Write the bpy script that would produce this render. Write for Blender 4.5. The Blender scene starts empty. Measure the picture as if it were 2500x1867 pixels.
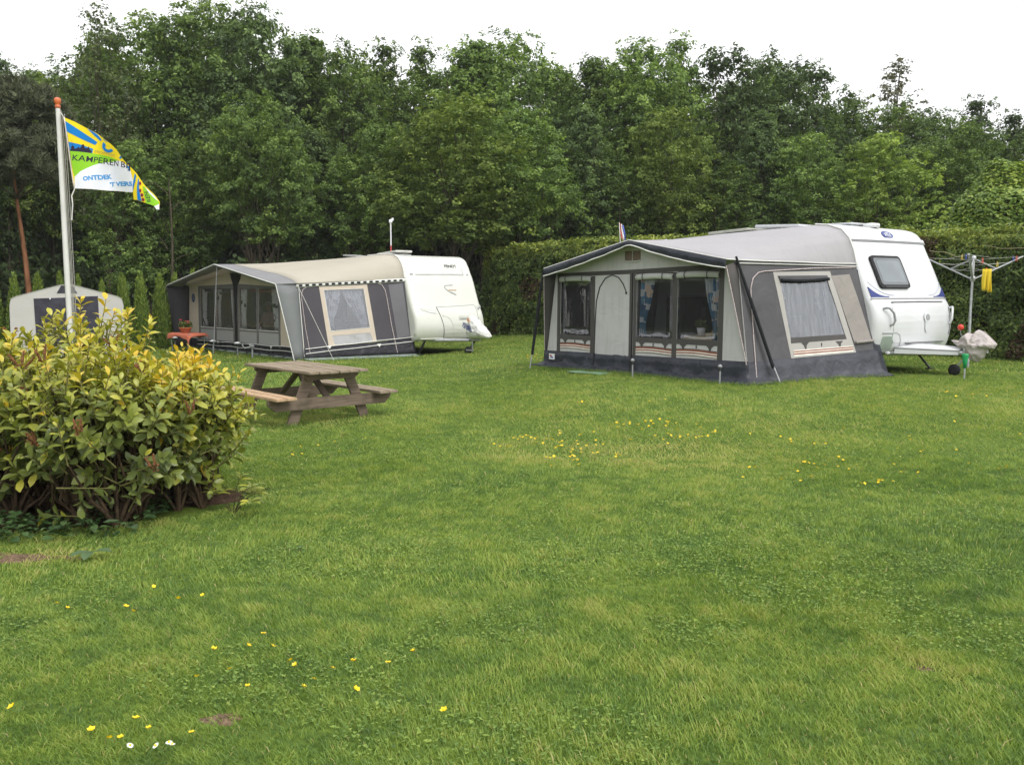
import bpy, bmesh, math, random
import numpy as np
from mathutils import Vector, Matrix
from mathutils.geometry import tessellate_polygon
R = math.radians
scene = bpy.context.scene
col = scene.collection

# ------------------------------------------------------------------ camera
EYE = 1.65
PITCH = math.atan(218.5 / 2250.0)
cam_data = bpy.data.cameras.new("camera")
cam_data.sensor_width = 36.0
cam_data.lens = 36.0 * 2250.0 / 2500.0
cam_data.clip_start = 0.05
cam_data.clip_end = 2000.0
cam = bpy.data.objects.new("camera", cam_data)
col.objects.link(cam)
cam.location = (0, 0, EYE)
cam.rotation_euler = (R(90) - PITCH, 0, 0)
scene.camera = cam

# ------------------------------------------------------------------ overcast daylight
SUN_EL, SUN_AZ = R(52), math.atan2(0.62, -0.78)      # azimuth measured from +Y, clockwise to +X
world = bpy.data.worlds.new("World")
scene.world = world
world.use_nodes = True
wn = world.node_tree
for n in list(wn.nodes):
    wn.nodes.remove(n)
sky = wn.nodes.new('ShaderNodeTexSky')
sky.sky_type = 'NISHITA'
sky.sun_disc = False
sky.sun_elevation = SUN_EL
sky.sun_rotation = SUN_AZ
sky.dust_density = 4.0
hs = wn.nodes.new('ShaderNodeHueSaturation')
hs.inputs['Saturation'].default_value = 0.15
hs.inputs['Value'].default_value = 1.0
bg1 = wn.nodes.new('ShaderNodeBackground')
bg1.inputs['Strength'].default_value = 0.05
bg2 = wn.nodes.new('ShaderNodeBackground')            # the closed, even cloud layer
bg2.inputs['Color'].default_value = (0.985, 0.99, 1.0, 1)
bg2.inputs['Strength'].default_value = 0.98
adds = wn.nodes.new('ShaderNodeAddShader')
wo = wn.nodes.new('ShaderNodeOutputWorld')
wn.links.new(sky.outputs[0], hs.inputs['Color'])
wn.links.new(hs.outputs[0], bg1.inputs['Color'])
wn.links.new(bg1.outputs[0], adds.inputs[0])
wn.links.new(bg2.outputs[0], adds.inputs[1])
wn.links.new(adds.outputs[0], wo.inputs['Surface'])
sun_data = bpy.data.lights.new("sun", 'SUN')
sun_data.energy = 1.35
sun_data.angle = R(22)
sun_data.color = (1.0, 0.96, 0.90)
sun = bpy.data.objects.new("sun", sun_data)
col.objects.link(sun)
sun_dir = Vector((math.sin(SUN_AZ) * math.cos(SUN_EL), math.cos(SUN_AZ) * math.cos(SUN_EL), math.sin(SUN_EL)))
sun.rotation_euler = sun_dir.to_track_quat('Z', 'Y').to_euler()
sun.location = sun_dir * 60
vs = scene.view_settings
vs.view_transform = 'Standard'
vs.look = 'None'
vs.gamma = 1.0
vs.exposure = 0.25
scene.cycles.max_bounces = 8
scene.cycles.diffuse_bounces = 3
scene.cycles.glossy_bounces = 3
scene.cycles.transparent_max_bounces = 12
scene.cycles.caustics_reflective = False
scene.cycles.caustics_refractive = False

# ------------------------------------------------------------------ helpers
rng = np.random.default_rng(7)
random.seed(7)

def sm(t):
    t = np.clip(t, 0.0, 1.0)
    return t * t * (3 - 2 * t)

def T(x, y):
    """height of the lawn"""
    x = np.asarray(x, float); y = np.asarray(y, float)
    h = 0.25 * sm((x + 3) / 5.0) * sm((y - 8) / 5.0)
    h = h + 0.010 * np.sin(x * 1.7 + 0.6 * y) * np.sin(y * 1.3 - x * 0.4)
    return h

def Tz(x, y):
    return float(T(x, y))

def gp(px, py):
    """point of the lawn seen at a place of the photograph (2500 wide)"""
    v = Vector((px - 1250.0, 2250.0, -(py - 933.5)))
    c, s = math.cos(PITCH), math.sin(PITCH)
    d = Vector((v.x, v.y * c + v.z * s, -v.y * s + v.z * c))
    z = 0.0
    for _ in range(12):
        t = (z - EYE) / d.z
        z = Tz(d.x * t, d.y * t)
    return Vector((d.x * t, d.y * t, z))

class VNoise:
    def __init__(self, seed, n=64):
        self.g = np.random.default_rng(seed).random((n, n)); self.n = n
    def __call__(self, x, y, s):
        x = np.asarray(x) / s; y = np.asarray(y) / s
        xi = np.floor(x).astype(int); yi = np.floor(y).astype(int)
        fx = x - xi; fy = y - yi
        fx = fx * fx * (3 - 2 * fx); fy = fy * fy * (3 - 2 * fy)
        n = self.n; g = self.g
        a = g[xi % n, yi % n]; b = g[(xi + 1) % n, yi % n]
        c = g[xi % n, (yi + 1) % n]; d = g[(xi + 1) % n, (yi + 1) % n]
        return (a * (1 - fx) + b * fx) * (1 - fy) + (c * (1 - fx) + d * fx) * fy
vn1, vn2, vn3 = VNoise(1), VNoise(2), VNoise(3)

def tag(o, label=None, cat=None, group=None, kind=None):
    if label: o['label'] = label
    if cat: o['category'] = cat
    if group: o['group'] = group
    if kind: o['kind'] = kind
    return o

def link(name, data, parent=None, loc=None, rotz=None):
    o = bpy.data.objects.new(name, data)
    col.objects.link(o)
    if parent is not None: o.parent = parent
    if loc is not None: o.location = loc
    if rotz is not None: o.rotation_euler = (0, 0, rotz)
    return o

def empty(name, loc, rotz=0.0):
    o = link(name, None, None, loc, rotz)
    o.empty_display_size = 0.2
    return o

def np_mesh(name, verts, faces, mats, attrs=None, midx=None, smooth=False):
    """verts (N,3), faces (M,k) of equal size; attrs: name -> per-vertex floats"""
    me = bpy.data.meshes.new(name)
    verts = np.ascontiguousarray(verts, dtype=np.float32)
    faces = np.ascontiguousarray(faces, dtype=np.int32)
    k = faces.shape[1]
    me.vertices.add(len(verts)); me.vertices.foreach_set('co', verts.ravel())
    me.loops.add(faces.size); me.loops.foreach_set('vertex_index', faces.ravel())
    me.polygons.add(len(faces))
    me.polygons.foreach_set('loop_start', np.arange(0, faces.size, k, dtype=np.int32))
    me.polygons.foreach_set('loop_total', np.full(len(faces), k, dtype=np.int32))
    if smooth: me.polygons.foreach_set('use_smooth', np.ones(len(faces), bool))
    if midx is not None: me.polygons.foreach_set('material_index', np.asarray(midx, np.int32))
    for a, val in (attrs or {}).items():
        at = me.attributes.new(a, 'FLOAT', 'POINT')
        at.data.foreach_set('value', np.ascontiguousarray(val, dtype=np.float32))
    for m in mats: me.materials.append(m)
    me.update(calc_edges=True)
    return me

class MB:
    """collects shapes and links them as one mesh object"""
    def __init__(self):
        self.v = []; self.f = []; self.m = []; self.s = []
    def add(self, vs_, fs_, mat=0, smooth=False):
        b = len(self.v)
        self.v.extend([tuple(p) for p in vs_])
        for f in fs_:
            self.f.append([i + b for i in f]); self.m.append(mat); self.s.append(smooth)
        return self
    def box(self, c, size, mat=0, rot=None, taper=1.0, bev=0.0):
        hx, hy, hz = size[0] / 2, size[1] / 2, size[2] / 2
        c = Vector(c)
        if bev > 0:
            bm = bmesh.new()
            bmesh.ops.create_cube(bm, size=1.0)
            for v in bm.verts: v.co = Vector((v.co.x * size[0], v.co.y * size[1], v.co.z * size[2]))
            bmesh.ops.bevel(bm, geom=bm.edges[:], offset=min(bev, min(size) * 0.45), segments=2, affect='EDGES')
            pts = [v.co.copy() for v in bm.verts]; fs_ = [[v.index for v in f.verts] for f in bm.faces]
            bm.free()
        else:
            pts = [Vector((x * hx * (taper if z > 0 else 1), y * hy * (taper if z > 0 else 1), z * hz)) for z in (-1, 1) for y in (-1, 1) for x in (-1, 1)]
            fs_ = [(0, 2, 3, 1), (4, 5, 7, 6), (0, 1, 5, 4), (2, 6, 7, 3), (0, 4, 6, 2), (1, 3, 7, 5)]
        if rot is not None: pts = [rot @ p for p in pts]
        return self.add([c + p for p in pts], fs_, mat, False)
    def tube(self, pts, r, n=8, mat=0, cap=True, smooth=True, flat=1.0):
        pts = [Vector(p) for p in pts]
        rs = r if isinstance(r, (list, tuple)) else [r] * len(pts)
        vs_ = []; fs_ = []
        up = None
        for i, p in enumerate(pts):
            t = (pts[min(i + 1, len(pts) - 1)] - pts[max(i - 1, 0)])
            if t.length < 1e-9: t = Vector((0, 0, 1))
            t.normalize()
            if up is None:
                up = t.cross(Vector((0.13, 0.2, 1)) if abs(t.z) < 0.9 else Vector((1, 0.1, 0))).normalized()
            else:
                up = (up - t * up.dot(t)).normalized()
            w = t.cross(up)
            for k in range(n):
                a = 2 * math.pi * k / n
                vs_.append(p + (up * math.cos(a) + w * math.sin(a) * flat) * rs[i])
        for i in range(len(pts) - 1):
            for k in range(n):
                fs_.append((i * n + k, i * n + (k + 1) % n, (i + 1) * n + (k + 1) % n, (i + 1) * n + k))
        self.add(vs_, fs_, mat, smooth)
        if cap:
            self.add(vs_[:n], [tuple(range(n))[::-1]], mat); self.add(vs_[-n:], [tuple(range(n))], mat)
        return self
    def lathe(self, c, prof, n=16, mat=0, axis='Z', smooth=True):
        c = Vector(c); vs_ = []; fs_ = []
        for (r_, h) in prof:
            for k in range(n):
                a = 2 * math.pi * k / n
                q = (r_ * math.cos(a), r_ * math.sin(a), h)
                if axis == 'Y': q = (q[0], h, q[1])
                if axis == 'X': q = (h, q[0], q[1])
                vs_.append(c + Vector(q))
        for i in range(len(prof) - 1):
            for k in range(n):
                fs_.append((i * n + k, i * n + (k + 1) % n, (i + 1) * n + (k + 1) % n, (i + 1) * n + k))
        fs_.append(tuple(range(n))[::-1]); fs_.append(tuple(range((len(prof) - 1) * n, len(prof) * n)))
        return self.add(vs_, fs_, mat, smooth)
    def grid(self, fn, us, vs2, mat=0, smooth=True, closed=False):
        us = list(us); vs2 = list(vs2); nu, nv = len(us), len(vs2)
        pts = [fn(u, v) for v in vs2 for u in us]
        fs_ = []
        for j in range(nv - 1):
            for i in range(nu - 1 + (1 if closed else 0)):
                i2 = (i + 1) % nu
                fs_.append((j * nu + i, j * nu + i2, (j + 1) * nu + i2, (j + 1) * nu + i))
        return self.add(pts, fs_, mat, smooth)
    def sheet(self, fn, us, vs2, th, mat=0, smooth=True):
        """thin cloth: the grid twice, th apart, closed round the rim. fn(u, v, off)"""
        us = list(us); vs2 = list(vs2); nu, nv = len(us), len(vs2); N = nu * nv
        pts = [fn(u, v, 0.0) for v in vs2 for u in us] + [fn(u, v, -th) for v in vs2 for u in us]
        fs_ = []
        for j in range(nv - 1):
            for i in range(nu - 1):
                a, b, c, d = j * nu + i, j * nu + i + 1, (j + 1) * nu + i + 1, (j + 1) * nu + i
                fs_.append((a, b, c, d)); fs_.append((d + N, c + N, b + N, a + N))
        rim = [(i) for i in range(nu)] + [j * nu + nu - 1 for j in range(1, nv)] + [(nv - 1) * nu + i for i in range(nu - 2, -1, -1)] + [j * nu for j in range(nv - 2, 0, -1)]
        for k in range(len(rim)):
            a, b = rim[k], rim[(k + 1) % len(rim)]
            fs_.append((b, a, a + N, b + N))
        return self.add(pts, fs_, mat, smooth)
    def bm_map(self, bm, fn, off=0.004, th=0.004, mat=0, smooth=False):
        """bm holds a flat shape in x,y; fn(u, v, offset) puts it in space"""
        bm.verts.ensure_lookup_table(); bm.verts.index_update()
        N = len(bm.verts)
        pts = [fn(v.co.x, v.co.y, off) for v in bm.verts] + [fn(v.co.x, v.co.y, off - th) for v in bm.verts]
        fs_ = []
        for f in bm.faces:
            idx = [v.index for v in f.verts]
            if f.normal.z < 0: idx = idx[::-1]
            fs_.append(idx); fs_.append([i + N for i in idx[::-1]])
        for e in bm.edges:
            if len(e.link_faces) == 1:
                a, b = e.verts[0].index, e.verts[1].index
                fs_.append((a, b, b + N, a + N))
        return self.add(pts, fs_, mat, smooth)
    def poly(self, loops, fn, off=0.004, th=0.004, mat=0, step=None):
        bm = flat_bm(loops)
        if step: dice(bm, step)
        self.bm_map(bm, fn, off, th, mat); bm.free()
        return self
    def rect(self, u0, v0, u1, v1, fn, off=0.004, th=0.004, mat=0, step=None):
        return self.poly([[(u0, v0), (u1, v0), (u1, v1), (u0, v1)]], fn, off, th, mat, step)
    def build(self, name, mats, parent=None, loc=None, rotz=None):
        me = bpy.data.meshes.new(name)
        me.from_pydata([tuple(p) for p in self.v], [], self.f)
        me.polygons.foreach_set('material_index', self.m)
        me.polygons.foreach_set('use_smooth', self.s)
        for m in (mats if isinstance(mats, (list, tuple)) else [mats]): me.materials.append(m)
        bm = bmesh.new(); bm.from_mesh(me)
        bmesh.ops.recalc_face_normals(bm, faces=bm.faces[:])
        bm.to_mesh(me); bm.free()
        me.update()
        return link(name, me, parent, loc, rotz)

def flat_bm(loops):
    bm = bmesh.new()
    vv = [Vector((p[0], p[1], 0)) for lp in loops for p in lp]
    tris = tessellate_polygon([[Vector((p[0], p[1], 0)) for p in lp] for lp in loops])
    bv = [bm.verts.new(p) for p in vv]
    for t in tris:
        try: bm.faces.new([bv[i] for i in t])
        except ValueError: pass
    bm.normal_update()
    return bm

def dice(bm, step):
    for ax in (0, 1):
        lo = min(v.co[ax] for v in bm.verts); hi = max(v.co[ax] for v in bm.verts)
        k = math.ceil(lo / step + 1e-6)
        while k * step < hi - 1e-6:
            co = Vector((0, 0, 0)); co[ax] = k * step
            no = Vector((0, 0, 0)); no[ax] = 1
            bmesh.ops.bisect_plane(bm, geom=bm.verts[:] + bm.edges[:] + bm.faces[:], dist=1e-6, plane_co=co, plane_no=no)
            k += 1
    bm.normal_update()

def text_bm(s, size=1.0, bold=0.0, width=None, shear=0.0, dstep=None, height=None):
    cu = bpy.data.curves.new("lettering", 'FONT')
    cu.body = s; cu.size = size; cu.resolution_u = 3; cu.offset = bold; cu.fill_mode = 'FRONT'; cu.shear = shear
    o = bpy.data.objects.new("lettering", cu)
    me = bpy.data.meshes.new_from_object(o)
    bm = bmesh.new(); bm.from_mesh(me)
    bpy.data.objects.remove(o); bpy.data.curves.remove(cu); bpy.data.meshes.remove(me)
    bmesh.ops.remove_doubles(bm, verts=bm.verts[:], dist=1e-5)
    lo = min(v.co.x for v in bm.verts); hi = max(v.co.x for v in bm.verts)
    lb = min(v.co.y for v in bm.verts); hb = max(v.co.y for v in bm.verts)
    for v in bm.verts:
        v.co.x -= lo; v.co.y -= lb
        if width: v.co.x *= width / (hi - lo)
        if height: v.co.y *= height / (hb - lb)
        v.co.z = 0
    bm.normal_update()
    if dstep: dice(bm, dstep)
    return bm, (width or hi - lo), hb - lb

def ellipse(cx, cy, rx, ry, n=24, a0=0.0):
    return [(cx + rx * math.cos(a0 + 2 * math.pi * k / n), cy + ry * math.sin(a0 + 2 * math.pi * k / n)) for k in range(n)]

def rrect(u0, v0, u1, v1, r, n=4):
    pts = []
    for (cx, cy, a) in ((u1 - r, v0 + r, -90), (u1 - r, v1 - r, 0), (u0 + r, v1 - r, 90), (u0 + r, v0 + r, 180)):
        for k in range(n + 1):
            t = R(a + 90 * k / n); pts.append((cx + r * math.cos(t), cy + r * math.sin(t)))
    return pts

def interp(tab, t):
    if t <= tab[0][0]: return tab[0][1]
    for (a, va), (b, vb) in zip(tab, tab[1:]):
        if t <= b: return va + (vb - va) * (t - a) / (b - a) if b > a else vb
    return tab[-1][1]

# ------------------------------------------------------------------ materials
MATS = {}
def nodes_of(name):
    m = bpy.data.materials.new(name); m.use_nodes = True
    nt = m.node_tree
    for n in list(nt.nodes): nt.nodes.remove(n)
    out = nt.nodes.new('ShaderNodeOutputMaterial')
    return m, nt, out

def noise_mix(nt, c1, c2, scale, detail=3, lo=0.35, hi=0.65, coord='Object', dist=0.0, vec=None):
    tc = nt.nodes.new('ShaderNodeTexCoord')
    nz = nt.nodes.new('ShaderNodeTexNoise'); nz.inputs['Scale'].default_value = scale; nz.inputs['Detail'].default_value = detail
    nz.inputs['Distortion'].default_value = dist
    if vec:
        mp = nt.nodes.new('ShaderNodeMapping'); mp.inputs['Scale'].default_value = vec
        nt.links.new(tc.outputs[coord], mp.inputs['Vector']); nt.links.new(mp.outputs[0], nz.inputs['Vector'])
    else:
        nt.links.new(tc.outputs[coord], nz.inputs['Vector'])
    rp = nt.nodes.new('ShaderNodeValToRGB')
    rp.color_ramp.elements[0].position = lo; rp.color_ramp.elements[1].position = hi
    rp.color_ramp.elements[0].color = (*c1, 1); rp.color_ramp.elements[1].color = (*c2, 1)
    nt.links.new(nz.outputs['Fac'], rp.inputs['Fac'])
    return rp.outputs['Color'], nz

def mat(name, c, rough=0.6, spec=0.4, metal=0.0, var=0.12, scale=6.0, bump=0.0, bscale=40.0, coat=0.0, vec=None, dirt=None):
    m, nt, out = nodes_of(name)
    p = nt.nodes.new('ShaderNodeBsdfPrincipled')
    c2 = tuple(x * (1 - var) for x in c); c1 = tuple(min(1, x * (1 + var * 0.6)) for x in c)
    co, nz = noise_mix(nt, c2, c1, scale, vec=vec)
    if dirt:
        dc, _ = noise_mix(nt, (0, 0, 0), (1, 1, 1), dirt[1], 6, 0.45, 0.75, vec=dirt[3] if len(dirt) > 3 else None)
        mx = nt.nodes.new('ShaderNodeMixRGB'); mx.inputs['Color2'].default_value = (*dirt[0], 1)
        ml = nt.nodes.new('ShaderNodeMath'); ml.operation = 'MULTIPLY'; ml.inputs[1].default_value = dirt[2]
        nt.links.new(dc, ml.inputs[0]); nt.links.new(ml.outputs[0], mx.inputs['Fac']); nt.links.new(co, mx.inputs['Color1'])
        co = mx.outputs[0]
    nt.links.new(co, p.inputs['Base Color'])
    p.inputs['Roughness'].default_value = rough; p.inputs['Metallic'].default_value = metal
    p.inputs['Specular IOR Level'].default_value = spec; p.inputs['Coat Weight'].default_value = coat
    if bump:
        b = nt.nodes.new('ShaderNodeBump'); b.inputs['Strength'].default_value = bump; b.inputs['Distance'].default_value = 0.02
        nb = nt.nodes.new('ShaderNodeTexNoise'); nb.inputs['Scale'].default_value = bscale; nb.inputs['Detail'].default_value = 4
        tc = nt.nodes.new('ShaderNodeTexCoord'); nt.links.new(tc.outputs['Object'], nb.inputs['Vector'])
        nt.links.new(nb.outputs['Fac'], b.inputs['Height']); nt.links.new(b.outputs[0], p.inputs['Normal'])
    nt.links.new(p.outputs[0], out.inputs['Surface'])
    return m

def fabric(name, c, trans=0.15, var=0.08, scale=1.3, bump=0.25, bscale=3.0, rough=0.8, dirt=0.0, tcol=None):
    m, nt, out = nodes_of(name)
    co, nz = noise_mix(nt, tuple(x * (1 - var) for x in c), tuple(min(1, x * (1 + var)) for x in c), scale, 5, 0.3, 0.7)
    if dirt:
        dc, _ = noise_mix(nt, (0, 0, 0), (1, 1, 1), 2.2, 6, 0.5, 0.8, vec=(6, 6, 0.8))
        mx = nt.nodes.new('ShaderNodeMixRGB'); mx.inputs['Color2'].default_value = (c[0] * .35, c[1] * .34, c[2] * .28, 1)
        ml = nt.nodes.new('ShaderNodeMath'); ml.operation = 'MULTIPLY'; ml.inputs[1].default_value = dirt
        nt.links.new(dc, ml.inputs[0]); nt.links.new(ml.outputs[0], mx.inputs['Fac']); nt.links.new(co, mx.inputs['Color1'])
        co = mx.outputs[0]
    p = nt.nodes.new('ShaderNodeBsdfPrincipled'); p.inputs['Roughness'].default_value = rough
    p.inputs['Specular IOR Level'].default_value = 0.25
    t = nt.nodes.new('ShaderNodeBsdfTranslucent')
    ms = nt.nodes.new('ShaderNodeMixShader'); ms.inputs['Fac'].default_value = trans
    nt.links.new(co, p.inputs['Base Color'])
    if tcol: t.inputs['Color'].default_value = (*tcol, 1)
    else: nt.links.new(co, t.inputs['Color'])
    b = nt.nodes.new('ShaderNodeBump'); b.inputs['Strength'].default_value = bump; b.inputs['Distance'].default_value = 0.06
    nb = nt.nodes.new('ShaderNodeTexNoise'); nb.inputs['Scale'].default_value = bscale; nb.inputs['Detail'].default_value = 3; nb.inputs['Distortion'].default_value = 0.6
    tc = nt.nodes.new('ShaderNodeTexCoord'); nt.links.new(tc.outputs['Object'], nb.inputs['Vector'])
    nt.links.new(nb.outputs['Fac'], b.inputs['Height']); nt.links.new(b.outputs[0], p.inputs['Normal'])
    nt.links.new(p.outputs[0], ms.inputs[1]); nt.links.new(t.outputs[0], ms.inputs[2])
    nt.links.new(ms.outputs[0], out.inputs['Surface'])
    return m

def film(name, tint, gloss=0.12, haze=0.05, hcol=(0.6, 0.6, 0.62), bump=0.5, bscale=2.0, stretch=(7, 7, 1), rough=0.04):
    """clear vinyl: mostly see-through, glossy, a little milky"""
    m, nt, out = nodes_of(name)
    tr = nt.nodes.new('ShaderNodeBsdfTransparent'); tr.inputs['Color'].default_value = (*tint, 1)
    gl = nt.nodes.new('ShaderNodeBsdfGlossy'); gl.inputs['Roughness'].default_value = rough
    df = nt.nodes.new('ShaderNodeBsdfDiffuse'); df.inputs['Color'].default_value = (*hcol, 1)
    m1 = nt.nodes.new('ShaderNodeMixShader'); m1.inputs['Fac'].default_value = haze
    m2 = nt.nodes.new('ShaderNodeMixShader')
    fr = nt.nodes.new('ShaderNodeLayerWeight'); fr.inputs['Blend'].default_value = 0.25
    ma = nt.nodes.new('ShaderNodeMath'); ma.operation = 'MULTIPLY_ADD'; ma.inputs[1].default_value = 0.35; ma.inputs[2].default_value = gloss
    nt.links.new(fr.outputs['Fresnel'], ma.inputs[0]); nt.links.new(ma.outputs[0], m2.inputs['Fac'])
    b = nt.nodes.new('ShaderNodeBump'); b.inputs['Strength'].default_value = bump; b.inputs['Distance'].default_value = 0.05
    nb = nt.nodes.new('ShaderNodeTexNoise'); nb.inputs['Scale'].default_value = bscale; nb.inputs['Detail'].default_value = 1
    tc = nt.nodes.new('ShaderNodeTexCoord'); mp = nt.nodes.new('ShaderNodeMapping'); mp.inputs['Scale'].default_value = stretch
    nt.links.new(tc.outputs['Object'], mp.inputs['Vector']); nt.links.new(mp.outputs[0], nb.inputs['Vector'])
    nt.links.new(nb.outputs['Fac'], b.inputs['Height']); nt.links.new(b.outputs[0], gl.inputs['Normal'])
    nt.links.new(tr.outputs[0], m1.inputs[1]); nt.links.new(df.outputs[0], m1.inputs[2])
    nt.links.new(m1.outputs[0], m2.inputs[1]); nt.links.new(gl.outputs[0], m2.inputs[2])
    nt.links.new(m2.outputs[0], out.inputs['Surface'])
    return m

def leafmat(name, stops, trans=0.3, rough=0.5, spec=0.3, obj_var=0.25, tmul=1.2, hue=0.0):
    """colour from the leaf's own 'tint' (0..1) through a ramp; each plant a little lighter or darker"""
    m, nt, out = nodes_of(name)
    at = nt.nodes.new('ShaderNodeAttribute'); at.attribute_name = 'tint'
    rp = nt.nodes.new('ShaderNodeValToRGB'); cr = rp.color_ramp
    cr.elements[0].position = stops[0][0]; cr.elements[0].color = (*stops[0][1], 1)
    cr.elements[1].position = stops[-1][0]; cr.elements[1].color = (*stops[-1][1], 1)
    for (p_, c_) in stops[1:-1]:
        e = cr.elements.new(p_); e.color = (*c_, 1)
    nt.links.new(at.outputs['Fac'], rp.inputs['Fac'])
    oi = nt.nodes.new('ShaderNodeObjectInfo')
    ma = nt.nodes.new('ShaderNodeMath'); ma.operation = 'MULTIPLY_ADD'; ma.inputs[1].default_value = obj_var * 2; ma.inputs[2].default_value = 1 - obj_var
    nt.links.new(oi.outputs['Random'], ma.inputs[0])
    hsv = nt.nodes.new('ShaderNodeHueSaturation'); nt.links.new(ma.outputs[0], hsv.inputs['Value']); nt.links.new(rp.outputs[0], hsv.inputs['Color'])
    hsv.inputs['Hue'].default_value = 0.5 + hue
    p = nt.nodes.new('ShaderNodeBsdfPrincipled'); p.inputs['Roughness'].default_value = rough; p.inputs['Specular IOR Level'].default_value = spec
    nt.links.new(hsv.outputs[0], p.inputs['Base Color'])
    t = nt.nodes.new('ShaderNodeBsdfTranslucent')
    mg = nt.nodes.new('ShaderNodeMixRGB'); mg.blend_type = 'MULTIPLY'; mg.inputs['Fac'].default_value = 1; mg.inputs['Color2'].default_value = (tmul, tmul * 1.05, tmul * .6, 1)
    nt.links.new(hsv.outputs[0], mg.inputs['Color1']); nt.links.new(mg.outputs[0], t.inputs['Color'])
    ms = nt.nodes.new('ShaderNodeMixShader'); ms.inputs['Fac'].default_value = trans
    nt.links.new(p.outputs[0], ms.inputs[1]); nt.links.new(t.outputs[0], ms.inputs[2]); nt.links.new(ms.outputs[0], out.inputs['Surface'])
    return m

# ------------------------------------------------------------------ lawn
def axis_steps(lim, fine, grow=1.25):
    a = [0.0]; s = fine
    while a[-1] < lim:
        if a[-1] > 34: s *= grow
        a.append(a[-1] + s)
    return a
xs = axis_steps(450, 0.5); xs = np.array([-v for v in xs[:0:-1]] + xs)
ys = np.array([-v for v in axis_steps(60, 1.0)[:0:-1]] + axis_steps(900, 0.5))
GX, GY = np.meshgrid(xs, ys)
GV = np.stack([GX.ravel(), GY.ravel(), T(GX, GY).ravel()], 1)
nx = len(xs); ii, jj = np.meshgrid(np.arange(nx - 1), np.arange(len(ys) - 1))
q = (jj * nx + ii).ravel()
GF = np.stack([q, q + 1, q + nx + 1, q + nx], 1)

def lawn_material():
    m, nt, out = nodes_of("lawn_ground")
    c1, n1 = noise_mix(nt, (0.05, 0.10, 0.018), (0.14, 0.19, 0.035), 1.1, 8, 0.3, 0.7)
    c2, n2 = noise_mix(nt, (0.5, 0.55, 0.5), (1.35, 1.3, 1.2), 26.0, 4, 0.3, 0.7)
    mx = nt.nodes.new('ShaderNodeMixRGB'); mx.blend_type = 'MULTIPLY'; mx.inputs['Fac'].default_value = 1
    nt.links.new(c1, mx.inputs['Color1']); nt.links.new(c2, mx.inputs['Color2'])
    p = nt.nodes.new('ShaderNodeBsdfPrincipled'); p.inputs['Roughness'].default_value = 0.9; p.inputs['Specular IOR Level'].default_value = 0.1
    nt.links.new(mx.outputs[0], p.inputs['Base Color'])
    nt.links.new(p.outputs[0], out.inputs['Surface'])
    return m
lawn = link('lawn', np_mesh('lawn', GV, GF, [lawn_material()], smooth=True))
tag(lawn, kind='structure')

M_soil = mat('soil', (0.075, 0.045, 0.03), 0.95, 0.1, var=0.5, scale=18, bump=0.8, bscale=60)
M_sand = mat('dry_soil', (0.24, 0.165, 0.11), 0.95, 0.1, var=0.5, scale=45, bump=1.0, bscale=120)
def mound(name, cx, cy, rx, ry, h, m, seed, rot=0.0):
    r = np.random.default_rng(seed); ph = r.random(6) * 6.28
    mb = MB()
    def fn(a, t):
        k = 1 + 0.16 * math.sin(3 * a + ph[0]) + 0.1 * math.sin(5 * a + ph[1]) + 0.05 * math.sin(9 * a + ph[2])
        x = math.cos(a) * rx * t * k; y = math.sin(a) * ry * t * k
        x, y = x * math.cos(rot) - y * math.sin(rot), x * math.sin(rot) + y * math.cos(rot)
        z = h * (1 - t * t) - 0.01 + 0.01 * math.sin(14 * x + ph[3]) * math.sin(17 * y + ph[4])
        return (cx + x, cy + y, Tz(cx + x, cy + y) + z + 0.004)
    mb.grid(fn, [2 * math.pi * k / 36 for k in range(36)], [0.02, .2, .4, .6, .8, .92, 1.0], closed=True)
    o = mb.build(name, m); tag(o, kind='structure'); return o
mound('planting_bed_soil', -3.50, 7.15, 1.40, .98, 0.028, M_soil, 3, 0.15)
bare = [gp(540, 1760), gp(2262, 1635), gp(2400, 1668)]
mound('bare_earth', bare[0].x, bare[0].y, .095, .065, .012, M_sand, 5)
mound('bare_earth', bare[1].x, bare[1].y, .09, .05, .006, M_sand, 6)
straw_c = gp(45, 1362)
mound('bare_earth', straw_c.x, straw_c.y, .38, .13, .02, M_sand, 8)

# rigs: origin = near side of the caravan at its front, x towards the hitch, y across, z up
RIG_W = dict(A=Vector((5.91, 15.93, 0.25)), ang=R(-51.25))
RIG_F = dict(A=Vector((-2.82, 24.4, 0.0)), ang=R(-49.46))
def rig_local(rig, x, y):
    c, s = math.cos(-rig['ang']), math.sin(-rig['ang'])
    dx = x - rig['A'].x; dy = y - rig['A'].y
    return dx * c - dy * s, dx * s + dy * c

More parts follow.
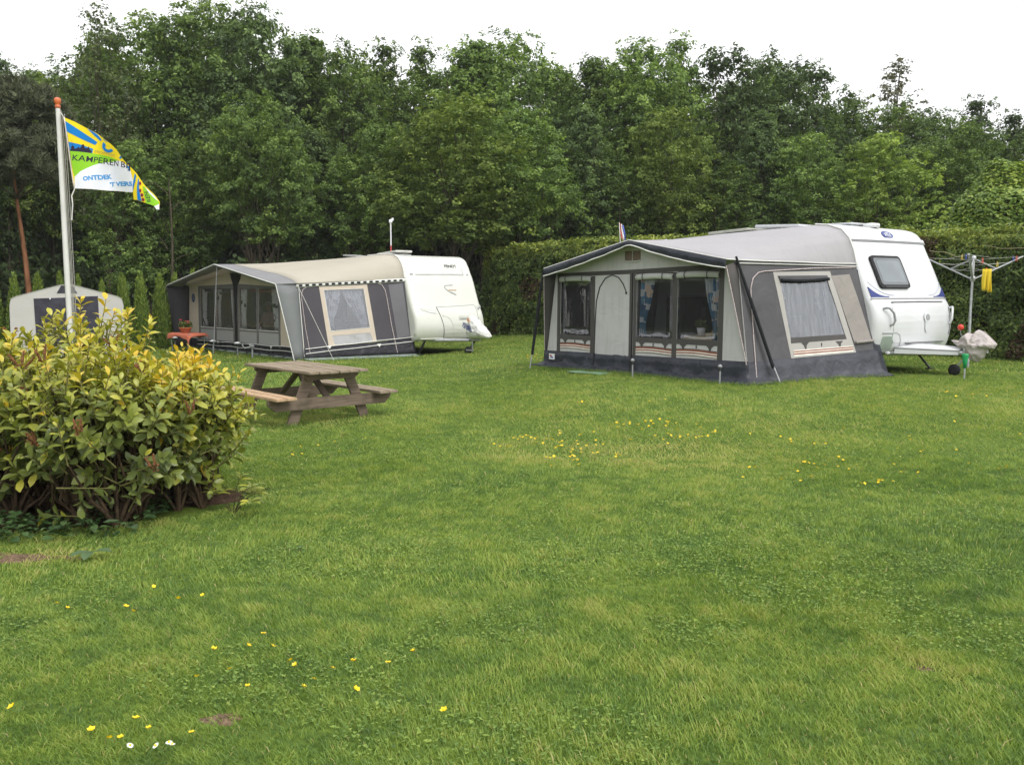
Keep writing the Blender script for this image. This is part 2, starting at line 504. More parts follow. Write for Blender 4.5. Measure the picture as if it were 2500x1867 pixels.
yellow_c = gp(1600, 1110); yellow_c2 = gp(1330, 1090)
def grass_zone(n, y0, y1, w, h, segs, dens_pow=1.0):
    Y = np.sqrt(rng.random(n) * (y1 ** 2 - y0 ** 2) + y0 ** 2)
    X = (rng.random(n) * 2 - 1) * (0.60 * Y + 0.9)
    keep = np.ones(n, bool)
    for rig, L, D in ((RIG_W, 4.9, 3.05), (RIG_F, 7.8, 3.1)):
        lx, ly = rig_local(rig, X, Y)
        keep &= ~((lx > -L) & (lx < 0.15) & (ly > -D) & (ly < 2.0))
    keep &= ~(((X + 3.45) / 1.32) ** 2 + ((Y - 7.15) / 0.84) ** 2 < 1)
    for b, rr in ((bare[0], .075), (bare[1], .07), (bare[2], .05)):
        keep &= ~((((X - b.x) / rr) ** 2 + ((Y - b.y) / rr / .8) ** 2 < 1) & (rng.random(n) < .70))
    keep &= ~((((X - straw_c.x) / .4) ** 2 + ((Y - straw_c.y) / .15) ** 2 < 1) & (rng.random(n) < .55))
    X, Y = X[keep], Y[keep]; n = len(X)
    a = vn1(X, Y, 0.9); b = vn2(X, Y, 0.22); c = vn3(X + 0.5 * Y, Y, 3.1); d = vn2(Y, X, 0.09)
    # thinner and thicker places
    kp = rng.random(n) < (0.55 + 0.7 * b)
    X, Y, a, b, c, d = X[kp], Y[kp], a[kp], b[kp], c[kp], d[kp]; n = len(X)
    hh = h * (0.45 + 0.55 * rng.random(n)) * (0.55 + 0.6 * b + 0.5 * d)
    tall = rng.random(n) < 0.012
    hh = np.where(tall, hh * 1.8, hh)
    ww = w * (0.7 + 0.6 * rng.random(n))
    az = rng.random(n) * 6.283; la = az + rng.normal(0, 0.6, n)
    flow = 6.28 * vn1(Y, X, 1.7); la = np.where(rng.random(n) < .25, flow, la)
    lean = hh * (0.3 + 1.1 * rng.random(n))
    Z = T(X, Y)
    base = np.stack([X, Y, Z], 1)
    side = np.stack([np.cos(az), np.sin(az), np.zeros(n)], 1) * ww[:, None] * 0.5
    ld = np.stack([np.cos(la), np.sin(la), np.zeros(n)], 1)
    tip = base + ld * lean[:, None] + np.array([0, 0, 1.0]) * hh[:, None]
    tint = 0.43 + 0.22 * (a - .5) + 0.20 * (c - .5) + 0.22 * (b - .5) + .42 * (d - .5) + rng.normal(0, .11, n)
    tint += 0.12 * sm((Y - 5) / 8) - .05 - 0.07 * sm((X - .5) / 2.5) * sm((7.5 - Y) / 3)  # blades darker at the near right: shade put into their tint
    for yc, rx_, ry_, s_ in ((yellow_c, 1.6, 0.9, .26), (yellow_c2, 1.6, .7, .10)):
        tint += s_ * np.exp(-((X - yc.x) / rx_) ** 2 - ((Y - yc.y) / ry_) ** 2)
    tint += 0.12 * np.exp(-((X + .4) / 1.6) ** 2 - ((Y - 3.6) / 1.0) ** 2)
    tint += 0.5 * np.exp(-((X - straw_c.x) / .35) ** 2 - ((Y - straw_c.y) / .16) ** 2)
    tint += 0.3 * np.exp(-((X - bare[1].x - .08) / .3) ** 2 - ((Y - bare[1].y) / .22) ** 2)
    dead = rng.random(n) < 0.012 + 0.03 * a
    tint = np.where(dead, 0.85 + 0.15 * rng.random(n), np.clip(tint, 0.02, 0.86))
    if segs == 1:
        V = np.stack([base - side, base + side, tip], 1).reshape(-1, 3)
        Fc = np.arange(3 * n).reshape(-1, 3); tt = np.repeat(tint, 3)
    else:
        mid = base + ld * (lean * .32)[:, None] + np.array([0, 0, 1.0]) * (hh * .62)[:, None]
        V = np.stack([base - side, base + side, mid + side * .8, mid - side * .8, tip], 1).reshape(-1, 3)
        o = (np.arange(n) * 5)[:, None]
        Fc = np.concatenate([o + [0, 1, 2], o + [0, 2, 3], o + [3, 2, 4]], 0); tt = np.repeat(tint, 5)
    return V, Fc, tt
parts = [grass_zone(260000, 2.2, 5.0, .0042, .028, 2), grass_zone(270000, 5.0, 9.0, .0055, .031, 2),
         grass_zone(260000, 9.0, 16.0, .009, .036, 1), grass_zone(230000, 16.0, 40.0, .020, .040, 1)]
def clover(n, y0, y1, s):
    Y = np.sqrt(rng.random(n) * (y1 ** 2 - y0 ** 2) + y0 ** 2); X = (rng.random(n) * 2 - 1) * (0.60 * Y + 0.9)
    k = (vn1(X + 9, Y, .55) > .5) & ~(((X + 3.45) / 1.32) ** 2 + ((Y - 7.15) / 0.84) ** 2 < 1); X, Y = X[k], Y[k]; n = len(X)
    Z = T(X, Y) + .012 + .02 * rng.random(n)
    az = rng.random(n) * 6.283; ss = s * (.6 + .8 * rng.random(n))
    tz = rng.normal(0, .35, n); V = []
    for da in (0, 2.2, 4.1):
        V.append(np.stack([X + np.cos(az + da) * ss, Y + np.sin(az + da) * ss, Z + np.sin(da) * tz * ss], 1))
    V = np.stack(V, 1).reshape(-1, 3)
    return V, np.arange(3 * n).reshape(-1, 3), np.repeat(np.clip(.40 + rng.normal(0, .12, n), 0, .8), 3)
parts += [clover(38000, 2.2, 6, .0085), clover(26000, 6, 12, .011)]
def edge_tufts():
    # uncut blades where the mower cannot reach: along the skirts, table legs, hedge foot and pegs
    P = []
    def seg(a, b, n, j):
        t = rng.random(n); P.append(np.stack([a[0] + (b[0] - a[0]) * t + rng.normal(0, j, n), a[1] + (b[1] - a[1]) * t + rng.normal(0, j, n)], 1))
    def w(rig, x, y):
        c, s = math.cos(rig['ang']), math.sin(rig['ang']); return (rig['A'].x + x * c - y * s, rig['A'].y + x * s + y * c)
    seg(w(RIG_W, -4.9, -3.16), w(RIG_W, .15, -3.18), 2600, .035); seg(w(RIG_W, .15, -3.18), w(RIG_W, .60, .1), 1500, .035)
    seg(w(RIG_F, -7.5, -3.12), w(RIG_F, .1, -3.12), 1800, .05); seg(w(RIG_F, .1, -3.15), w(RIG_F, .45, .1), 900, .05)
    seg((12.2, 16.9), (-1.2, 33.4), 4200, .14)
    for (x, y) in ((.56, -.68), (-.56, -.68), (.56, .68), (-.56, .68)):
        c, s = math.cos(R(40)), math.sin(R(40)); q = (-2.76 + x * c - y * s, 12.2 + x * s + y * c); seg(q, q, 150, .06)
    P = np.concatenate(P); n = len(P); Z = T(P[:, 0], P[:, 1]); base = np.stack([P[:, 0], P[:, 1], Z], 1)
    hh = .035 + .055 * rng.random(n) ** 1.5; az = rng.random(n) * 6.283; wd = .007 + .006 * (P[:, 1] > 18)
    side = np.stack([np.cos(az), np.sin(az), np.zeros(n)], 1) * wd[:, None] * .5
    la = rng.random(n) * 6.283; tip = base + np.stack([np.cos(la) * hh * .5, np.sin(la) * hh * .5, hh], 1)
    return np.stack([base - side, base + side, tip], 1).reshape(-1, 3), np.arange(3 * n).reshape(-1, 3), np.repeat(np.clip(.38 + rng.normal(0, .12, n), 0, .9), 3)
parts.append(edge_tufts())
off = 0; VV = []; FF = []; TT = []
for (v, f_, t_) in parts:
    VV.append(v); FF.append(f_ + off); TT.append(t_); off += len(v)
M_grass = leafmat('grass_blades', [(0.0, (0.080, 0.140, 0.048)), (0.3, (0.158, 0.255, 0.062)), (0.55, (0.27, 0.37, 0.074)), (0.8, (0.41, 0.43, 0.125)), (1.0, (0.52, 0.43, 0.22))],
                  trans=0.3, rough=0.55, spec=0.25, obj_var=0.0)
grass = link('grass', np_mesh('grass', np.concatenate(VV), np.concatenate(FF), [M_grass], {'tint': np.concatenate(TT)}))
tag(grass, kind='stuff', label='short mown green grass with yellowish patches covering the field', cat='grass')
del VV, FF, TT, parts

# ------------------------------------------------------------------ leaves
def rand_dirs(r, n):
    v = r.normal(size=(n, 3)); return v / np.linalg.norm(v, axis=1, keepdims=True)

def quad_leaves(P, Nrm, size, r, aspect=0.6):
    n = len(P)
    Nrm = Nrm / (np.linalg.norm(Nrm, axis=1, keepdims=True) + 1e-9)
    t = np.cross(Nrm, rand_dirs(r, n)); t /= (np.linalg.norm(t, axis=1, keepdims=True) + 1e-9)
    b = np.cross(Nrm, t)
    s = np.asarray(size).reshape(-1, 1) * (0.7 + 0.6 * r.random((n, 1)))
    L = t * s * .5; W = b * s * .5 * aspect; up = Nrm * s * .12
    V = np.stack([P - L, P - W * 1.0 + up, P + L, P + W * 1.0 + up], 1).reshape(-1, 3)
    return V, np.arange(4 * n).reshape(-1, 4)

def shaped_leaves(B, D, U, L, W, r, droop=0.25, fold=0.35):
    """obovate blades: B base, D direction, U upper side, L length, W width"""
    n = len(B)
    D = D / np.linalg.norm(D, axis=1, keepdims=True)
    S = np.cross(D, U); S /= (np.linalg.norm(S, axis=1, keepdims=True) + 1e-9)
    N = np.cross(S, D)
    ts = [0.0, 0.22, 0.5, 0.78, 1.0]; hw = [0.06, 0.50, 0.95, 0.92, 0.10]
    dr = (droop * (0.5 + r.random(n)))[:, None]
    V = []
    for t, h_ in zip(ts, hw):
        c = B + D * (L * t)[:, None] - N * (L[:, None] * dr * t * t)
        e = S * (W * h_ * .5)[:, None]; f_ = N * (W * h_ * .5 * fold)[:, None]
        V += [c - e + f_, c, c + e + f_]
    V = np.stack(V, 1).reshape(-1, 3)
    fs = []
    o = (np.arange(n) * 15)[:, None]
    for k in range(4):
        a = k * 3
        fs += [o + [a, a + 1, a + 4, a + 3], o + [a + 1, a + 2, a + 5, a + 4]]
    return V, np.concatenate(fs, 0)

# ------------------------------------------------------------------ trees
M_bark = mat('bark', (0.085, 0.07, 0.05), 0.9, 0.15, var=0.4, scale=9, bump=0.6, bscale=30, vec=(1, 1, .25))
M_bark_pine = mat('pine_bark', (0.25, 0.115, 0.06), 0.9, 0.15, var=0.4, scale=7, bump=0.6, bscale=25, vec=(1, 1, .3))
M_bark_birch = mat('birch_bark', (0.30, 0.28, 0.24), 0.85, 0.2, var=0.35, scale=6, vec=(1, 1, 3), dirt=((0.05, 0.045, 0.04), 3.0, .8))
G_dark = [(0, (0.060, 0.084, 0.046)), (.5, (0.108, 0.162, 0.064)), (1, (0.20, 0.275, 0.10))]
G_mid = [(0, (0.070, 0.106, 0.046)), (.5, (0.145, 0.222, 0.066)), (1, (0.28, 0.37, 0.10))]
G_light = [(0, (0.085, 0.130, 0.042)), (.5, (0.205, 0.280, 0.074)), (1, (0.36, 0.44, 0.115))]
M_leaf = dict(dark=leafmat('foliage_dark', G_dark, .28, .8, .08), mid=leafmat('foliage_mid', G_mid, .3, .8, .08), light=leafmat('foliage_light', G_light, .32, .8, .08),
              pine=leafmat('needles', [(0, (0.065, 0.075, 0.045)), (.6, (0.135, 0.155, 0.085)), (1, (0.24, 0.25, 0.13))], .1, .6, obj_var=.1),
              birch=leafmat('birch_leaves', [(0, (0.06, 0.085, 0.04)), (1, (0.17, 0.20, 0.09))], .35, .5, obj_var=.1),
              wisp=leafmat('greyish_leaves', [(0, (0.09, 0.09, 0.06)), (1, (0.22, 0.21, 0.13))], .3, .6, obj_var=.05))

def crown_data(seed, H, zb, Rm, ncl, nlf, leaf, crad=(.65, 1.15), shape='round', flat=.75, shell=.55):
    r = np.random.default_rng(seed)
    u = r.random(ncl)
    if shape == 'round': prof = np.minimum(1, .68 + 1.1 * u) * np.sqrt(np.maximum(0.06, 1 - u ** 3.2))
    elif shape == 'tall': prof = np.minimum(1, .55 + 1.6 * u) * np.maximum(.12, 1 - u ** 2.2)
    else: prof = np.minimum(1, .3 + 2.0 * u) * np.sqrt(np.maximum(0.03, 1 - u ** 3))
    a = r.random(ncl) * 6.283
    lob = 1 + .22 * np.sin(2 * a + 5 * u + seed) + .12 * np.sin(5 * a - 7 * u + seed * 2)
    rad = Rm * prof * lob * np.sqrt(.15 + .85 * r.random(ncl))
    C = np.stack([np.cos(a) * rad, np.sin(a) * rad, zb + (H - zb - .4) * u], 1)
    cr = (crad[0] + (crad[1] - crad[0]) * r.random(ncl)) * (1 - .30 * u)
    P = []; N = []; t = []
    for k in range(ncl):
        n = int(nlf * (cr[k] / crad[1]) ** 2 * (.7 + .6 * r.random()))
        # a handful of sprays inside every clump
        ns = 9
        sp = rand_dirs(r, ns) * (0.45 + .55 * r.random((ns, 1))); sp[:, 2] = sp[:, 2] * flat + .12
        w = r.integers(0, ns, n)
        d = rand_dirs(r, n)
        loc = sp[w] * cr[k] + d * (cr[k] * .31 * r.random((n, 1)) ** .5) * np.array([1, 1, .6])
        P.append(C[k] + loc)
        o = loc / (np.linalg.norm(loc, axis=1, keepdims=True) + 1e-6)
        N.append(o * .7 + np.array([0, 0, .9]) + r.normal(0, .42, (n, 3)))
        ws = r.normal(0, .12, ns); t.append(np.clip(.48 + r.normal(0, .15) + ws[w] + r.normal(0, .15, n), 0, 1))
    P = np.concatenate(P); N = np.concatenate(N); t = np.concatenate(t)
    V, F_ = quad_leaves(P, N, np.full(len(P), leaf), r)
    return V, F_, np.repeat(t, 4), C

def tree_meshes(kind, seed, H=10.0, zb=2.2, Rm=2.6, ncl=95, nlf=250, leaf=.145, trunk_r=.11, stems=1, shape='round', bark=None, lean=0.0, **kw):
    V, F_, t, C = crown_data(seed, H, zb, Rm, ncl, nlf, leaf, shape=shape, **kw)
    V = V + np.stack([V[:, 2] * lean, V[:, 2] * 0, V[:, 2] * 0], 1)
    crown = np_mesh('crown', V, F_, [M_leaf[kind]], {'tint': t})
    r = np.random.default_rng(seed + 99)
    mb = MB()
    tops = []
    for s in range(stems):
        a = 6.283 * s / stems + r.random(); sp = 0 if stems == 1 else .25
        dx, dy = math.cos(a), math.sin(a)
        pts = []; rs = []
        hh = H * (.86 if s == 0 else .7)
        bx, by = r.normal(0, .12), r.normal(0, .12)
        for k in range(9):
            u = k / 8
            pts.append((dx * (sp + u * (1.1 if stems > 1 else 0)) + bx * math.sin(u * 4) + lean * hh * u, dy * (sp + u * (1.1 if stems > 1 else 0)) + by * math.sin(u * 5 + 1), hh * u - .15))
            rs.append(trunk_r * (1.25 if k == 0 else 1) * (1 - .92 * u) * (1 if s == 0 else .7))
        mb.tube(pts, rs, 7, cap=False); tops.append(pts)
    order = r.permutation(len(C))[:26]
    for k in order:
        c = C[k]; pts = tops[int(r.integers(0, stems))]
        hz = max(zb * .35, c[2] * (.45 + .3 * r.random()))
        i = min(7, int(hz / (H * .86) * 8)); p0 = Vector(pts[i])
        p2 = Vector((c[0] + lean * c[2], c[1], c[2])); pm = p0.lerp(p2, .5) + Vector((0, 0, -.1 + .25 * r.random()))
        mb.tube([p0, pm, p2], [trunk_r * .26, trunk_r * .16, .008], 5, cap=False)
    tm = mb.build('trunk', bark or M_bark)
    tmesh = tm.data; bpy.data.objects.remove(tm)
    return tmesh, crown

def scattered_needles(seed, H, zb, Rm, ncl, nlf):
    r = np.random.default_rng(seed)
    u = r.random(ncl) ** .8; a = r.random(ncl) * 6.283
    rad = Rm * np.minimum(1, .65 + u) * (1 - u ** 2.2 * .75) * np.sqrt(.1 + .9 * r.random(ncl))
    C = np.stack([np.cos(a) * rad, np.sin(a) * rad, zb + (H - zb) * u], 1)
    B = []; D = []
    for k in range(ncl):
        ns = 9; sp = rand_dirs(r, ns) * .42; sp[:, 2] = np.abs(sp[:, 2]) * .8
        w = r.integers(0, ns, nlf); o = C[k] + sp[w] + r.normal(0, .05, (nlf, 3))
        d = rand_dirs(r, nlf) + np.array([0, 0, .7]) + sp[w]
        B.append(o); D.append(d)
    B = np.concatenate(B); D = np.concatenate(D); D /= np.linalg.norm(D, axis=1, keepdims=True)
    n = len(B); S = np.cross(D, rand_dirs(r, n)); S /= np.linalg.norm(S, axis=1, keepdims=True)
    L = (.16 + .12 * r.random((n, 1)))
    V = np.stack([B - S * .018, B + S * .018, B + D * L], 1).reshape(-1, 3)
    t = np.repeat(np.clip(.35 + r.normal(0, .2, n), 0, 1), 3)
    return np_mesh('crown', V, np.arange(3 * n).reshape(-1, 3), [M_leaf['pine']], {'tint': t}), C

def place_tree(meshes, name, label, x, y, h, base_h, width=1.0, rot=0.0, group=None, leafset=None, cat='tree'):
    e = empty(name, (x, y, Tz(x, y)), rot)
    s = h / base_h
    e.scale = (s * width, s * width, s)
    tag(e, label, cat, group)
    link('trunk', meshes[0], e)
    c = link('crown', meshes[1], e)
    if leafset:
        c.material_slots[0].link = 'OBJECT'; c.material_slots[0].material = M_leaf[leafset]
    return e

PROTO = dict(
    a=tree_meshes('mid', 11, zb=4.0, Rm=2.6, ncl=185, nlf=330, shape='round'),
    b=tree_meshes('mid', 12, zb=3.6, Rm=2.5, ncl=175, nlf=330, shape='tall', stems=2),
    c=tree_meshes('mid', 13, zb=4.2, Rm=2.8, ncl=180, nlf=330, shape='round', stems=3, trunk_r=.10),
    d=tree_meshes('mid', 14, zb=2.6, Rm=2.6, ncl=190, nlf=300, shape='round', crad=(.5, .95), stems=4, trunk_r=.08),
    e=tree_meshes('mid', 15, zb=3.0, Rm=2.4, ncl=140, nlf=230, shape='tall', crad=(.5, 1.0), leaf=.13),
    f=tree_meshes('dark', 16, zb=2.4, Rm=2.7, ncl=135, nlf=200, shape='round', leaf=.18),
)
def X_at(px, Y, z=1.65): return (px - 1250) / 2250.0 * (Y * math.cos(PITCH) - (z - EYE) * math.sin(PITCH))
def H_at(py, Y): return EYE + Y * math.tan(math.atan((933.5 - py) / 2250.0) - PITCH)

# (kind, px, Y, top py, width factor, tone, label)
TREES = [
 # front row, lighter trees at the edge of the wood
 ('d', 330, 32.5, 330, 0.75, 'mid', 'mid green tree behind the flag tip, low boughs over the small conifers'),
 ('a', 470, 34.0, 330, 0.85, 'mid', 'leafy tree right of the flag, above the left corner of the beige awning'),
 ('c', 645, 33.0, 215, 0.80, 'mid', 'grey-green tree with a narrow pointed top standing above the beige awning gable'),
 ('b', 770, 36.0, 300, 0.80, 'dark', 'dark tree straight behind the striped mast of the left caravan'),
 ('c', 925, 35.0, 290, 0.80, 'mid', 'green tree above the roof hatches of the left caravan'),
 ('a', 1110, 33.5, 215, 1.05, 'light', 'large bright green tree rising above the gap between the two caravans'),
 ('c', 1270, 34.5, 265, 0.90, 'mid', 'spreading green tree behind the left end of the clipped hedge'),
 ('b', 1420, 37.0, 250, 0.85, 'dark', 'dark narrow tree left of the little tricolour flag'),
 ('d', 1500, 36.5, 400, 0.70, 'mid', 'lower bushy tree hanging over the hedge behind the tricolour flag'),
 ('a', 1630, 37.0, 265, 0.85, 'light', 'light yellow-green tree above the middle of the grey awning roof'),
 ('d', 1780, 36.0, 400, 0.85, 'mid', 'low bushy tree above the roof hatches of the right caravan'),
 ('b', 1850, 38.0, 270, 0.80, 'dark', 'dark tree behind the highest point of the grey awning roof'),
 ('a', 1965, 37.0, 330, 0.85, 'mid', 'rounded tree behind the front end of the right caravan roof'),
 ('d', 2140, 35.0, 330, 1.00, 'light', 'broad light green tree left of the ivy-covered mound'),
 ('c', 2330, 38.0, 300, 0.85, 'mid', 'green tree directly above the ivy-covered mound'),
 # back row: the skyline, left to right
 ('e', -60, 40.0, 110, 0.9, 'dark', 'half hidden dark tree at the very left edge, tallest there'),
 ('e', 30, 41.0, 120, 0.7, 'dark', 'sparse dark tree rising behind the orange-barked pine'),
 ('a', 130, 42.0, 170, 0.75, 'light', 'yellow-green topped tree behind the top of the flagpole'),
 ('b', 270, 43.0, 90, 0.9, 'mid', 'dense tree just right of the pale birch on the skyline'),
 ('a', 390, 42.0, 15, 0.95, 'mid', 'very tall tree whose top nearly touches the upper frame edge, left one of the pair'),
 ('a', 520, 43.0, -20, 0.9, 'mid', 'tallest tree of the wood, its top cut by the upper frame edge'),
 ('c', 640, 42.0, 0, 0.85, 'dark', 'very tall dark tree, right one of those reaching the upper frame edge'),
 ('b', 760, 43.0, 60, 0.95, 'mid', 'tall tree where the skyline steps down right of the tallest trees'),
 ('a', 850, 42.0, 95, 0.8, 'mid', 'skyline tree above the front of the left caravan roof'),
 ('e', 950, 44.0, 85, 0.9, 'mid', 'loose topped skyline tree between two denser ones, over the white caravan front'),
 ('e', 1040, 43.0, 90, 0.9, 'mid', 'loose skyline tree right above the nose of the left caravan'),
 ('b', 1160, 42.0, 75, 1.0, 'mid', 'tall pointed skyline tree behind the large bright green tree'),
 ('a', 1260, 43.0, 75, 0.85, 'mid', 'tall skyline tree just left of the notch in the treetops'),
 ('e', 1370, 46.0, 165, 0.9, 'dark', 'thin see-through tree in the notch of the skyline'),
 ('b', 1450, 43.0, 130, 0.9, 'mid', 'skyline tree just right of the notch in the treetops'),
 ('c', 1560, 42.0, 100, 0.85, 'mid', 'tall rounded skyline tree above the peak of the grey awning'),
 ('e', 1650, 43.0, 88, 0.9, 'mid', 'loose topped tree, highest of the skyline above the grey awning'),
 ('f', 1750, 42.0, 120, 0.85, 'dark', 'dark coarse-leaved skyline tree above the grey awning'),
 ('a', 1850, 43.0, 135, 0.85, 'dark', 'dark skyline tree above the white roof hatch of the right caravan'),
 ('f', 1950, 42.0, 155, 0.85, 'dark', 'dark round tree where the high skyline ends on the right'),
 ('e', 2065, 44.0, 235, 0.9, 'mid', 'small loose tree left of the wispy greyish tree'),
 ('a', 2160, 43.0, 255, 0.95, 'mid', 'low skyline tree below and around the wispy greyish tree'),
 ('a', 2270, 42.0, 270, 0.9, 'dark', 'low dark skyline tree right of the wispy greyish tree'),
 ('e', 2370, 43.0, 240, 1.0, 'dark', 'loose see-through tree of the right skyline above the ivy mound'),
 ('e', 2460, 41.0, 275, 1.0, 'dark', 'loose tree of the skyline nearest the right frame edge'),
 ('f', 2560, 38.0, 300, 1.0, 'mid', 'tree cut by the right frame edge behind the ivy mound'),
]
for k_ in range(17):      # a last row closing the skyline
    px_ = -60 + 160 * k_; Yb = 48.5 + 2.0 * ((k_ * 7) % 3)
    sk = interp([(-60, 150), (200, 130), (330, 70), (420, 30), (640, 40), (760, 110), (1000, 130), (1200, 110), (1330, 160), (1420, 210), (1560, 140), (1900, 165), (2020, 245), (2600, 320)], px_)
    TREES.append(('abca'[k_ % 4], px_, Yb, sk + 12 * ((k_ * 5) % 4), 1.1, 'dark' if k_ % 3 else 'mid', 'tree filling the last row of the wood behind the skyline trees'))
tr_r = random.Random(4)
for k, (kd, px, Y, top, wf, tone, lab) in enumerate(TREES):
    h = H_at(top, Y); sc_ = h / 10.0
    place_tree(PROTO[kd], 'tree', lab, X_at(px, Y), Y, h, 10.15, wf * (1.0 / sc_) ** 0.35, tr_r.random() * 6.28,
               'trees of the wood behind the caravans', tone)
# trees beyond the left edge of the frame: they shade the wood's side and are mirrored in the vinyl windows
for k, (x, y, h, kd) in enumerate(((-21, 33, 12, 'a'), (-23, 27, 12, 'c'), (-24, 21, 11, 'b'), (-23, 15, 12, 'a'), (-20, 8.5, 10.5, 'c'), (-19, 24, 10, 'd'), (-20, 18, 11, 'd'), (-19, 12, 10, 'd'))):
    place_tree(PROTO[kd], 'tree', 'tree of the wood beyond the left frame edge', x, y, h, 10.15, .95, k * 1.3, 'trees beyond the left frame edge', 'dark')

# birch, wispy tree and pine
birch = tree_meshes('birch', 31, H=10, zb=3.5, Rm=2.0, ncl=125, nlf=85, leaf=.12, trunk_r=.065, shape='tall', bark=M_bark, crad=(.45, .9), flat=1.1)
Y = 38.0; h = H_at(-25, Y)
place_tree(birch, 'birch_tree', 'thin pale birch with sparse small leaves, its top left of the tallest trees', X_at(262, Y), Y, h, 10.2, .85, 1.0)
wisp = tree_meshes('wisp', 32, H=10, zb=5.5, Rm=1.0, ncl=42, nlf=150, leaf=.12, trunk_r=.10, shape='tall', bark=M_bark, crad=(.35, .7), flat=1.1, lean=.06)
Y = 45.0; h = H_at(130, Y)
place_tree(wisp, 'wispy_tree', 'wispy greyish tree standing alone above the right skyline, leaning to the right', X_at(2130, Y), Y, h, 10.2, 1.15, 0.0)
def pine(px, Y, top, label, seed, straight=False):
    x = X_at(px, Y); H = H_at(top, Y); zb = 4.9
    e = empty('pine_tree', (x, Y, Tz(x, Y))); tag(e, label, 'tree', 'pines at the left edge')
    crown, C = scattered_needles(seed, H, zb, 2.2, 120, 420)
    mb = MB(); pts = []
    for k in range(9):
        u = k / 8; pts.append((.09 * math.sin(u * 6.0) - .25 * u, 0, H * .95 * u - .1))
    mb.tube(pts, [.115 - .10 * k / 8 for k in range(9)], 9, cap=False)
    lb = MB()
    for c in C[:36]:
        i = min(7, int(c[2] * .95 / (H * .95) * 8)); p0 = Vector(pts[i]); lb.tube([p0, p0.lerp(Vector(c), .5) + Vector((0, 0, .1)), Vector(c)], [.03, .02, .008], 5, cap=False)
    mb.build('trunk', M_bark_pine, e)
    lb.build('limbs', M_bark, e)
    link('crown', crown, e)
pine(68, 30.0, 225, 'dark pine with a bare orange trunk left of the flagpole', 41)
pine(-60, 31.0, 190, 'dark pine mostly outside the left frame edge', 42)

# the depth of the wood: one dark mass of trunks and leaves behind the rows
def far_wood():
    r = np.random.default_rng(77)
    n = 95000
    X = -34 + 74 * r.random(n); Y = 47 + 9 * r.random(n); Z = 9.5 * r.random(n) ** .8
    Z *= np.where(X > 16, .75, 1)
    P = np.stack([X, Y, Z], 1)
    V, F_ = quad_leaves(P, r.normal(0, 1, (n, 3)) + [0, 0, .5], np.full(n, .62), r)
    n2 = 60000  # unseen leaf mass at the left, added to darken the window reflections
    P2 = np.stack([-37 + 9 * r.random(n2), 50 * r.random(n2), 10 * r.random(n2) ** 1.1], 1)
    V2, F2 = quad_leaves(P2, r.normal(0, 1, (n2, 3)) + [0, 0, .5], np.full(n2, .62), r)
    F_ = np.concatenate([F_, F2 + len(V)]); V = np.concatenate([V, V2]); n += n2
    t = np.repeat(np.clip(r.normal(.35, .2, n), 0, 1), 4)
    return np_mesh('distant_wood', V, F_, [M_leaf['dark']], {'tint': t})
tag(link('distant_wood', far_wood()), 'dark depth of the wood seen between the tree trunks', 'wood', kind='stuff')
def undergrowth():
    r = np.random.default_rng(78)
    n = 30000
    X = -24 + 44 * r.random(n); Y = 39 + 7 * r.random(n); Z = 2.6 * r.random(n) ** 1.3 * (0.5 + vn1(X, Y, 2.5))
    V, F_ = quad_leaves(np.stack([X, Y, Z], 1), r.normal(0, 1, (n, 3)) + [0, 0, .8], np.full(n, .3), r)
    return np_mesh('undergrowth', V, F_, [M_leaf['dark']], {'tint': np.repeat(np.clip(r.normal(.3, .2, n), 0, 1), 4)})
tag(link('undergrowth', undergrowth()), 'low dark undergrowth on the floor of the wood', 'undergrowth', kind='stuff')

# bare thin trunks that show at the dark edge of the wood
for k, (px, Y, top, r_, ln, lab) in enumerate((
    (300, 33.5, 470, .05, .03, 'thin leaning bare trunk between two small conifers, nearer the flag'),
    (372, 33, 450, .06, -.03, 'thin bare trunk behind the conifer left of the beige awning'),
    (402, 31.5, 430, .05, .05, 'thin pale stem leaning against the left corner of the beige awning'),
    (520, 36, 470, .06, .0, 'straight bare trunk behind the left slope of the beige awning roof'))):
    x = X_at(px, Y); h = H_at(top, Y)
    e = empty('bare_trunk', (x, Y, 0)); tag(e, lab, 'tree trunk', 'bare trunks at the edge of the wood')
    mb = MB(); mb.tube([(ln * h * .6 * math.sin(3.2 * t) + ln * h * t, 0, h * t - .1) for t in (0, .2, .4, .6, .8, 1)], [r_, r_ * .9, r_ * .85, r_ * .75, r_ * .6, r_ * .4], 7)
    mb.build('trunk', M_bark, e)
    mb = MB()
    for j in range(5):
        z0 = h * (.45 + .11 * j); a = j * 2.4; mb.tube([(ln * z0, 0, z0), (ln * z0 + .4 * math.cos(a), .4 * math.sin(a), z0 + .35), (ln * z0 + .9 * math.cos(a), .9 * math.sin(a), z0 + .5)], [.02, .014, .006], 5)
    mb.build('twig', M_bark, e)

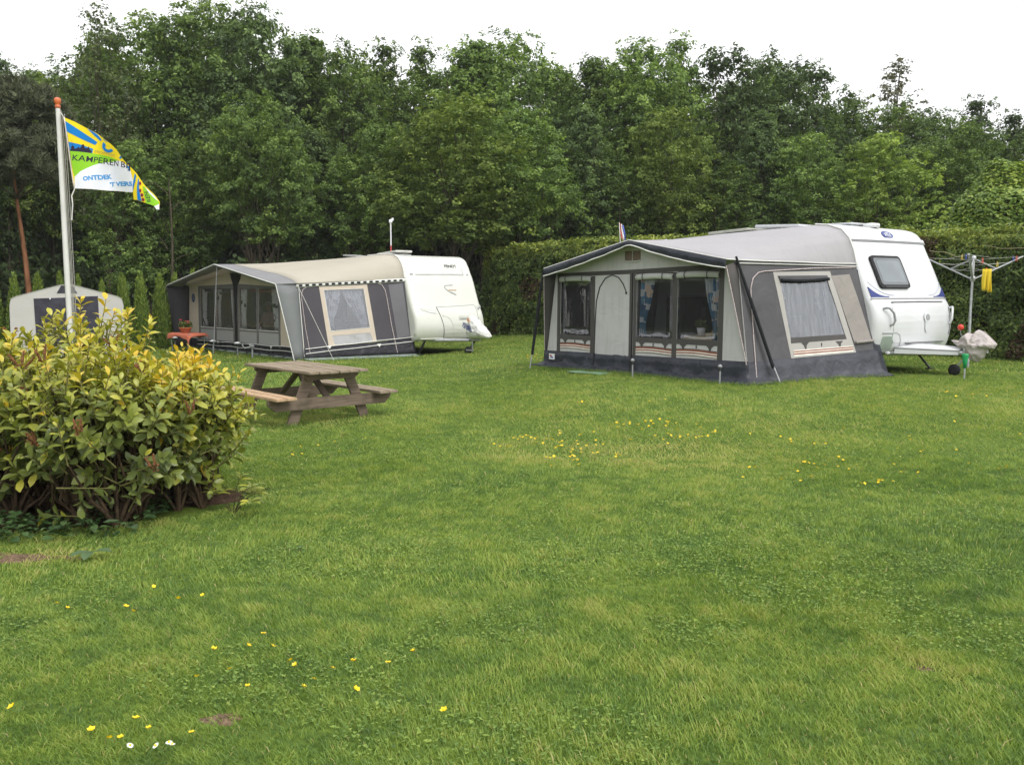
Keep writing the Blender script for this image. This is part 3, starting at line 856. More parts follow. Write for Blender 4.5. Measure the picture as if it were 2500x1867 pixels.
# ------------------------------------------------------------------ small conifers in a row
M_thuja = leafmat('thuja_sprays', [(0, (0.050, 0.095, 0.022)), (.5, (0.125, 0.195, 0.036)), (1, (0.28, 0.35, 0.065))], .2, .6, obj_var=.12)
def thuja_mesh(seed):
    r = np.random.default_rng(seed); n = 6500
    u = 1 - np.sqrt(r.random(n)); u = np.clip(u, 0, .99); a = r.random(n) * 6.283
    lob = 1 + .13 * np.sin(5 * a + 9 * u + seed) + .12 * np.sin(8 * a - 17 * u)
    rr = .36 * np.sqrt(np.clip(1 - u, 0, 1)) * (1 - .45 * u) * lob * (.72 + .28 * r.random(n))
    P = np.stack([np.cos(a) * rr, np.sin(a) * rr, .05 + 2.2 * u], 1)
    N = np.stack([np.cos(a + r.normal(0, .8, n)), np.sin(a + r.normal(0, .8, n)), r.normal(0, .3, n)], 1)
    D = np.stack([np.cos(a) * .35, np.sin(a) * .35, np.ones(n)], 1) + r.normal(0, .2, (n, 3)); D /= np.linalg.norm(D, axis=1, keepdims=True)
    S = np.cross(D, N); S /= np.linalg.norm(S, axis=1, keepdims=True)
    L = .09 + .06 * r.random((n, 1))
    V = np.stack([P, P + S * .025 + D * L * .5, P + D * L, P - S * .025 + D * L * .5], 1).reshape(-1, 3)
    return np_mesh('foliage', V, np.arange(4 * n).reshape(-1, 4), [M_thuja], {'tint': np.repeat(np.clip(r.normal(.45, .2, n) + .25 * u, 0, 1), 4)})
TH = [thuja_mesh(51), thuja_mesh(52), thuja_mesh(53)]
mbt = MB(); mbt.tube([(0, 0, -.05), (0, 0, 1.9)], [.03, .008], 6); tt_ = mbt.build('trunk', M_bark); TH_tr = tt_.data; bpy.data.objects.remove(tt_)
for k, (px, Y, top, lab) in enumerate((
    (-15, 25.0, 668, 'small cone-shaped conifer cut by the left frame edge'),
    (35, 25.0, 664, 'small cone-shaped conifer left of the white tent roof, nearest the frame edge'),
    (93, 25.6, 662, 'small cone-shaped conifer behind the left slope of the white tent'),
    (147, 26.4, 660, 'slender conifer top just left of the flagpole behind the white tent'),
    (192, 27.4, 668, 'slender conifer top just right of the flagpole behind the white tent'),
    (249, 27.6, 676, 'small conifer behind the right slope of the white tent'),
    (299, 26.6, 664, 'cone-shaped conifer just right of the white tent'),
    (343, 26.9, 660, 'pointed conifer in the middle of the gap between tent and beige awning'),
    (390, 27.6, 664, 'rounded conifer nearest the left corner of the beige awning'),
    (428, 28.6, 664, 'conifer whose tip shows above the left corner of the beige awning'),
    (472, 29.8, 654, 'conifer whose tip shows above the left roof slope of the beige awning'))):
    x = X_at(px, Y); e = empty('conifer', (x, Y, Tz(x, Y)), k * 1.1); h = H_at(top, Y) / 2.3
    wf = .66 if k in (3, 4, 5) else .86
    e.scale = (h * wf, h * wf, h); tag(e, lab, 'conifer', 'row of small conifers at the wood edge')
    link('foliage', TH[k % 3], e); link('trunk', TH_tr, e)

# ------------------------------------------------------------------ clipped hedge behind the right caravan
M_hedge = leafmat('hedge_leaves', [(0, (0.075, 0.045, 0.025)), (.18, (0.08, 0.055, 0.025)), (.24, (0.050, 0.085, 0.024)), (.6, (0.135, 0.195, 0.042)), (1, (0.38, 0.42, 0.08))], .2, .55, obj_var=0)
M_twig = mat('hedge_twigs', (0.045, 0.032, 0.022), .95, .1, var=.5, scale=9, bump=1, bscale=12)
def hedge():
    r = np.random.default_rng(61)
    P0 = np.array([12.2, 17.0]); P1 = np.array([-1.05, 33.5]); Lh = np.linalg.norm(P1 - P0); d = (P1 - P0) / Lh; nb = np.array([d[1], -d[0]])
    if nb[1] < 0: nb = -nb                       # towards the back
    th = 1.1
    def topz(s): return 2.52 + .50 * s / Lh
    e = empty('hedge', (float(P0[0]), float(P0[1]), 0)); tag(e, 'long clipped green hedge with brown bare patches behind the right caravan', 'hedge')
    def W3(s, b, z):
        g = T(P0[0] + d[0] * s + nb[0] * b, P0[1] + d[1] * s + nb[1] * b)
        return np.stack([d[0] * s + nb[0] * b, d[1] * s + nb[1] * b, z + g * 1.0], -1)
    n = 105000
    s = Lh * r.random(n) ** 1.25; zt = topz(s)
    which = r.random(n)
    wob = .10 * (vn1(s, zt * 3, .8) - .5) + .12 * (vn2(s * 1.0, which * 9, .5) - .5)
    z = zt * (1 - r.random(n) ** 1.1 * .99)
    bump = .30 * (vn1(s, z, .55) - .5) + .22 * (vn2(s, z, .2) - .5)
    front_b = bump + .22 * r.random(n) ** 1.5
    is_top = which > .80
    b = np.where(is_top, th * r.random(n), front_b)
    z = np.where(is_top, zt + .24 * (vn2(s, b, .35) - .35) + .16 * r.random(n) ** 3, z)
    end = which < .05
    s2 = np.where(end, Lh + .25 * (vn1(b * 7, z, .4) - .5) - .2 * r.random(n), s)
    b = np.where(end, th * r.random(n), b)
    P = W3(s2, b, z)
    outn = np.where(is_top[:, None], [0, 0, 1.0], np.where(end[:, None], [d[0], d[1], .3], [-nb[0], -nb[1], .5]))
    N = outn + r.normal(0, .55, (n, 3))
    size = np.where(s2 < Lh * .5, .085, .11)
    V, F_ = quad_leaves(P, N, size, r, .5)
    # dead brown patches have a shape of their own, and live green tops
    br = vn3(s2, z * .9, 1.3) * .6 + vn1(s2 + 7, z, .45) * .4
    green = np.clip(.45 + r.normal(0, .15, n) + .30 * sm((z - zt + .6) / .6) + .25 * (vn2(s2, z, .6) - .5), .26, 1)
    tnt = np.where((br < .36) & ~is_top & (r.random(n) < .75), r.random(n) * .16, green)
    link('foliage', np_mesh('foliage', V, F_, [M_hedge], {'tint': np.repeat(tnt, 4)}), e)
    mb = MB()
    def core(u, v):
        z = -.1 + (topz(u) - .12 + .1) * v
        return W3(u, .30 + .1 * math.sin(u * 3.1 + v * 7) * math.sin(v * 9 + u), z)
    mb.grid(core, np.linspace(0, Lh - .25, 80), np.linspace(0, 1, 12))
    mb.grid(lambda u, v: W3(u, .30 + (th - .4) * v, topz(u) - .12), np.linspace(0, Lh - .25, 80), [0, .5, 1])
    mb.grid(lambda u, v: W3(Lh - .25, .3 + (th - .4) * u, -.1 + (topz(Lh)) * v), [0, .5, 1], [0, .5, 1])
    mb.grid(lambda u, v: W3(u, th - .1, -.1 + (topz(u)) * v), np.linspace(0, Lh - .25, 30), [0, .5, 1])
    mb.build('branches', M_twig, e)
    mb = MB()
    for (s0, s1, z0, z1) in ((1.5, 3.4, 2.30, 2.38), (3.6, 4.6, 2.18, 2.28), (.6, 1.3, 2.42, 2.40)):   # pale bare shoots along the top
        pts = [tuple(W3(s0 + (s1 - s0) * t, -.16 + .03 * math.sin(9 * t), z0 + (z1 - z0) * t + .05 * math.sin(5 * t + s0) + .02 * math.sin(13 * t))) for t in np.linspace(0, 1, 7)]
        mb.tube(pts, .006, 5)
    mb.build('pale_shoots', mat('pale_shoot', (.42, .36, .22), .8, .2), e)
hedge()

# ivy-covered mound over the hedge, right edge
M_ivy = leafmat('ivy_leaves', [(0, (0.060, 0.110, 0.028)), (.5, (0.175, 0.270, 0.050)), (1, (0.42, 0.50, 0.10))], .25, .4, .4, obj_var=0)
def ivy():
    r = np.random.default_rng(66)
    Y0 = 24.0; X0 = X_at(2478, Y0, 3) - .15
    e = empty('ivy_mound', (X0, Y0, Tz(X0, Y0))); tag(e, 'big rounded ivy-covered mound of leaves above the hedge at the right', 'ivy bush')
    blobs = [(.0, 0, 2.1, 1.75, 2.55), (-1.05, -.1, 1.6, 1.15, 1.95), (1.3, .2, 2.4, 1.8, 2.4)]
    Ps = []; Ns = []
    for (bx, by, bz, rx, rz) in blobs:
        n = 24000; dd = rand_dirs(r, n); dd[:, 1] = -np.abs(dd[:, 1])
        lay = 1 - .10 * r.random(n) ** 2 + .12 * (vn1(dd[:, 0] * rx + 5, dd[:, 2] * rz + bz, .45) - .5) + .05 * np.sin(dd[:, 2] * 14)
        P = np.stack([bx + dd[:, 0] * rx * lay, by + dd[:, 1] * 1.6 * lay, bz + dd[:, 2] * rz * lay], 1)
        Ps.append(P); Ns.append(dd + [0, 0, .5] + r.normal(0, .4, (n, 3)))
    P = np.concatenate(Ps); N = np.concatenate(Ns); k = P[:, 2] > -.05; P, N = P[k], N[k]
    V, F_ = quad_leaves(P, N, np.full(len(P), .10), r, .85)
    t = np.clip(r.normal(.42, .17, len(P)) + .3 * (vn2(P[:, 0] + 9, P[:, 2], .7) - .5) + .08 * (P[:, 2] - 2.5), 0, 1)
    link('foliage', np_mesh('foliage', V, F_, [M_ivy], {'tint': np.repeat(t, 4)}), e)
    mb = MB()
    for (bx, by, bz, rx, rz) in blobs:
        mb.grid(lambda a, b, q_=(bx, by, bz, rx, rz): (q_[0] + math.cos(a) * math.cos(b) * (q_[3] - .3), q_[1] + math.sin(a) * math.cos(b) * 1.3, q_[2] + math.sin(b) * (q_[4] - .3)),
                [6.283 * k / 20 for k in range(20)], [-1.5, -1, -.5, 0, .5, 1, 1.5], closed=True)
    mb.build('branches', M_twig, e)
    # greyer shrub leaning out at the foot
    r2 = np.random.default_rng(67); n = 5000
    dd = rand_dirs(r2, n); P = dd * [1.1, .8, 1.25] * (.55 + .45 * r2.random((n, 1))) + [0, 0, 1.55]
    V, F_ = quad_leaves(P, dd + r2.normal(0, .6, (n, 3)), np.full(n, .10), r2)
    x = X_at(2255, 23.5)
    s_ = empty('shrub', (x, 23.5, Tz(x, 23.5))); tag(s_, 'dull grey-green shrub at the left foot of the ivy mound, over the hedge', 'shrub')
    link('foliage', np_mesh('foliage', V, F_, [M_leaf['wisp']], {'tint': np.repeat(r2.random(n) * .35, 4)}), s_)
    mb = MB()
    for k in range(6):
        a = k; mb.tube([(0, 0, -.05), (.3 * math.cos(a), .3 * math.sin(a), 1.0), (.8 * math.cos(a), .6 * math.sin(a), 2.2)], [.03, .02, .008], 5)
    mb.build('stems', M_twig, s_)
ivy()

# ------------------------------------------------------------------ cherry laurels in the bed
LA = [(0, (0.060, 0.085, 0.034)), (.3, (0.150, 0.190, 0.050)), (.55, (0.28, 0.32, 0.055)), (.8, (0.52, 0.48, 0.06)), (1, (0.72, 0.50, 0.045))]
M_laurel = leafmat('laurel_leaves', LA, .22, .35, .5, obj_var=0, tmul=1.1)
M_lstem = mat('laurel_stem', (0.075, 0.05, 0.03), .8, .2, var=.4, scale=20, bump=.4)
M_shoot = mat('laurel_young_stem', (0.16, 0.15, 0.05), .7, .3)
M_spike = mat('laurel_dead_flower_spikes', (0.22, 0.105, 0.05), .9, .1, var=.3, scale=30)
def laurel(x, y, rx, ry, h, nsh, label, seed, yb=0.0, orange=0, upright=0.0, ripe=6, zmin=.10):
    r = np.random.default_rng(seed)
    e = empty('laurel_bush', (x, y, Tz(x, y))); tag(e, label, 'laurel bush', 'laurels in the planting bed')
    cz = h * .52; rz = h * .48
    d = rand_dirs(r, nsh * 5); d[:, 2] = d[:, 2] * .9 + .22; d /= np.linalg.norm(d, axis=1, keepdims=True)
    rad = np.clip(1 - .42 * r.random(len(d)) ** 1.5, 0, 1) * (1 + .10 * np.sin(d[:, 0] * 5 + seed) + .12 * r.normal(0, 1, len(d)).clip(-1, 1))
    tip = np.stack([d[:, 0] * rx * rad, d[:, 1] * ry * rad, cz + d[:, 2] * rz * rad], 1)
    k = (tip[:, 2] > zmin) & (r.random(len(tip)) < .35 + .9 * (tip[:, 2] / h)); tip, d, rad = tip[k][:nsh], d[k][:nsh], rad[k][:nsh]
    up = np.clip(d[:, 2], 0, 1)
    sd = d * (.55 + .3 * r.random((len(d), 1))) + np.array([0, 0, 1.0]) * (.35 + up[:, None] * .7); sd += r.normal(0, .22, sd.shape); sd /= np.linalg.norm(sd, axis=1, keepdims=True)
    B = []; D = []; U = []; L = []; W = []; t = []
    msh = MB(); mst = MB(); spikes = []
    roots = [(rx * .30 * math.cos(a), ry * .30 * math.sin(a), -.03) for a in np.linspace(0, 6.28, 6)[:-1] + r.random()]
    for i in range(len(tip)):
        n = int(r.integers(8, 13)); sl = .16 + .12 * r.random()
        if upright and up[i] > .5 and r.random() < upright: sl = .34; n = 16; sd[i] = np.array([sd[i][0] * .2, sd[i][1] * .2, 1.0]); sd[i] /= np.linalg.norm(sd[i])
        ax = sd[i]; s1 = np.cross(ax, [0.3, 0.2, 1.0] if abs(ax[2]) < .9 else [1, .1, 0]); s1 /= np.linalg.norm(s1); s2_ = np.cross(ax, s1)
        hi_ = tip[i][2] / h
        ty = .30 + .46 * max(0, (hi_ - .45) / .55) * rad[i] + yb * rad[i] + r.normal(0, .09)
        if i < orange and i % 2: ty = .90
        for j in range(n):
            f = (j + .5) / n; a = j * 2.4 + i
            rd = s1 * math.cos(a) + s2_ * math.sin(a)
            ang = 1.35 - .95 * f
            dv = ax * math.cos(ang) + rd * math.sin(ang) + np.array([0, 0, -.35 * (1 - f)])
            B.append(tip[i] + ax * (f - 1) * sl); D.append(dv); U.append(ax + rd * -.2 + r.normal(0, .15, 3))
            l_ = (.060 + .062 * r.random()) * (1.0 if f < .8 else .75); L.append(l_); W.append(l_ * (.42 + .13 * r.random()))
            t.append(np.clip(ty + .16 * (f - .4) + r.normal(0, .05) + (.45 if r.random() < .02 else 0), 0.02, 1))
        msh.tube([tuple(tip[i] - ax * sl * 1.35), tuple(tip[i])], [.006, .003], 5, cap=False)
        if r.random() < .42:
            q0 = Vector(roots[int(r.integers(0, len(roots)))]); q2 = Vector(tip[i] - ax * sl * 1.3)
            qm = q0.lerp(q2, .55); qm.z *= .8; qm.x += r.normal(0, .05); qm.y += r.normal(0, .05)
            mst.tube([q0, q0.lerp(qm, .5) + Vector((0, 0, .03)), qm, q2], [.016, .014, .010, .006], 6, cap=False)
    for q in roots[:4]:
        mst.tube([q, (q[0] * 1.4, q[1] * 1.4, h * .35), (q[0] * 2.0, q[1] * 1.8, h * .7)], [.019, .015, .008], 7, cap=False)
    V, F_ = shaped_leaves(np.array(B), np.array(D), np.array(U), np.array(L), np.array(W), r)
    link('foliage', np_mesh('foliage', V, F_, [M_laurel], {'tint': np.repeat(np.array(t), 15)}, smooth=True), e)
    mst.build('stems', M_lstem, e); msh.build('young_shoots', M_shoot, e)
    for i in range(ripe):
        kk = int(r.integers(0, len(tip))); p = tip[kk] + d[kk] * .02
        if d[kk][1] > .3: continue
        spk = MB(); spikes.append(spk)
        for j in range(3):
            a = r.normal(0, .4, 3); ax = np.array([a[0], a[1] - .3, 1.0]); ax /= np.linalg.norm(ax)
            b0 = Vector(p) + Vector(a) * .03; e_ = b0 + Vector(ax) * .10
            spk.tube([b0, b0.lerp(e_, .4), e_], [.004, .011, .004], 5)
            for q in range(8):
                c_ = b0.lerp(e_, q / 8); spk.box(c_ + Vector(r.normal(0, .008, 3)), (.012, .012, .010))
    for sb_ in spikes: sb_.build('dead_flower_spike', M_spike, e)
    return e
laurel(-2.52, 7.05, .52, .50, 1.18, 175, 'yellow-green laurel at the right end of the bed, by the picnic table', 71, yb=.12, ripe=1)
laurel(-2.92, 6.55, .68, .58, 1.26, 250, 'olive green laurel with brown flower spikes in the middle front of the bed', 72, yb=-.02, ripe=16)
laurel(-3.70, 6.75, .72, .62, 1.38, 250, 'laurel cut by the left frame edge with orange-yellow leaves', 73, yb=.02, orange=11, ripe=6)
laurel(-2.95, 7.75, .68, .52, 1.22, 200, 'bright yellow laurel at the back of the bed in front of the beige awning', 74, yb=.14, ripe=2)
laurel(-3.65, 7.85, .75, .55, 1.56, 240, 'tall laurel with upright lance-like shoots at the foot of the flagpole', 75, yb=.05, upright=.30, ripe=8)
laurel(-4.6, 7.3, .75, .65, 1.5, 110, 'laurel almost wholly beyond the left frame edge', 76, yb=.0)
def sprig():
    r = np.random.default_rng(79); x, y = -2.10, 6.80
    e = empty('laurel_seedling', (x, y, Tz(x, y))); tag(e, 'low pale green laurel sprig at the lower right corner of the bed', 'seedling')
    B = []; D = []; U = []; L = []; t = []; mb = MB()
    for k in range(7):
        a = -1.0 + k * .62; rr = .12 + .2 * r.random(); tp = np.array([rr * math.cos(a) + .03, rr * math.sin(a) * .6, .12 + .18 * r.random()])
        mb.tube([(0, 0, -.02), tuple(tp * [.5, .5, .7]), tuple(tp)], [.0035, .003, .002], 5)
        for j in range(9):
            an = j * 2.4; B.append(tp * (1 - .02 * j)); D.append([math.cos(an), math.sin(an), .35]); U.append([0, 0, 1.0] + r.normal(0, .2, 3)); L.append(.07 + .04 * r.random()); t.append(.55 + r.normal(0, .1))
    V, F_ = shaped_leaves(np.array(B), np.array(D), np.array(U), np.array(L), np.array(L) * .38, r)
    link('foliage', np_mesh('foliage', V, F_, [M_laurel], {'tint': np.repeat(np.array(t), 15)}, smooth=True), e); mb.build('stems', M_lstem, e)
sprig()
def ground_cover():
    r = np.random.default_rng(80); n = 3600
    a = r.random(n) * 6.283; q_ = .55 + .55 * r.random(n)
    X = -3.45 + math.cos(.15) * np.cos(a) * 1.42 * q_; Yy = 7.15 + np.sin(a) * .98 * q_ - .15
    k = (Yy < 7.25) & (X < -2.55) & (vn1(X, Yy, .3) > .30) & (np.hypot(X - straw_c.x, (Yy - straw_c.y) * 2) > .35); X, Yy = X[k], Yy[k]; n = len(X)
    B = np.stack([X, Yy, T(X, Yy) + .03 + .09 * r.random(n)], 1)
    D = np.stack([np.cos(a[:n] * 9), np.sin(a[:n] * 9), r.normal(.15, .25, n)], 1)
    L = .03 + .05 * r.random(n) ** 2
    V, F_ = shaped_leaves(B, D, np.tile([0, 0, 1.0], (n, 1)) + r.normal(0, .25, (n, 3)), L, L * .7, r)
    M_gc = leafmat('ground_cover_leaves', [(0, (0.028, 0.060, 0.022)), (.6, (0.06, 0.115, 0.035)), (1, (0.12, 0.18, 0.07))], .15, .5, .3, obj_var=0)
    o = link('ground_cover', np_mesh('ground_cover', V, F_, [M_gc], {'tint': np.repeat(np.clip(r.normal(.45, .25, n), 0, 1), 15)}, smooth=True))
    tag(o, 'low dark green weeds along the foot of the laurel bed', 'weeds', kind='stuff')
    for k, (px, py, s, lab) in enumerate(((165, 1305, .13, 'large pale grey-green leaf, leftmost of the weeds under the laurels'), (225, 1365, .13, 'broad grey-green leaf drooping onto the lawn beside the dry straw patch'), (740, 1340, .05, 'single fallen pale leaf lying alone on the lawn right of the bed'), (310, 1298, .15, 'broad grey-green leaf below the middle laurel'))):
        p = gp(px, py); r3 = np.random.default_rng(k)
        nl = 1 if k == 2 else 3
        B = np.tile([0, 0, .05 if k != 2 else .02], (nl, 1)); D = np.array([[math.cos(2.5 + 1.3 * j + k), -abs(math.sin(1 + j)), .15] for j in range(nl)])
        V, F_ = shaped_leaves(B + 0.0, D, np.tile([0, 0, 1.0], (nl, 1)), np.full(nl, s), np.full(nl, s * .55), r3, droop=.2)
        o = link('fallen_leaf' if k == 2 else 'weed_leaf', np_mesh('leaf', V, F_, [leafmat('pale_leaf', [(0, (.07, .12, .055)), (1, (.16, .24, .12))], .2, .5, obj_var=0)], {'tint': np.full(len(V), .4)}, smooth=True), None, p)
        tag(o, lab, 'leaf')
ground_cover()

# ------------------------------------------------------------------ materials of the camping gear
M_white = mat('gelcoat_white', (0.66, 0.67, 0.69), 0.28, 0.5, var=.03, scale=2, coat=.3, dirt=((.55, .56, .52), 1.5, .25))
M_cream = mat('gelcoat_cream', (0.66, 0.67, 0.61), 0.25, 0.5, var=.03, scale=2, coat=.3, dirt=((.6, .6, .54), 1.2, .2))
M_seam = mat('grey_seam', (0.22, 0.22, 0.23), .5, .3)
M_seaml = mat('pale_seam', (0.45, 0.46, 0.47), .5, .3)
M_black = mat('black_rubber', (0.018, 0.018, 0.020), .6, .3)
M_dplast = mat('dark_plastic', (0.045, 0.045, 0.05), .45, .4)
M_gplast = mat('grey_plastic', (0.30, 0.31, 0.32), .5, .4)
M_metal = mat('galvanised_metal', (0.50, 0.51, 0.53), .4, .5, metal=.6, var=.15, scale=14)
M_alu = mat('grey_painted_steel', (0.40, 0.41, 0.43), .45, .5, metal=.3)
M_blue = mat('logo_blue', (0.03, 0.05, 0.22), .4, .4, var=.02)
M_blue2 = mat('navy_trim', (0.03, 0.045, 0.20), .4, .4, var=.02)
M_wlet = mat('white_lettering', (0.85, 0.86, 0.88), .5, .3, var=.02)
M_darkglass = mat('tinted_window', (0.10, 0.115, 0.13), .06, .8, var=.3, scale=1.5, coat=.8)
M_chrome = mat('chrome', (0.75, 0.76, 0.78), .15, .6, metal=1.0)

F_roofW = fabric('grey_awning_roof', (0.41, 0.40, 0.415), trans=.12, var=.04, dirt=.10, bump=.2, bscale=1.6)
F_beigeW = fabric('stone_wall_cloth', (0.56, 0.555, 0.56), trans=.06, var=.05, dirt=.22, bump=.5, bscale=2.5)
F_beigeW2 = fabric('warm_stone_wall_cloth', (0.43, 0.415, 0.395), trans=.06, var=.04, dirt=.08)
F_greyW = fabric('charcoal_wall_cloth', (0.098, 0.095, 0.103), trans=.02, var=.14, bump=.7, bscale=2.2)
F_postW = fabric('dark_grey_band', (0.085, 0.08, 0.078), trans=.02, var=.10)
F_slate = fabric('slate_vinyl_skirt', (0.056, 0.058, 0.070), trans=0, var=.22, scale=3, rough=.42, bump=.7, bscale=5)
F_slateb = fabric('blue_black_vinyl', (0.036, 0.040, 0.051), trans=0, var=.2, scale=3, rough=.42, bump=.7, bscale=5)
F_hem = fabric('white_piping', (0.75, 0.75, 0.72), trans=0)
F_roll = fabric('rolled_blind', (0.54, 0.55, 0.53), trans=.1)
F_mesh = fabric('pale_mesh', (0.36, 0.33, 0.31), trans=.2, bump=.5, bscale=4)
F_stripeO = mat('brick_stripe', (0.30, 0.115, 0.075), .8, .2)
F_stripeW = mat('white_stripe', (0.78, 0.76, 0.70), .8, .2)
F_stripeB = mat('brown_stripe', (0.13, 0.09, 0.07), .8, .2)
F_floorW = mat('dark_groundsheet', (0.035, 0.037, 0.040), .8, .2)
F_strap = mat('black_strap', (0.012, 0.013, 0.016), .7, .2)
M_film = film('window_vinyl', (.84, .84, .86), gloss=.02, haze=.02, bump=.22, bscale=1.6)
M_film_side = film('milky_window_vinyl', (.72, .74, .77), gloss=.12, haze=.24, hcol=(.24, .25, .28), bump=.35, bscale=1.5)
M_film_low = film('milky_grey_panel', (.5, .5, .52), gloss=.08, haze=.80, hcol=(.50, .50, .51), bump=.6, bscale=1.5)
F_roofF = fabric('cream_awning_roof', (0.63, 0.59, 0.50), trans=.34, var=.03, dirt=.05, bump=.18, bscale=1.3)
F_greyF = fabric('mid_grey_hood', (0.32, 0.32, 0.33), trans=.25, var=.05)
F_greyF2 = fabric('grey_green_wing', (0.20, 0.21, 0.215), trans=.03, var=.08)
F_beigeF = fabric('sand_wall_cloth', (0.66, 0.57, 0.475), trans=.14, var=.04, dirt=.05)
F_darkF = fabric('anthracite_wall_cloth', (0.075, 0.070, 0.080), trans=.01, var=.10)
F_skirtF = fabric('black_vinyl_skirt', (0.028, 0.027, 0.034), trans=0, rough=.4, var=.2, bump=.7, bscale=5)
F_sheetF = fabric('pale_green_groundsheet', (0.25, 0.29, 0.285), trans=0, rough=.6, var=.15, bump=.6, bscale=6)
F_postF = fabric('grey_window_post', (0.17, 0.165, 0.165), trans=.02)
F_meshF = fabric('grey_mesh', (0.17, 0.165, 0.18), trans=.1)
M_rope = mat('white_rope', (.70, .68, .64), .9, .1)
M_ropep = mat('pink_white_rope', (.58, .50, .50), .9, .1, var=.4, scale=60)

def pattern_mat(name, c0, cs, scale, sx=1.0):
    m, nt, out = nodes_of(name)
    tc = nt.nodes.new('ShaderNodeTexCoord'); mp = nt.nodes.new('ShaderNodeMapping'); mp.inputs['Scale'].default_value = (sx, sx, 1)
    vo = nt.nodes.new('ShaderNodeTexVoronoi'); vo.distance = 'CHEBYCHEV'; vo.inputs['Scale'].default_value = scale; vo.inputs['Randomness'].default_value = .75
    nt.links.new(tc.outputs['Object'], mp.inputs['Vector']); nt.links.new(mp.outputs[0], vo.inputs['Vector'])
    rp = nt.nodes.new('ShaderNodeValToRGB'); rp.color_ramp.interpolation = 'CONSTANT'
    sp = nt.nodes.new('ShaderNodeSeparateColor'); nt.links.new(vo.outputs['Color'], sp.inputs[0]); nt.links.new(sp.outputs[0], rp.inputs['Fac'])
    e = rp.color_ramp.elements; e[0].color = (*c0, 1); e[1].position = cs[0][0]; e[1].color = (*cs[0][1], 1)
    for (p_, c_) in cs[1:]:
        k = e.new(p_); k.color = (*c_, 1)
    d = nt.nodes.new('ShaderNodeBsdfDiffuse'); t = nt.nodes.new('ShaderNodeBsdfTranslucent'); ms = nt.nodes.new('ShaderNodeMixShader'); ms.inputs['Fac'].default_value = .3
    nt.links.new(rp.outputs[0], d.inputs['Color']); nt.links.new(rp.outputs[0], t.inputs['Color'])
    nt.links.new(d.outputs[0], ms.inputs[1]); nt.links.new(t.outputs[0], ms.inputs[2]); nt.links.new(ms.outputs[0], out.inputs['Surface'])
    return m
F_curW = pattern_mat('blue_patterned_curtain', (.12, .28, .42), [(.45, (.20, .40, .55)), (.62, (.80, .85, .86)), (.78, (.10, .20, .34)), (.9, (.90, .74, .60))], 9)
F_curF = pattern_mat('white_and_black_curtain', (.92, .92, .93), [(.55, (.80, .81, .83)), (.78, (.10, .10, .12)), (.86, (.85, .85, .86))], 11)
F_netF = pattern_mat('white_net_curtain', (.82, .83, .86), [(.4, (.60, .61, .66)), (.65, (.88, .88, .90)), (.85, (.42, .43, .48))], 8)

# ------------------------------------------------------------------ caravans
PROF_W = [(.30, .33), (.42, .36), (.50, .48), (.555, .70), (.565, .95), (.52, 1.15), (.455, 1.27), (.425, 1.32), (.20, 1.83), (-.02, 2.30), (-.09, 2.42), (-.21, 2.52), (-.42, 2.585), (-.7, 2.595), (-4.3, 2.49), (-4.6, 2.42), (-4.78, 2.2), (-4.85, 1.3), (-4.80, .5), (-4.72, .34)]
PROF_F = [(.40, .38), (.52, .42), (.60, .55), (.63, .75), (.56, 1.05), (.44, 1.28), (.30, 1.6), (.17, 1.92), (.03, 2.2), (-.07, 2.37), (-.2, 2.50), (-.38, 2.60), (-.6, 2.66), (-.9, 2.675), (-6.8, 2.58), (-7.1, 2.47), (-7.25, 2.2), (-7.3, 1.3), (-7.25, .6), (-7.2, .38)]
def resample(prof, n):
    P = [Vector((x, z)) for x, z in prof]
    out = []
    for i in range(len(P)):     # Catmull-Rom through the points, straight where the run is long
        p0, p1, p2, p3 = P[i - 1], P[i], P[(i + 1) % len(P)], P[(i + 2) % len(P)]
        L_ = (p2 - p1).length
        if L_ > .4 or i == len(P) - 1: out.append(p1); continue
        for k in range(3):
            t = k / 3
            q = .5 * ((2 * p1) + (p2 - p0) * t + (2 * p0 - 5 * p1 + 4 * p2 - p3) * t * t + (3 * p1 - p0 - 3 * p2 + p3) * t ** 3)
            if (p1 - p0).length > .4 or (p3 - p2).length > .4: q = p1.lerp(p2, t)
            out.append(q)
    return out
def caravan_body(prof, Wd, bulge, mtl, e, name='body', skew=0.0):
    P = resample(prof, 3); cx = sum(p.x for p in P) / len(P); cz = 1.45
    ysn = [0, .012, .035, .07, .14, .3, .6, .9, Wd / 2, Wd - .9, Wd - .6, Wd - .3, Wd - .14, Wd - .07, Wd - .035, Wd - .012, Wd]
    mb = MB(); rings = []
    for y in ysn:
        dd = min(y, Wd - y); rr = .085
        ins = rr - math.sqrt(max(0, rr * rr - max(0, rr - dd) ** 2))
        tt = abs(2 * y / Wd - 1)
        for p in P:
            x, z = p.x, p.y
            front = sm((x + .5) / .5)
            nx = 1 if x > -2 else -1
            x2 = x + float(front) * (skew * (2 * y / Wd - 1) - bulge * tt ** 2.5) - ins * (nx if (z < 2.5) else .3 * nx)
            z2 = z - ins * (1 if z > 2.2 else (-1 if z < .5 else 0))
            mb.v.append((x2, y, z2))
    n = len(P)
    for j in range(len(ysn) - 1):
        for i in range(n):
            mb.f.append([j * n + i, j * n + (i + 1) % n, (j + 1) * n + (i + 1) % n, (j + 1) * n + i]); mb.m.append(0); mb.s.append(True)
    mb.f.append(list(range(n))); mb.m.append(0); mb.s.append(False)
    mb.f.append([(len(ysn) - 1) * n + i for i in range(n)][::-1]); mb.m.append(0); mb.s.append(False)
    return mb.build(name, mtl, e)
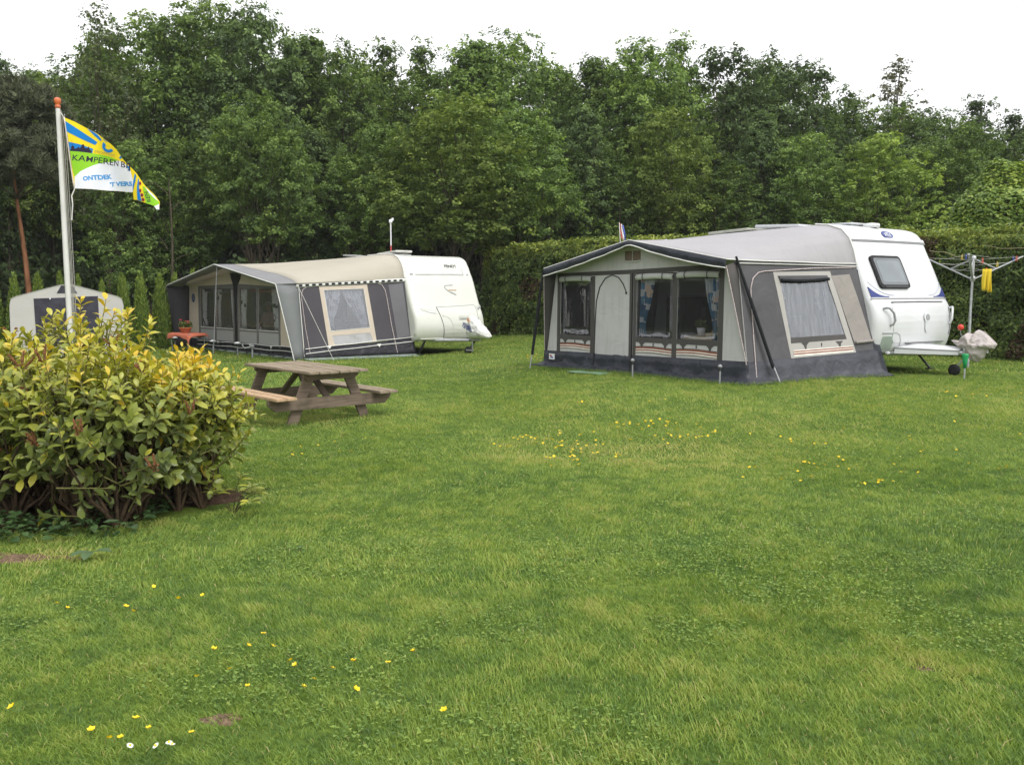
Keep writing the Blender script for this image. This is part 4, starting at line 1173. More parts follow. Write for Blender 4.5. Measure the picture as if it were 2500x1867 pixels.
def front_fn(prof, Wd, bulge, skew=0.0):
    tab = sorted([(z, x) for (x, z) in [(p.x, p.y) for p in resample(prof, 3)] if x > -.62 ], key=lambda a: a[0])
    def fn(u, v, off):   # u = across (y), v = height
        tt = abs(2 * u / Wd - 1)
        x = interp(tab, v); a = interp(tab, v + .03); b = interp(tab, v - .03)
        n = Vector((.06, 0, -(a - b))).normalized()
        return Vector((x + skew * (2 * u / Wd - 1) - bulge * tt ** 2.5 + n.x * off, u, v + n.z * off))
    return fn
def line_on(mb, pts, w, fn, off=.003, mat_=0):
    for (a, b) in zip(pts, pts[1:]):
        d = Vector((b[0] - a[0], b[1] - a[1])); L_ = d.length
        if L_ < 1e-6: continue
        n = Vector((-d.y, d.x)) / L_ * w / 2
        mb.poly([[(a[0] - n.x, a[1] - n.y), (b[0] - n.x, b[1] - n.y), (b[0] + n.x, b[1] + n.y), (a[0] + n.x, a[1] + n.y)]], fn, off, off + .002, mat_, step=.12)
def wheels(e, x, Wd, r_=.32):
    for y in (.14, Wd - .14):
        w = MB(); w.lathe((x, y, r_ - .01), [(r_ * .6, -.10), (r_ * .92, -.10), (r_, -.06), (r_, .06), (r_ * .92, .10), (r_ * .6, .10)], 24, 0, 'Y')
        wo_ = w.build('wheel', M_black, e)
        w = MB(); w.lathe((x, y, r_ - .01), [(.03, -.105), (r_ * .58, -.09), (r_ * .6, -.05), (r_ * .6, .05), (r_ * .58, .09), (.03, .105)], 20, 0, 'Y'); w.build('rim', M_metal, wo_)
def hatch(e, x, y, w, l, z, m_, tilt=0.0, thick=.06, label=None):
    h = MB(); rot = Matrix.Rotation(tilt, 3, 'Y')
    h.box((x, y, z + .035), (l, w, .07), 1, bev=.02)
    h.box((x, y, z + .07 + thick / 2 + abs(math.sin(tilt)) * l * .4), (l * 1.08, w * 1.08, thick), 0, rot, bev=.028)
    o = h.build('roof_hatch', [m_, M_seaml], e)
    if label: o['label'] = label
    return o

def right_caravan():
    e = empty('caravan', RIG_W['A'], RIG_W['ang'])
    tag(e, 'white touring caravan with one sloping dark window and a blue oval badge, at the right', 'caravan', 'touring caravans')
    Wd, bu = 2.3, .07
    caravan_body(PROF_W, Wd, bu, M_white, e, skew=.09)
    fn = front_fn(PROF_W, Wd, bu, .09)
    mb = MB()
    line_on(mb, [(.02, 2.30), (1.15, 2.30), (2.28, 2.30)], .028, fn, .006)
    line_on(mb, [(.02, 1.30), (1.15, 1.30), (2.28, 1.30)], .020, fn, .004)
    mb.build('roof_seam', M_seam, e)
    mb = MB(); line_on(mb, [(.03, 2.345), (1.15, 2.345), (2.27, 2.345)], .05, fn, .014); mb.build('front_rail', M_white, e)
    # window
    uL, uR = .31, 1.13
    w = MB(); w.poly([rrect(uL, 1.47, uR, 2.03, .07)], fn, .045, .045, 0, step=.1); wf = w.build('front_window', M_black, e)
    w = MB(); w.poly([rrect(uL + .045, 1.52, uR - .045, 1.985, .05)], fn, .052, .006, 0, step=.1); w.build('glass', M_darkglass, wf)
    w = MB(); w.poly([rrect(uL + .10, 1.565, uR - .10, 1.94, .04)], fn, .0535, .001, 0, step=.1); w.build('blind', mat('pale_window_blind', (.17, .20, .22), .12, .8, var=.25, scale=1.5, coat=.7), wf)
    w = MB(); w.rect(uL + .10, 1.475, uR - .10, 1.50, fn, .056, .01, 0, .1); w.build('latch_rail', M_dplast, wf)
    # badge
    b = MB(); b.poly([ellipse(1.13, 2.43, .155, .066, 30)], fn, .012, .010, 0, step=.05); bo = b.build('badge', M_blue, e)
    tb, w_, h_ = text_bm("WILK", .085, .0, width=.20, dstep=.03, height=.062)
    b = MB(); b.bm_map(tb, lambda u, v, o: fn(1.13 - w_ / 2 + u, 2.392 + v, o), .0165, .002); tb.free(); b.build('lettering', M_wlet, bo)
    b = MB(); b.rect(1.10, 2.462, 1.19, 2.470, fn, .0145, .002); b.build('badge_line', M_wlet, bo)
    # blue corner swooshes
    for s in (0, 1):
        mx = (lambda u: u) if s == 0 else (lambda u: 2.3 - u)
        def sw(pts, m_, nm, off):
            q = [(mx(u), v) for u, v in pts]
            b = MB(); b.poly([q], fn, off, .004, 0, step=.15); b.build(nm, m_, e)
        arc = [(.04 + .44 * t, 1.340 + .17 * (1 - t) ** 2.6) for t in [k / 10 for k in range(11)]]
        sw([(.04, 1.325)] + [(.48, 1.325)] + arc[::-1], M_blue2, 'corner_stripe', .005)
        arc2 = [(.07 + .56 * t, 1.365 + .23 * (1 - t) ** 2.4) for t in [k / 10 for k in range(11)]]
        sw([(u, v - .012) for u, v in arc2] + arc2[::-1], mat('silver_stripe', (.42, .45, .55), .3, .5), 'silver_line', .006)
    # storage locker lid
    mb = MB()
    lid = rrect(.42, .545, 2.15, 1.225, .10, 5)
    b = MB(); b.poly([lid], fn, .009, .008, 0, step=.1); lo = b.build('locker_lid', M_white, e)
    line_on(mb, [(.45, 1.235), (1.2, 1.240), (2.0, 1.235)], .012, fn, .026)
    line_on(mb, [(.82, .535), (1.4, .53), (2.0, .535)], .014, fn, .026)
    line_on(mb, [(2.15, .65), (2.15, 1.15)], .008, fn, .024)
    mb.build('lid_gap', M_seam, lo)
    mb = MB(); line_on(mb, [(.16, .72), (.50, .72), (.60, .68), (.66, .56), (.70, .38)], .02, fn, .014); mb.build('panel_fold', M_seaml, e)
    b = MB(); b.poly([ellipse(1.34, .97, .095, .085, 24)], fn, .034, .014, 0, step=.1); b.poly([[(1.28, .93), (1.40, .93), (1.395, .78), (1.34, .70), (1.285, .78)]], fn, .030, .01, 0); ro = b.build('lid_lock', M_white, e)
    b = MB(); b.poly([ellipse(1.34, .97, .060, .052, 24)], fn, .040, .005, 0); b.build('lock_ring', M_gplast, ro)
    # grab handles
    for (u, s) in ((.20, 1), (2.24, -1)):
        b = MB(); p = [fn(u, 1.13, 0), fn(u, 1.13, .05), fn(u + .05 * s, 1.12, .075), fn(u + .12 * s, 1.04, .085), fn(u + .15 * s, .93, .08), fn(u + .14 * s, .86, .045), fn(u + .13 * s, .85, 0)]
        b.tube(p, .019, 8); b.build('grab_handle', M_gplast if s > 0 else M_white, e)
    # low grey corner recess
    b = MB(); b.poly([rrect(.17, .43, .47, .66, .03)], fn, .006, .004, 0, step=.1); b.build('corner_recess', mat('recess_grey_green', (.30, .36, .31), .5, .3), e)
    b = MB(); b.box((.44, .34, .375), (.06, .10, .05), 0, bev=.015); b.build('corner_lamp', M_white, e)
    # roof
    hatch(e, -.95, 1.0, .5, .7, 2.565, M_white, 0, .035)
    hatch(e, -2.05, .95, .75, .95, 2.56, M_white, .04)
    hatch(e, -3.25, .95, .65, .95, 2.53, mat('dusty_hatch', (.50, .50, .44), .5, .3), -.04, .05)
    b = MB(); b.lathe((-.42, 1.15, 2.58), [(.14, 0), (.15, .04), (.14, .07), (.05, .085)], 20); b.build('roof_vent', M_white, e)
    # A-frame, jockey wheel, coupling
    b = MB()
    for y in (.55, 1.75): b.tube([(.30, y, .36), (1.45, 1.15 + (y - 1.15) * .12, .40)], .035, 6, flat=1.4)
    b.tube([(1.40, 1.15, .41), (1.75, 1.15, .43)], .035, 8)
    b.build('drawbar', M_metal, e)
    b = MB(); cv = lambda u, v, o: Vector((.46 + .90 * u, 1.15 + (v - .5) * (1.25 - .85 * u), .47 + .05 * math.sin(math.pi * v) - .03 * u + o))
    b.sheet(cv, [k / 8 for k in range(9)], [k / 8 for k in range(9)], .03); 
    b.grid(lambda u, v: Vector((.46 + .90 * u, 1.15 - .5 * (1.25 - .85 * u), .36 + (.11 - .03 * u) * v)), [k / 8 for k in range(9)], [0, 1])
    b.build('drawbar_cover', M_white, e)
    b = MB(); b.tube([(1.42, 1.02, .58), (1.42, 1.02, .30)], .022, 8); b.tube([(1.42, 1.02, .30), (1.27, 1.02, .10)], .016, 8); jw = b.build('jockey_wheel', M_metal, e)
    b = MB(); b.lathe((1.27, 1.02, .10), [(.04, -.03), (.09, -.03), (.10, -.015), (.10, .015), (.09, .03), (.04, .03)], 20, 0, 'Y'); b.build('tyre', M_black, jw)
    for (x, y) in ((.05, .3), (.05, 2.0)):
        b = MB(); b.tube([(x, y, .34), (x + .3, y, .03)], .022, 6); b.box((x + .3, y, .02), (.12, .12, .02)); b.build('corner_steady', M_dplast, e)
    wheels(e, -2.4, Wd)
    b = MB(); b.box((-2.1, 1.15, .37), (4.3, 2.1, .06)); b.build('floor_pan', M_dplast, e)
    return e
right_caravan()

def left_caravan():
    e = empty('caravan', RIG_F['A'], RIG_F['ang'])
    tag(e, 'cream white touring caravan with curved windowless front and silver emblem, at the left', 'caravan', 'touring caravans')
    Wd, bu = 2.3, .12
    caravan_body(PROF_F, Wd, bu, M_cream, e)
    fn = front_fn(PROF_F, Wd, bu)
    mb = MB()
    line_on(mb, [(.33, 2.135), (1.2, 2.145), (1.93, 2.15)], .035, fn, .010); line_on(mb, [(1.93, 2.15), (1.90, 2.45)], .01, fn, .005)
    mb.build('shoulder_rail', M_seaml, e)
    for (a, b_) in ((.17, .25), (2.05, 2.10)):
        b = MB(); b.rect(a, 2.13, b_, 2.155, fn, .02, .02); b.build('marker_lamp', M_gplast, e)
    tb, w_, h_ = text_bm("FENDT", .115, .001, width=.42, dstep=.04, height=.075)
    b = MB(); b.bm_map(tb, lambda u, v, o: fn(1.34 + u, 2.335 + v, o), .010, .004); tb.free(); b.build('lettering', M_dplast, e)
    M_silver = mat('silver_emblem', (.35, .35, .36), .3, .5, metal=.4)
    b = MB(); line_on(b, [(1.42, 1.86), (1.26, 1.855), (1.14, 1.835), (1.12, 1.80), (1.16, 1.75), (1.26, 1.68), (1.36, 1.63)], .022, fn, .008)
    line_on(b, [(1.30, 1.665), (1.46, 1.60)], .034, fn, .009); b.build('emblem', M_silver, e)
    tb, w_, h_ = text_bm("BIANCO", .05, .001, width=.25, dstep=.04)
    b = MB(); b.bm_map(tb, lambda u, v, o: fn(1.25 + u, 1.705 + v, o), .008, .003); tb.free(); b.build('model_lettering', mat('copper_lettering', (.50, .32, .18), .4, .4), e)
    # locker lid
    b = MB(); b.poly([[(.70, 1.26), (1.25, 1.275), (2.02, 1.31), (2.03, .9), (1.95, .51), (1.4, .485), (.84, .47), (.80, .8)]], fn, .020, .018, 0, step=.1); lo = b.build('locker_lid', M_cream, e)
    mb = MB(); line_on(mb, [(.69, 1.27), (1.25, 1.285), (2.03, 1.32)], .012, fn, .014); line_on(mb, [(.69, 1.27), (.79, .85), (.83, .46)], .010, fn, .014)
    line_on(mb, [(.83, .465), (1.4, .478), (1.98, .505)], .016, fn, .014); line_on(mb, [(2.04, 1.3), (2.045, .9), (1.98, .5)], .008, fn, .012); mb.build('lid_gap', M_seam, lo)
    mb = MB(); line_on(mb, [(.80, 1.05), (.95, 1.02), (1.05, .93), (1.10, .78), (1.13, .55)], .03, fn, .026); mb.build('lid_fold', mat('lid_fold_cream', (.62, .63, .58), .3, .5), lo)
    b = MB(); b.poly([rrect(1.33, .93, 1.66, 1.03, .015)], fn, .034, .014); ho = b.build('lid_handle', mat('handle_grey_cream', (.55, .56, .50), .3, .4), lo)
    b = MB(); b.rect(1.35, .945, 1.64, .965, fn, .038, .005); b.build('handle_slot', M_seam, ho)
    tb, w_, h_ = text_bm("CE", .07, .001, width=.11, dstep=.04)
    b = MB(); b.bm_map(tb, lambda u, v, o: fn(1.45 + u, .80 + v, o), .0225, .002); tb.free(); b.build('small_lettering', M_seaml, lo)
    # corner recesses
    for k, pts in enumerate(([(.20, 1.25), (.64, 1.20), (.66, 1.09), (.45, 1.13), (.25, 1.18)], [(2.10, 1.30), (2.27, 1.32), (2.27, 1.25), (2.16, 1.18), (2.08, 1.12)])):
        b = MB(); b.poly([pts], fn, .006, .004, 0, step=.1); ro = b.build('corner_recess', mat('recess_shade', (.55, .56, .51), .3, .5), e)
        b = MB()
        if k == 0: b.poly([[(.30, 1.195), (.60, 1.145), (.61, 1.115), (.42, 1.145)]], fn, .012, .004, 0)
        else: b.poly([[(2.12, 1.225), (2.25, 1.275), (2.25, 1.255), (2.12, 1.18)]], fn, .012, .004, 0)
        b.build('grip', M_white if k == 0 else M_seam, ro)
    mb = MB()
    mb.poly([[(.16, .40), (1.02, .40), (1.02, .46), (.16, .46)]], fn, .03, .028, 0, step=.2)
    mb.poly([[(1.05, .39), (1.86, .40), (1.92, .49), (1.05, .465)]], fn, .03, .028, 0, step=.2)
    mb.build('front_skirt', M_cream, e)
    hatch(e, -2.0, 1.0, .55, .95, 2.66, mat('milky_hatch', (.62, .62, .58), .35, .4), -.06)
    hatch(e, -3.9, .9, .5, .75, 2.63, mat('grey_hatch', (.42, .42, .40), .4, .4), .08, .05)
    b = MB()
    for y in (.5, 1.8): b.tube([(.35, y, .40), (1.35, 1.15 + (y - 1.15) * .1, .42)], .035, 6, flat=1.4)
    b.tube([(1.3, 1.15, .42), (1.72, 1.15, .44)], .035, 8); b.build('drawbar', M_metal, e)
    b = MB(); b.tube([(1.40, 1.15, .90), (1.40, 1.15, .22), (1.40, 1.15, .12)], .022, 8); b.box((1.33, 1.08, .16), (.22, .02, .045)); jw = b.build('jockey_wheel', M_metal, e)
    b = MB(); b.lathe((1.22, 1.15, .125), [(.04, -.035), (.11, -.035), (.125, -.02), (.125, .02), (.11, .035), (.04, .035)], 20, 0, 'Y'); b.build('tyre', M_black, jw)
    for (x, y) in ((.35, .3), (.35, 2.0)):
        b = MB(); b.tube([(x + .12, y, .40), (x - .18, y, .04)], .035, 6); b.box((x - .18, y, .02), (.14, .14, .03)); b.build('corner_steady', M_dplast, e)
    wheels(e, -3.8, Wd)
    b = MB(); b.box((-3.4, 1.15, .41), (7.0, 2.1, .06)); b.build('floor_pan', M_dplast, e)
    return e
left_caravan()

# ------------------------------------------------------------------ awnings
def awning_frames(xR, xL, D, zR, zL, flare_l, railx):
    """returns front wall fn(u=x, v=z, off) and side wall fn(u=y, v=z, off)"""
    def front(u, v, off):
        return Vector((u, -D - .02 * (1 - v / 1.9) - off, v))
    def side(u, v, off):
        s = (u + D) / D
        xf = xR * (v / zR); xb = railx(v)
        return Vector((xf + (xb - xf) * s + off, u, v))
    return front, side
def roof_fn(frontprof, backprof, vis, D, sag=.05):
    """frontprof, backprof: lists of (s, (x, z)); t 0 front .. 1 back"""
    fx = [(s, p[0]) for s, p in frontprof]; fz = [(s, p[1]) for s, p in frontprof]
    bx = [(s, p[0]) for s, p in backprof]; bz = [(s, p[1]) for s, p in backprof]
    def fn(s, t, off):
        x = interp(fx, s) * (1 - t) + interp(bx, s) * t
        zf, zb = interp(fz, s), interp(bz, s)
        z = zf * (1 - t) + zb * t - sag * math.sin(math.pi * t) * (.3 + .7 * math.sin(math.pi * s)) + .007 * math.sin(46 * s + 5 * t) * (1 - t) * min(1, t * 6) + .006 * math.sin(17 * s - 9 * t) * math.sin(math.pi * t)
        return Vector((x, -(D + vis) * (1 - t), z + off))
    return fn
def wavy_strip(mb, pts_top, depth, wave, mat_=0, th=.01):
    """valance hanging from a polyline; depth list"""
    n = len(pts_top)
    def fn(u, v, off):
        i = min(n - 2, int(u * (n - 1))); f = u * (n - 1) - i
        p = Vector(pts_top[i]).lerp(Vector(pts_top[i + 1]), f)
        return p + Vector((0, -.02 - off + wave * math.sin(u * 60) * v, -depth(u) * v))
    mb.sheet(fn, [k / 60 for k in range(61)], [0, .5, 1], th, mat_)
def skirt(mb, base_fn, u0, u1, top, lie, n=60, mat_=0, seed=0, out=.12):
    """vinyl mud flap: falls from height 'top' and spreads on the grass. base_fn(u, z, off)"""
    r = random.Random(seed); ph = [r.random() * 6 for _ in range(4)]
    topf = top if callable(top) else (lambda u, tv=top: tv)
    top = 1.0; umid, uh = (u0 + u1) / 2, abs(u1 - u0) / 2
    rows = [(top, .002), (top * .62, .008), (top * .30, .014), (.07, .03), (.035, .03 + out * .45), (.02, .03 + out * .8), (.008, .03 + out)]
    def fn(u, k, off):
        i = int(k); z, o = rows[i]
        if i < 3: z *= topf(u)
        uu = u; u = umid + (u - umid) * (1 + max(0, o - .02) / uh)
        w = math.sin(u * 9 + ph[0]) * .5 + math.sin(u * 23 + ph[1]) * .35 + math.sin(u * 51 + ph[2]) * .15
        lowk = min(1, i / 3.0)
        return base_fn(u, max(.004, z + (.030 * w * (1 if 2 < i < 6 else 0))), o + off + .034 * w * lowk)
    mb.sheet(fn, [u0 + (u1 - u0) * k / n for k in range(n + 1)], list(range(len(rows))), .006, mat_)
def curtain(name, fn, top, bot, z0, z1, m_, label, cat='curtain', group=None, folds=5, tie=None, thick=.03):
    """top/bot: (u0, u1) at upper and lower edge; tie: (z, u0, u1)"""
    def cf(a, b, off):
        z = z1 + (z0 - z1) * b
        if tie:
            if z > tie[0]:
                t = (z1 - z) / (z1 - tie[0]); ua, ub = top[0] + (tie[1] - top[0]) * t ** 1.6, top[1] + (tie[2] - top[1]) * t ** 1.6
            else:
                t = (tie[0] - z) / (tie[0] - z0 + 1e-6); ua, ub = tie[1] + (bot[0] - tie[1]) * t, tie[2] + (bot[1] - tie[2]) * t
        else: ua, ub = top[0] + (bot[0] - top[0]) * b, top[1] + (bot[1] - top[1]) * b
        return fn(ua + (ub - ua) * a, z, -.07 + thick * math.sin(a * folds * 6.283) + off)
    mb = MB(); mb.sheet(cf, [k / 40 for k in range(41)], [k / 8 for k in range(9)], .002)
    return mb
def put(mb, name, m_, rig, label, cat, group=None):
    """a thing of its own standing in the frame of a rig"""
    o = mb.build(name, m_, None, rig['A'], rig['ang']); tag(o, label, cat, group); return o
def rigp(rig, x, y, z):
    c, s = math.cos(rig['ang']), math.sin(rig['ang']); A = rig['A']
    return Vector((A.x + x * c - y * s, A.y + x * s + y * c, A.z + z))

def right_awning():
    e = empty('awning', RIG_W['A'], RIG_W['ang'])
    tag(e, 'grey-roofed caravan awning with charcoal walls, pale door and brick-red stripes, at the right', 'awning', 'caravan awnings')
    D = 2.92; railx = lambda z: interp([(0, .48), (.44, .38), (1.26, .17), (1.9, -.02), (2.3, -.15)], z)
    front, side = awning_frames(-.25, -4.45, D, 1.9, 1.85, .15, railx)
    # roof
    V = .28
    fp = [(0, (-.25, 1.91)), (.06, (-.45, 1.945)), (.52, (-2.3, 2.285)), (1, (-4.5, 1.85))]
    bp = [(0, (0.0, 1.9)), (.035, (-.06, 2.12)), (.07, (-.15, 2.33)), (.11, (-.30, 2.49)), (.16, (-.55, 2.575)), (.22, (-.8, 2.60)), (.52, (-2.5, 2.555)), (.84, (-4.1, 2.50)), (.9, (-4.45, 2.40)), (.96, (-4.65, 2.2)), (1, (-4.7, 1.9))]
    rf = roof_fn(fp, bp, V, D, .045)
    ss = sorted(set([k / 40 for k in range(41)] + [p[0] for p in bp] + [p[0] for p in fp]))
    mb = MB(); mb.sheet(rf, ss, [k / 12 for k in range(13)], .008); roof = mb.build('roof', F_roofW, e)
    mb = MB(); mb.tube([rf(s, 0, .004) for s in ss], .009, 6); roofp = mb.build('roof_piping', F_hem, roof)
    mb = MB()
    mb.tube([rf(0, t, .0) for t in [k / 10 for k in range(11)]], .009, 6)
    mb.tube([rf(s, 1, .012) for s in ss if s < .25], .016, 6)
    mb.build('rail_piping', F_hem, roof)
    # lower grey edge of the roof side (drop band)
    mb = MB(); mb.sheet(lambda u, v, off: side(u, 1.90 - .05 * v, .012 + off), [-D - .1 + (D + .1) * k / 20 for k in range(21)], [0, 1], .004); mb.build('side_drop', F_greyW, e)
    mb = MB(); mb.tube([side(u, 1.855, .018) for u in [-D + D * k / 12 for k in range(13)]], .008, 6); mb.build('drop_piping', F_hem, e)
    # front fascia: dark valance with white hem
    top = [rf(s, 0, -.004) for s in [k / 30 for k in range(31)]]
    mb = MB(); wavy_strip(mb, [tuple(p) for p in top], lambda u: .125 + .02 * math.sin(u * 9) + .03 * math.exp(-((u - .5) / .07) ** 2) * -1.2, .012)
    fa = mb.build('front_valance', F_slateb, e)
    mb = MB(); n = 60
    hem = []
    for k in range(n + 1):
        u = k / n; i = min(29, int(u * 30)); f = u * 30 - i; p = top[i].lerp(top[i + 1], f)
        dp = .125 + .02 * math.sin(u * 9) - .036 * math.exp(-((u - .5) / .07) ** 2)
        hem.append(p + Vector((0, -.024 + .012 * math.sin(u * 60), -dp)))
    mb.tube(hem, .011, 6); mb.build('valance_hem', F_hem, fa)
    # front wall: stone gable and lower zone, openings cut where the windows are
    gab = lambda x: interp([(-4.45, 1.84), (-2.3, 2.25), (-.25, 1.885)], x)
    outer = [(-4.74, .29), (-.02, .345), (-.25, 1.885), (-2.3, 2.25), (-4.45, 1.84)]
    wins = [(-4.32, .62, -3.50, 1.70), (-2.36, .64, -1.55, 1.715), (-1.44, .645, -.60, 1.735)]
    holes = [[(a, b), (c, b), (c, d), (a, d)] for a, b, c, d in wins]
    mb = MB(); mb.poly([outer] + holes, front, 0, .006); mb.build('front_wall', F_beigeW, e)
    # dark bands and posts
    mb = MB()
    def bandz(x): return interp([(-4.42, 1.765), (-2.5, 1.80), (-.5, 1.85)], x)
    mb.poly([[(-4.42, bandz(-4.42) - .075), (-2.5, bandz(-2.5) - .075), (-.5, bandz(-.5) - .075), (-.5, bandz(-.5)), (-2.5, bandz(-2.5)), (-4.42, bandz(-4.42))]], front, .004, .003)
    for (a, b, z0, z1) in ((-4.415, -4.325, .29, 1.70), (-3.50, -3.395, .30, 1.70), (-2.53, -2.475, .31, 1.725), (-2.435, -2.365, .31, 1.725), (-1.545, -1.445, .33, 1.74), (-.595, -.495, .34, 1.775)):
        mb.rect(a, z0, b, z1, front, .005, .004)
    for (a, b, c, d) in wins:
        mb.rect(a, b - .085, c, b, front, .0045, .003); mb.rect(a, d, c, min(bandz((a + c) / 2) - .07, d + .06), front, .0045, .003)
    mb.build('dark_bands', F_postW, e)
    mb = MB(); mb.tube([front(-2.455, .30, .008), front(-2.455, 1.74, .008)], .012, 6); mb.build('door_post_gap', M_black, e)
    mb = MB(); mb.rect(-3.392, .30, -2.54, 1.735, front, .003, .002); do = mb.build('door', F_beigeW, e)
    mb = MB(); arc = [(-3.385, .31), (-3.375, .8), (-3.35, 1.25), (-3.27, 1.50), (-3.13, 1.66), (-2.96, 1.715), (-2.80, 1.67), (-2.69, 1.56), (-2.61, 1.42)]
    mb.tube([front(u, v, .010) for u, v in arc], .010, 6); mb.lathe(front(-2.605, 1.40, .016), [(.012, -.02), (.02, 0), (.012, .02)], 8); mb.build('door_zip', M_dplast, do)
    # windows
    for k, (a, b, c, d) in enumerate(wins):
        g = MB(); g.sheet(lambda u, v, o: front(u, v, -.006 + o + .006 * math.sin(u * 11 + v * 2)), [a + (c - a) * i / 10 for i in range(11)], [b + (d - b) * i / 6 for i in range(7)], .001)
        wo_ = g.build('window', M_film, e)
        g = MB()
        g.sheet(lambda u, v, o: front(u, d - .10 * v + .015 * math.sin((u - a) / (c - a) * math.pi) - .0, .018 + .03 * math.sin(v * 3.0) + o), [a - .01 + (c - a + .02) * i / 14 for i in range(15)], [i / 6 for i in range(7)], .02)
        ro = g.build('rolled_blind', F_roll, wo_)
        g = MB()
        for f in (.2, .75): g.tube([front(a + (c - a) * f, d + .04, .03), front(a + (c - a) * f, d - .04, .06), front(a + (c - a) * f, d - .115, .03)], .007, 5)
        g.build('blind_tie', M_dplast, ro)
        g = MB(); y0 = .425 if k == 0 else .44
        def wv(u, f=1.0): return .012 * math.sin((u - a) * 5)
        for (z0, z1, mi) in ((y0 - .065, y0 - .035, 1), (y0 - .032, y0 + .002, 0), (y0 + .004, y0 + .014, 2), (y0 - .085, y0 - .067, 2), (y0 + .015, y0 + .045, 0)):
            pass
        stripes = [(y0 + .030, y0 + .046, 2), (y0 + .004, y0 + .028, 0), (y0 - .014, y0 + .002, 1), (y0 - .034, y0 - .016, 0), (y0 - .058, y0 - .036, 1), (y0 - .070, y0 - .060, 2)]
        for (z0, z1, mi) in stripes:
            us = [a + (c - a) * i / 10 for i in range(11)]
            g.sheet(lambda u, v, o: front(u, z0 + (z1 - z0) * v + wv(u), .006 + o), us, [0, 1], .003, mi, False)
        g.build('stripes', [F_stripeO, F_stripeW, F_stripeB], wo_)
        for f in (.17, .83):
            cx = a + (c - a) * f; t_ = b - .085
            g = MB(); g.poly([[(cx - .075, t_), (cx + .075, t_), (cx + .03, t_ - .035), (cx + .012, t_ - .085), (cx - .012, t_ - .085), (cx - .03, t_ - .035)]], front, .007, .004); g.build('pointed_trim', F_postW, wo_)
        g = MB(); g.box(front((a + c) / 2, b - .115, .008), (.022, .004, .05)); g.build('pull_tab', F_postW, wo_)
    # gable vent
    mb = MB(); mb.rect(-2.66, 1.955, -2.29, 2.12, front, .004, .003); gv = mb.build('gable_vent', mat('brown_vent', (.21, .155, .125), .8, .2), e)
    mb = MB(); mb.rect(-2.485, 1.955, -2.47, 2.12, front, .008, .005); mb.sheet(lambda u, v, o: front(u, 1.965 - .03 * v - .02 * math.sin((u + 2.66) / .37 * math.pi), .012 + o), [-2.68 + .40 * k / 10 for k in range(11)], [0, 1], .02); mb.build('vent_roll', F_roll, gv)
    # skirt, front
    mb = MB(); skirt(mb, lambda u, z, o: front(u, z, o) if True else None, -4.78, .02, lambda u: interp([(-4.74, .30), (0, .35)], u), 0, 90, 0, 3, .16); sk = mb.build('front_skirt', F_slateb, e)
    mb = MB()
    for u in (-3.385, -2.46): mb.tube([front(u, .33, .012), front(u, .02, .05)], .010, 6)
    mb.build('zip_seam', M_black, sk)
    mb = MB(); mb.rect(-4.62, .135, -4.46, .245, front, .020, .004); lg = mb.build('maker_badge', M_wlet, e)
    mb = MB(); mb.poly([ellipse(-4.57, .205, .03, .02, 12)], front, .022, .002, 0); mb.poly([[(-4.59, .16), (-4.50, .155), (-4.50, .185), (-4.55, .20)]], front, .022, .002, 1); mb.build('badge_print', [mat('badge_red', (.5, .12, .1)), mat('badge_blue', (.15, .22, .42))], lg)
    # side wall
    souter = [(-D, .33), (-.0, .44), (-.0, 1.89), (-D, 1.89)]
    hole = [(-1.93, .69), (-.65, .715), (-.85, 1.62), (-2.01, 1.59)]
    # outer band in stone colour round the window
    band = [(-1.965, .365), (-.455, .41), (-.74, 1.76), (-2.15, 1.73)]
    mb = MB(); mb.poly([souter, hole], side, 0, .006, 0, step=.25); mb.build('side_wall', F_greyW, e)
    mb = MB(); mb.poly([band, hole], side, .005, .004, 0, step=.25); bd = mb.build('side_window_surround', F_beigeW2, e)
    mb = MB(); mb.poly([[(-1.935, .60), (-.63, .635), (-.65, .715), (-1.93, .69)]], side, .008, .003, 0, step=.25)
    for cx in (-1.62, -.82): mb.poly([[(cx - .09, .605), (cx + .09, .61), (cx + .03, .565), (cx + .012, .50), (cx - .012, .50), (cx - .035, .56)]], side, .009, .003)
    mb.box(side(-1.25, .56, .01), (.006, .02, .06)); mb.build('dagged_trim', F_postW, bd)
    mb = MB(); mb.poly([[(-2.02, 1.60), (-.85, 1.63), (-.86, 1.69), (-2.05, 1.67)]], side, .030, .026, 0, step=.25)
    mb.tube([side(-2.02 + 1.17 * t, 1.60 + .03 * t - .02 * math.sin(t * math.pi), .035) for t in [k / 10 for k in range(11)]], .028, 8, 1); mb.build('rolled_blind', [F_greyW, F_strap], bd)
    mb = MB()
    for (z0, z1, mi) in ((.475, .49, 1), (.455, .475, 0), (.44, .455, 1), (.42, .44, 0), (.39, .418, 1)):
        mb.poly([[(-1.90, z0), (-.52, z0 + .035), (-.52, z1 + .035), (-1.90, z1)]], side, .0095, .002, mi, step=.3)
    mb.build('stripes', [F_stripeO, F_stripeW], bd)
    mb = MB(); mb.poly([hole], side, -.004, .001, 0, step=.12); mb.build('side_window', M_film_side, e)
    mb = MB(); mb.poly([[(-.46, .57), (.0 - .02, .595), (-.245, 1.715), (-.73, 1.685)]], side, .010, .006, 0, step=.12); vt = mb.build('mesh_vent', F_mesh, e)
    mb = MB(); mb.poly([[(.0, 1.80), (.03, 1.80), (.10, 1.1), (.17, .5), (.25, .03), (.0, .03)]], side, .004, .006, 0, step=.2); mb.build('edge_flap', F_slateb, e)
    mb = MB(); mb.tube([side(-.45 + .44 * t, .575 + .02 * t, .025) for t in (0, .3, .6, 1)], .026, 8); mb.build('vent_roll', F_mesh, vt)
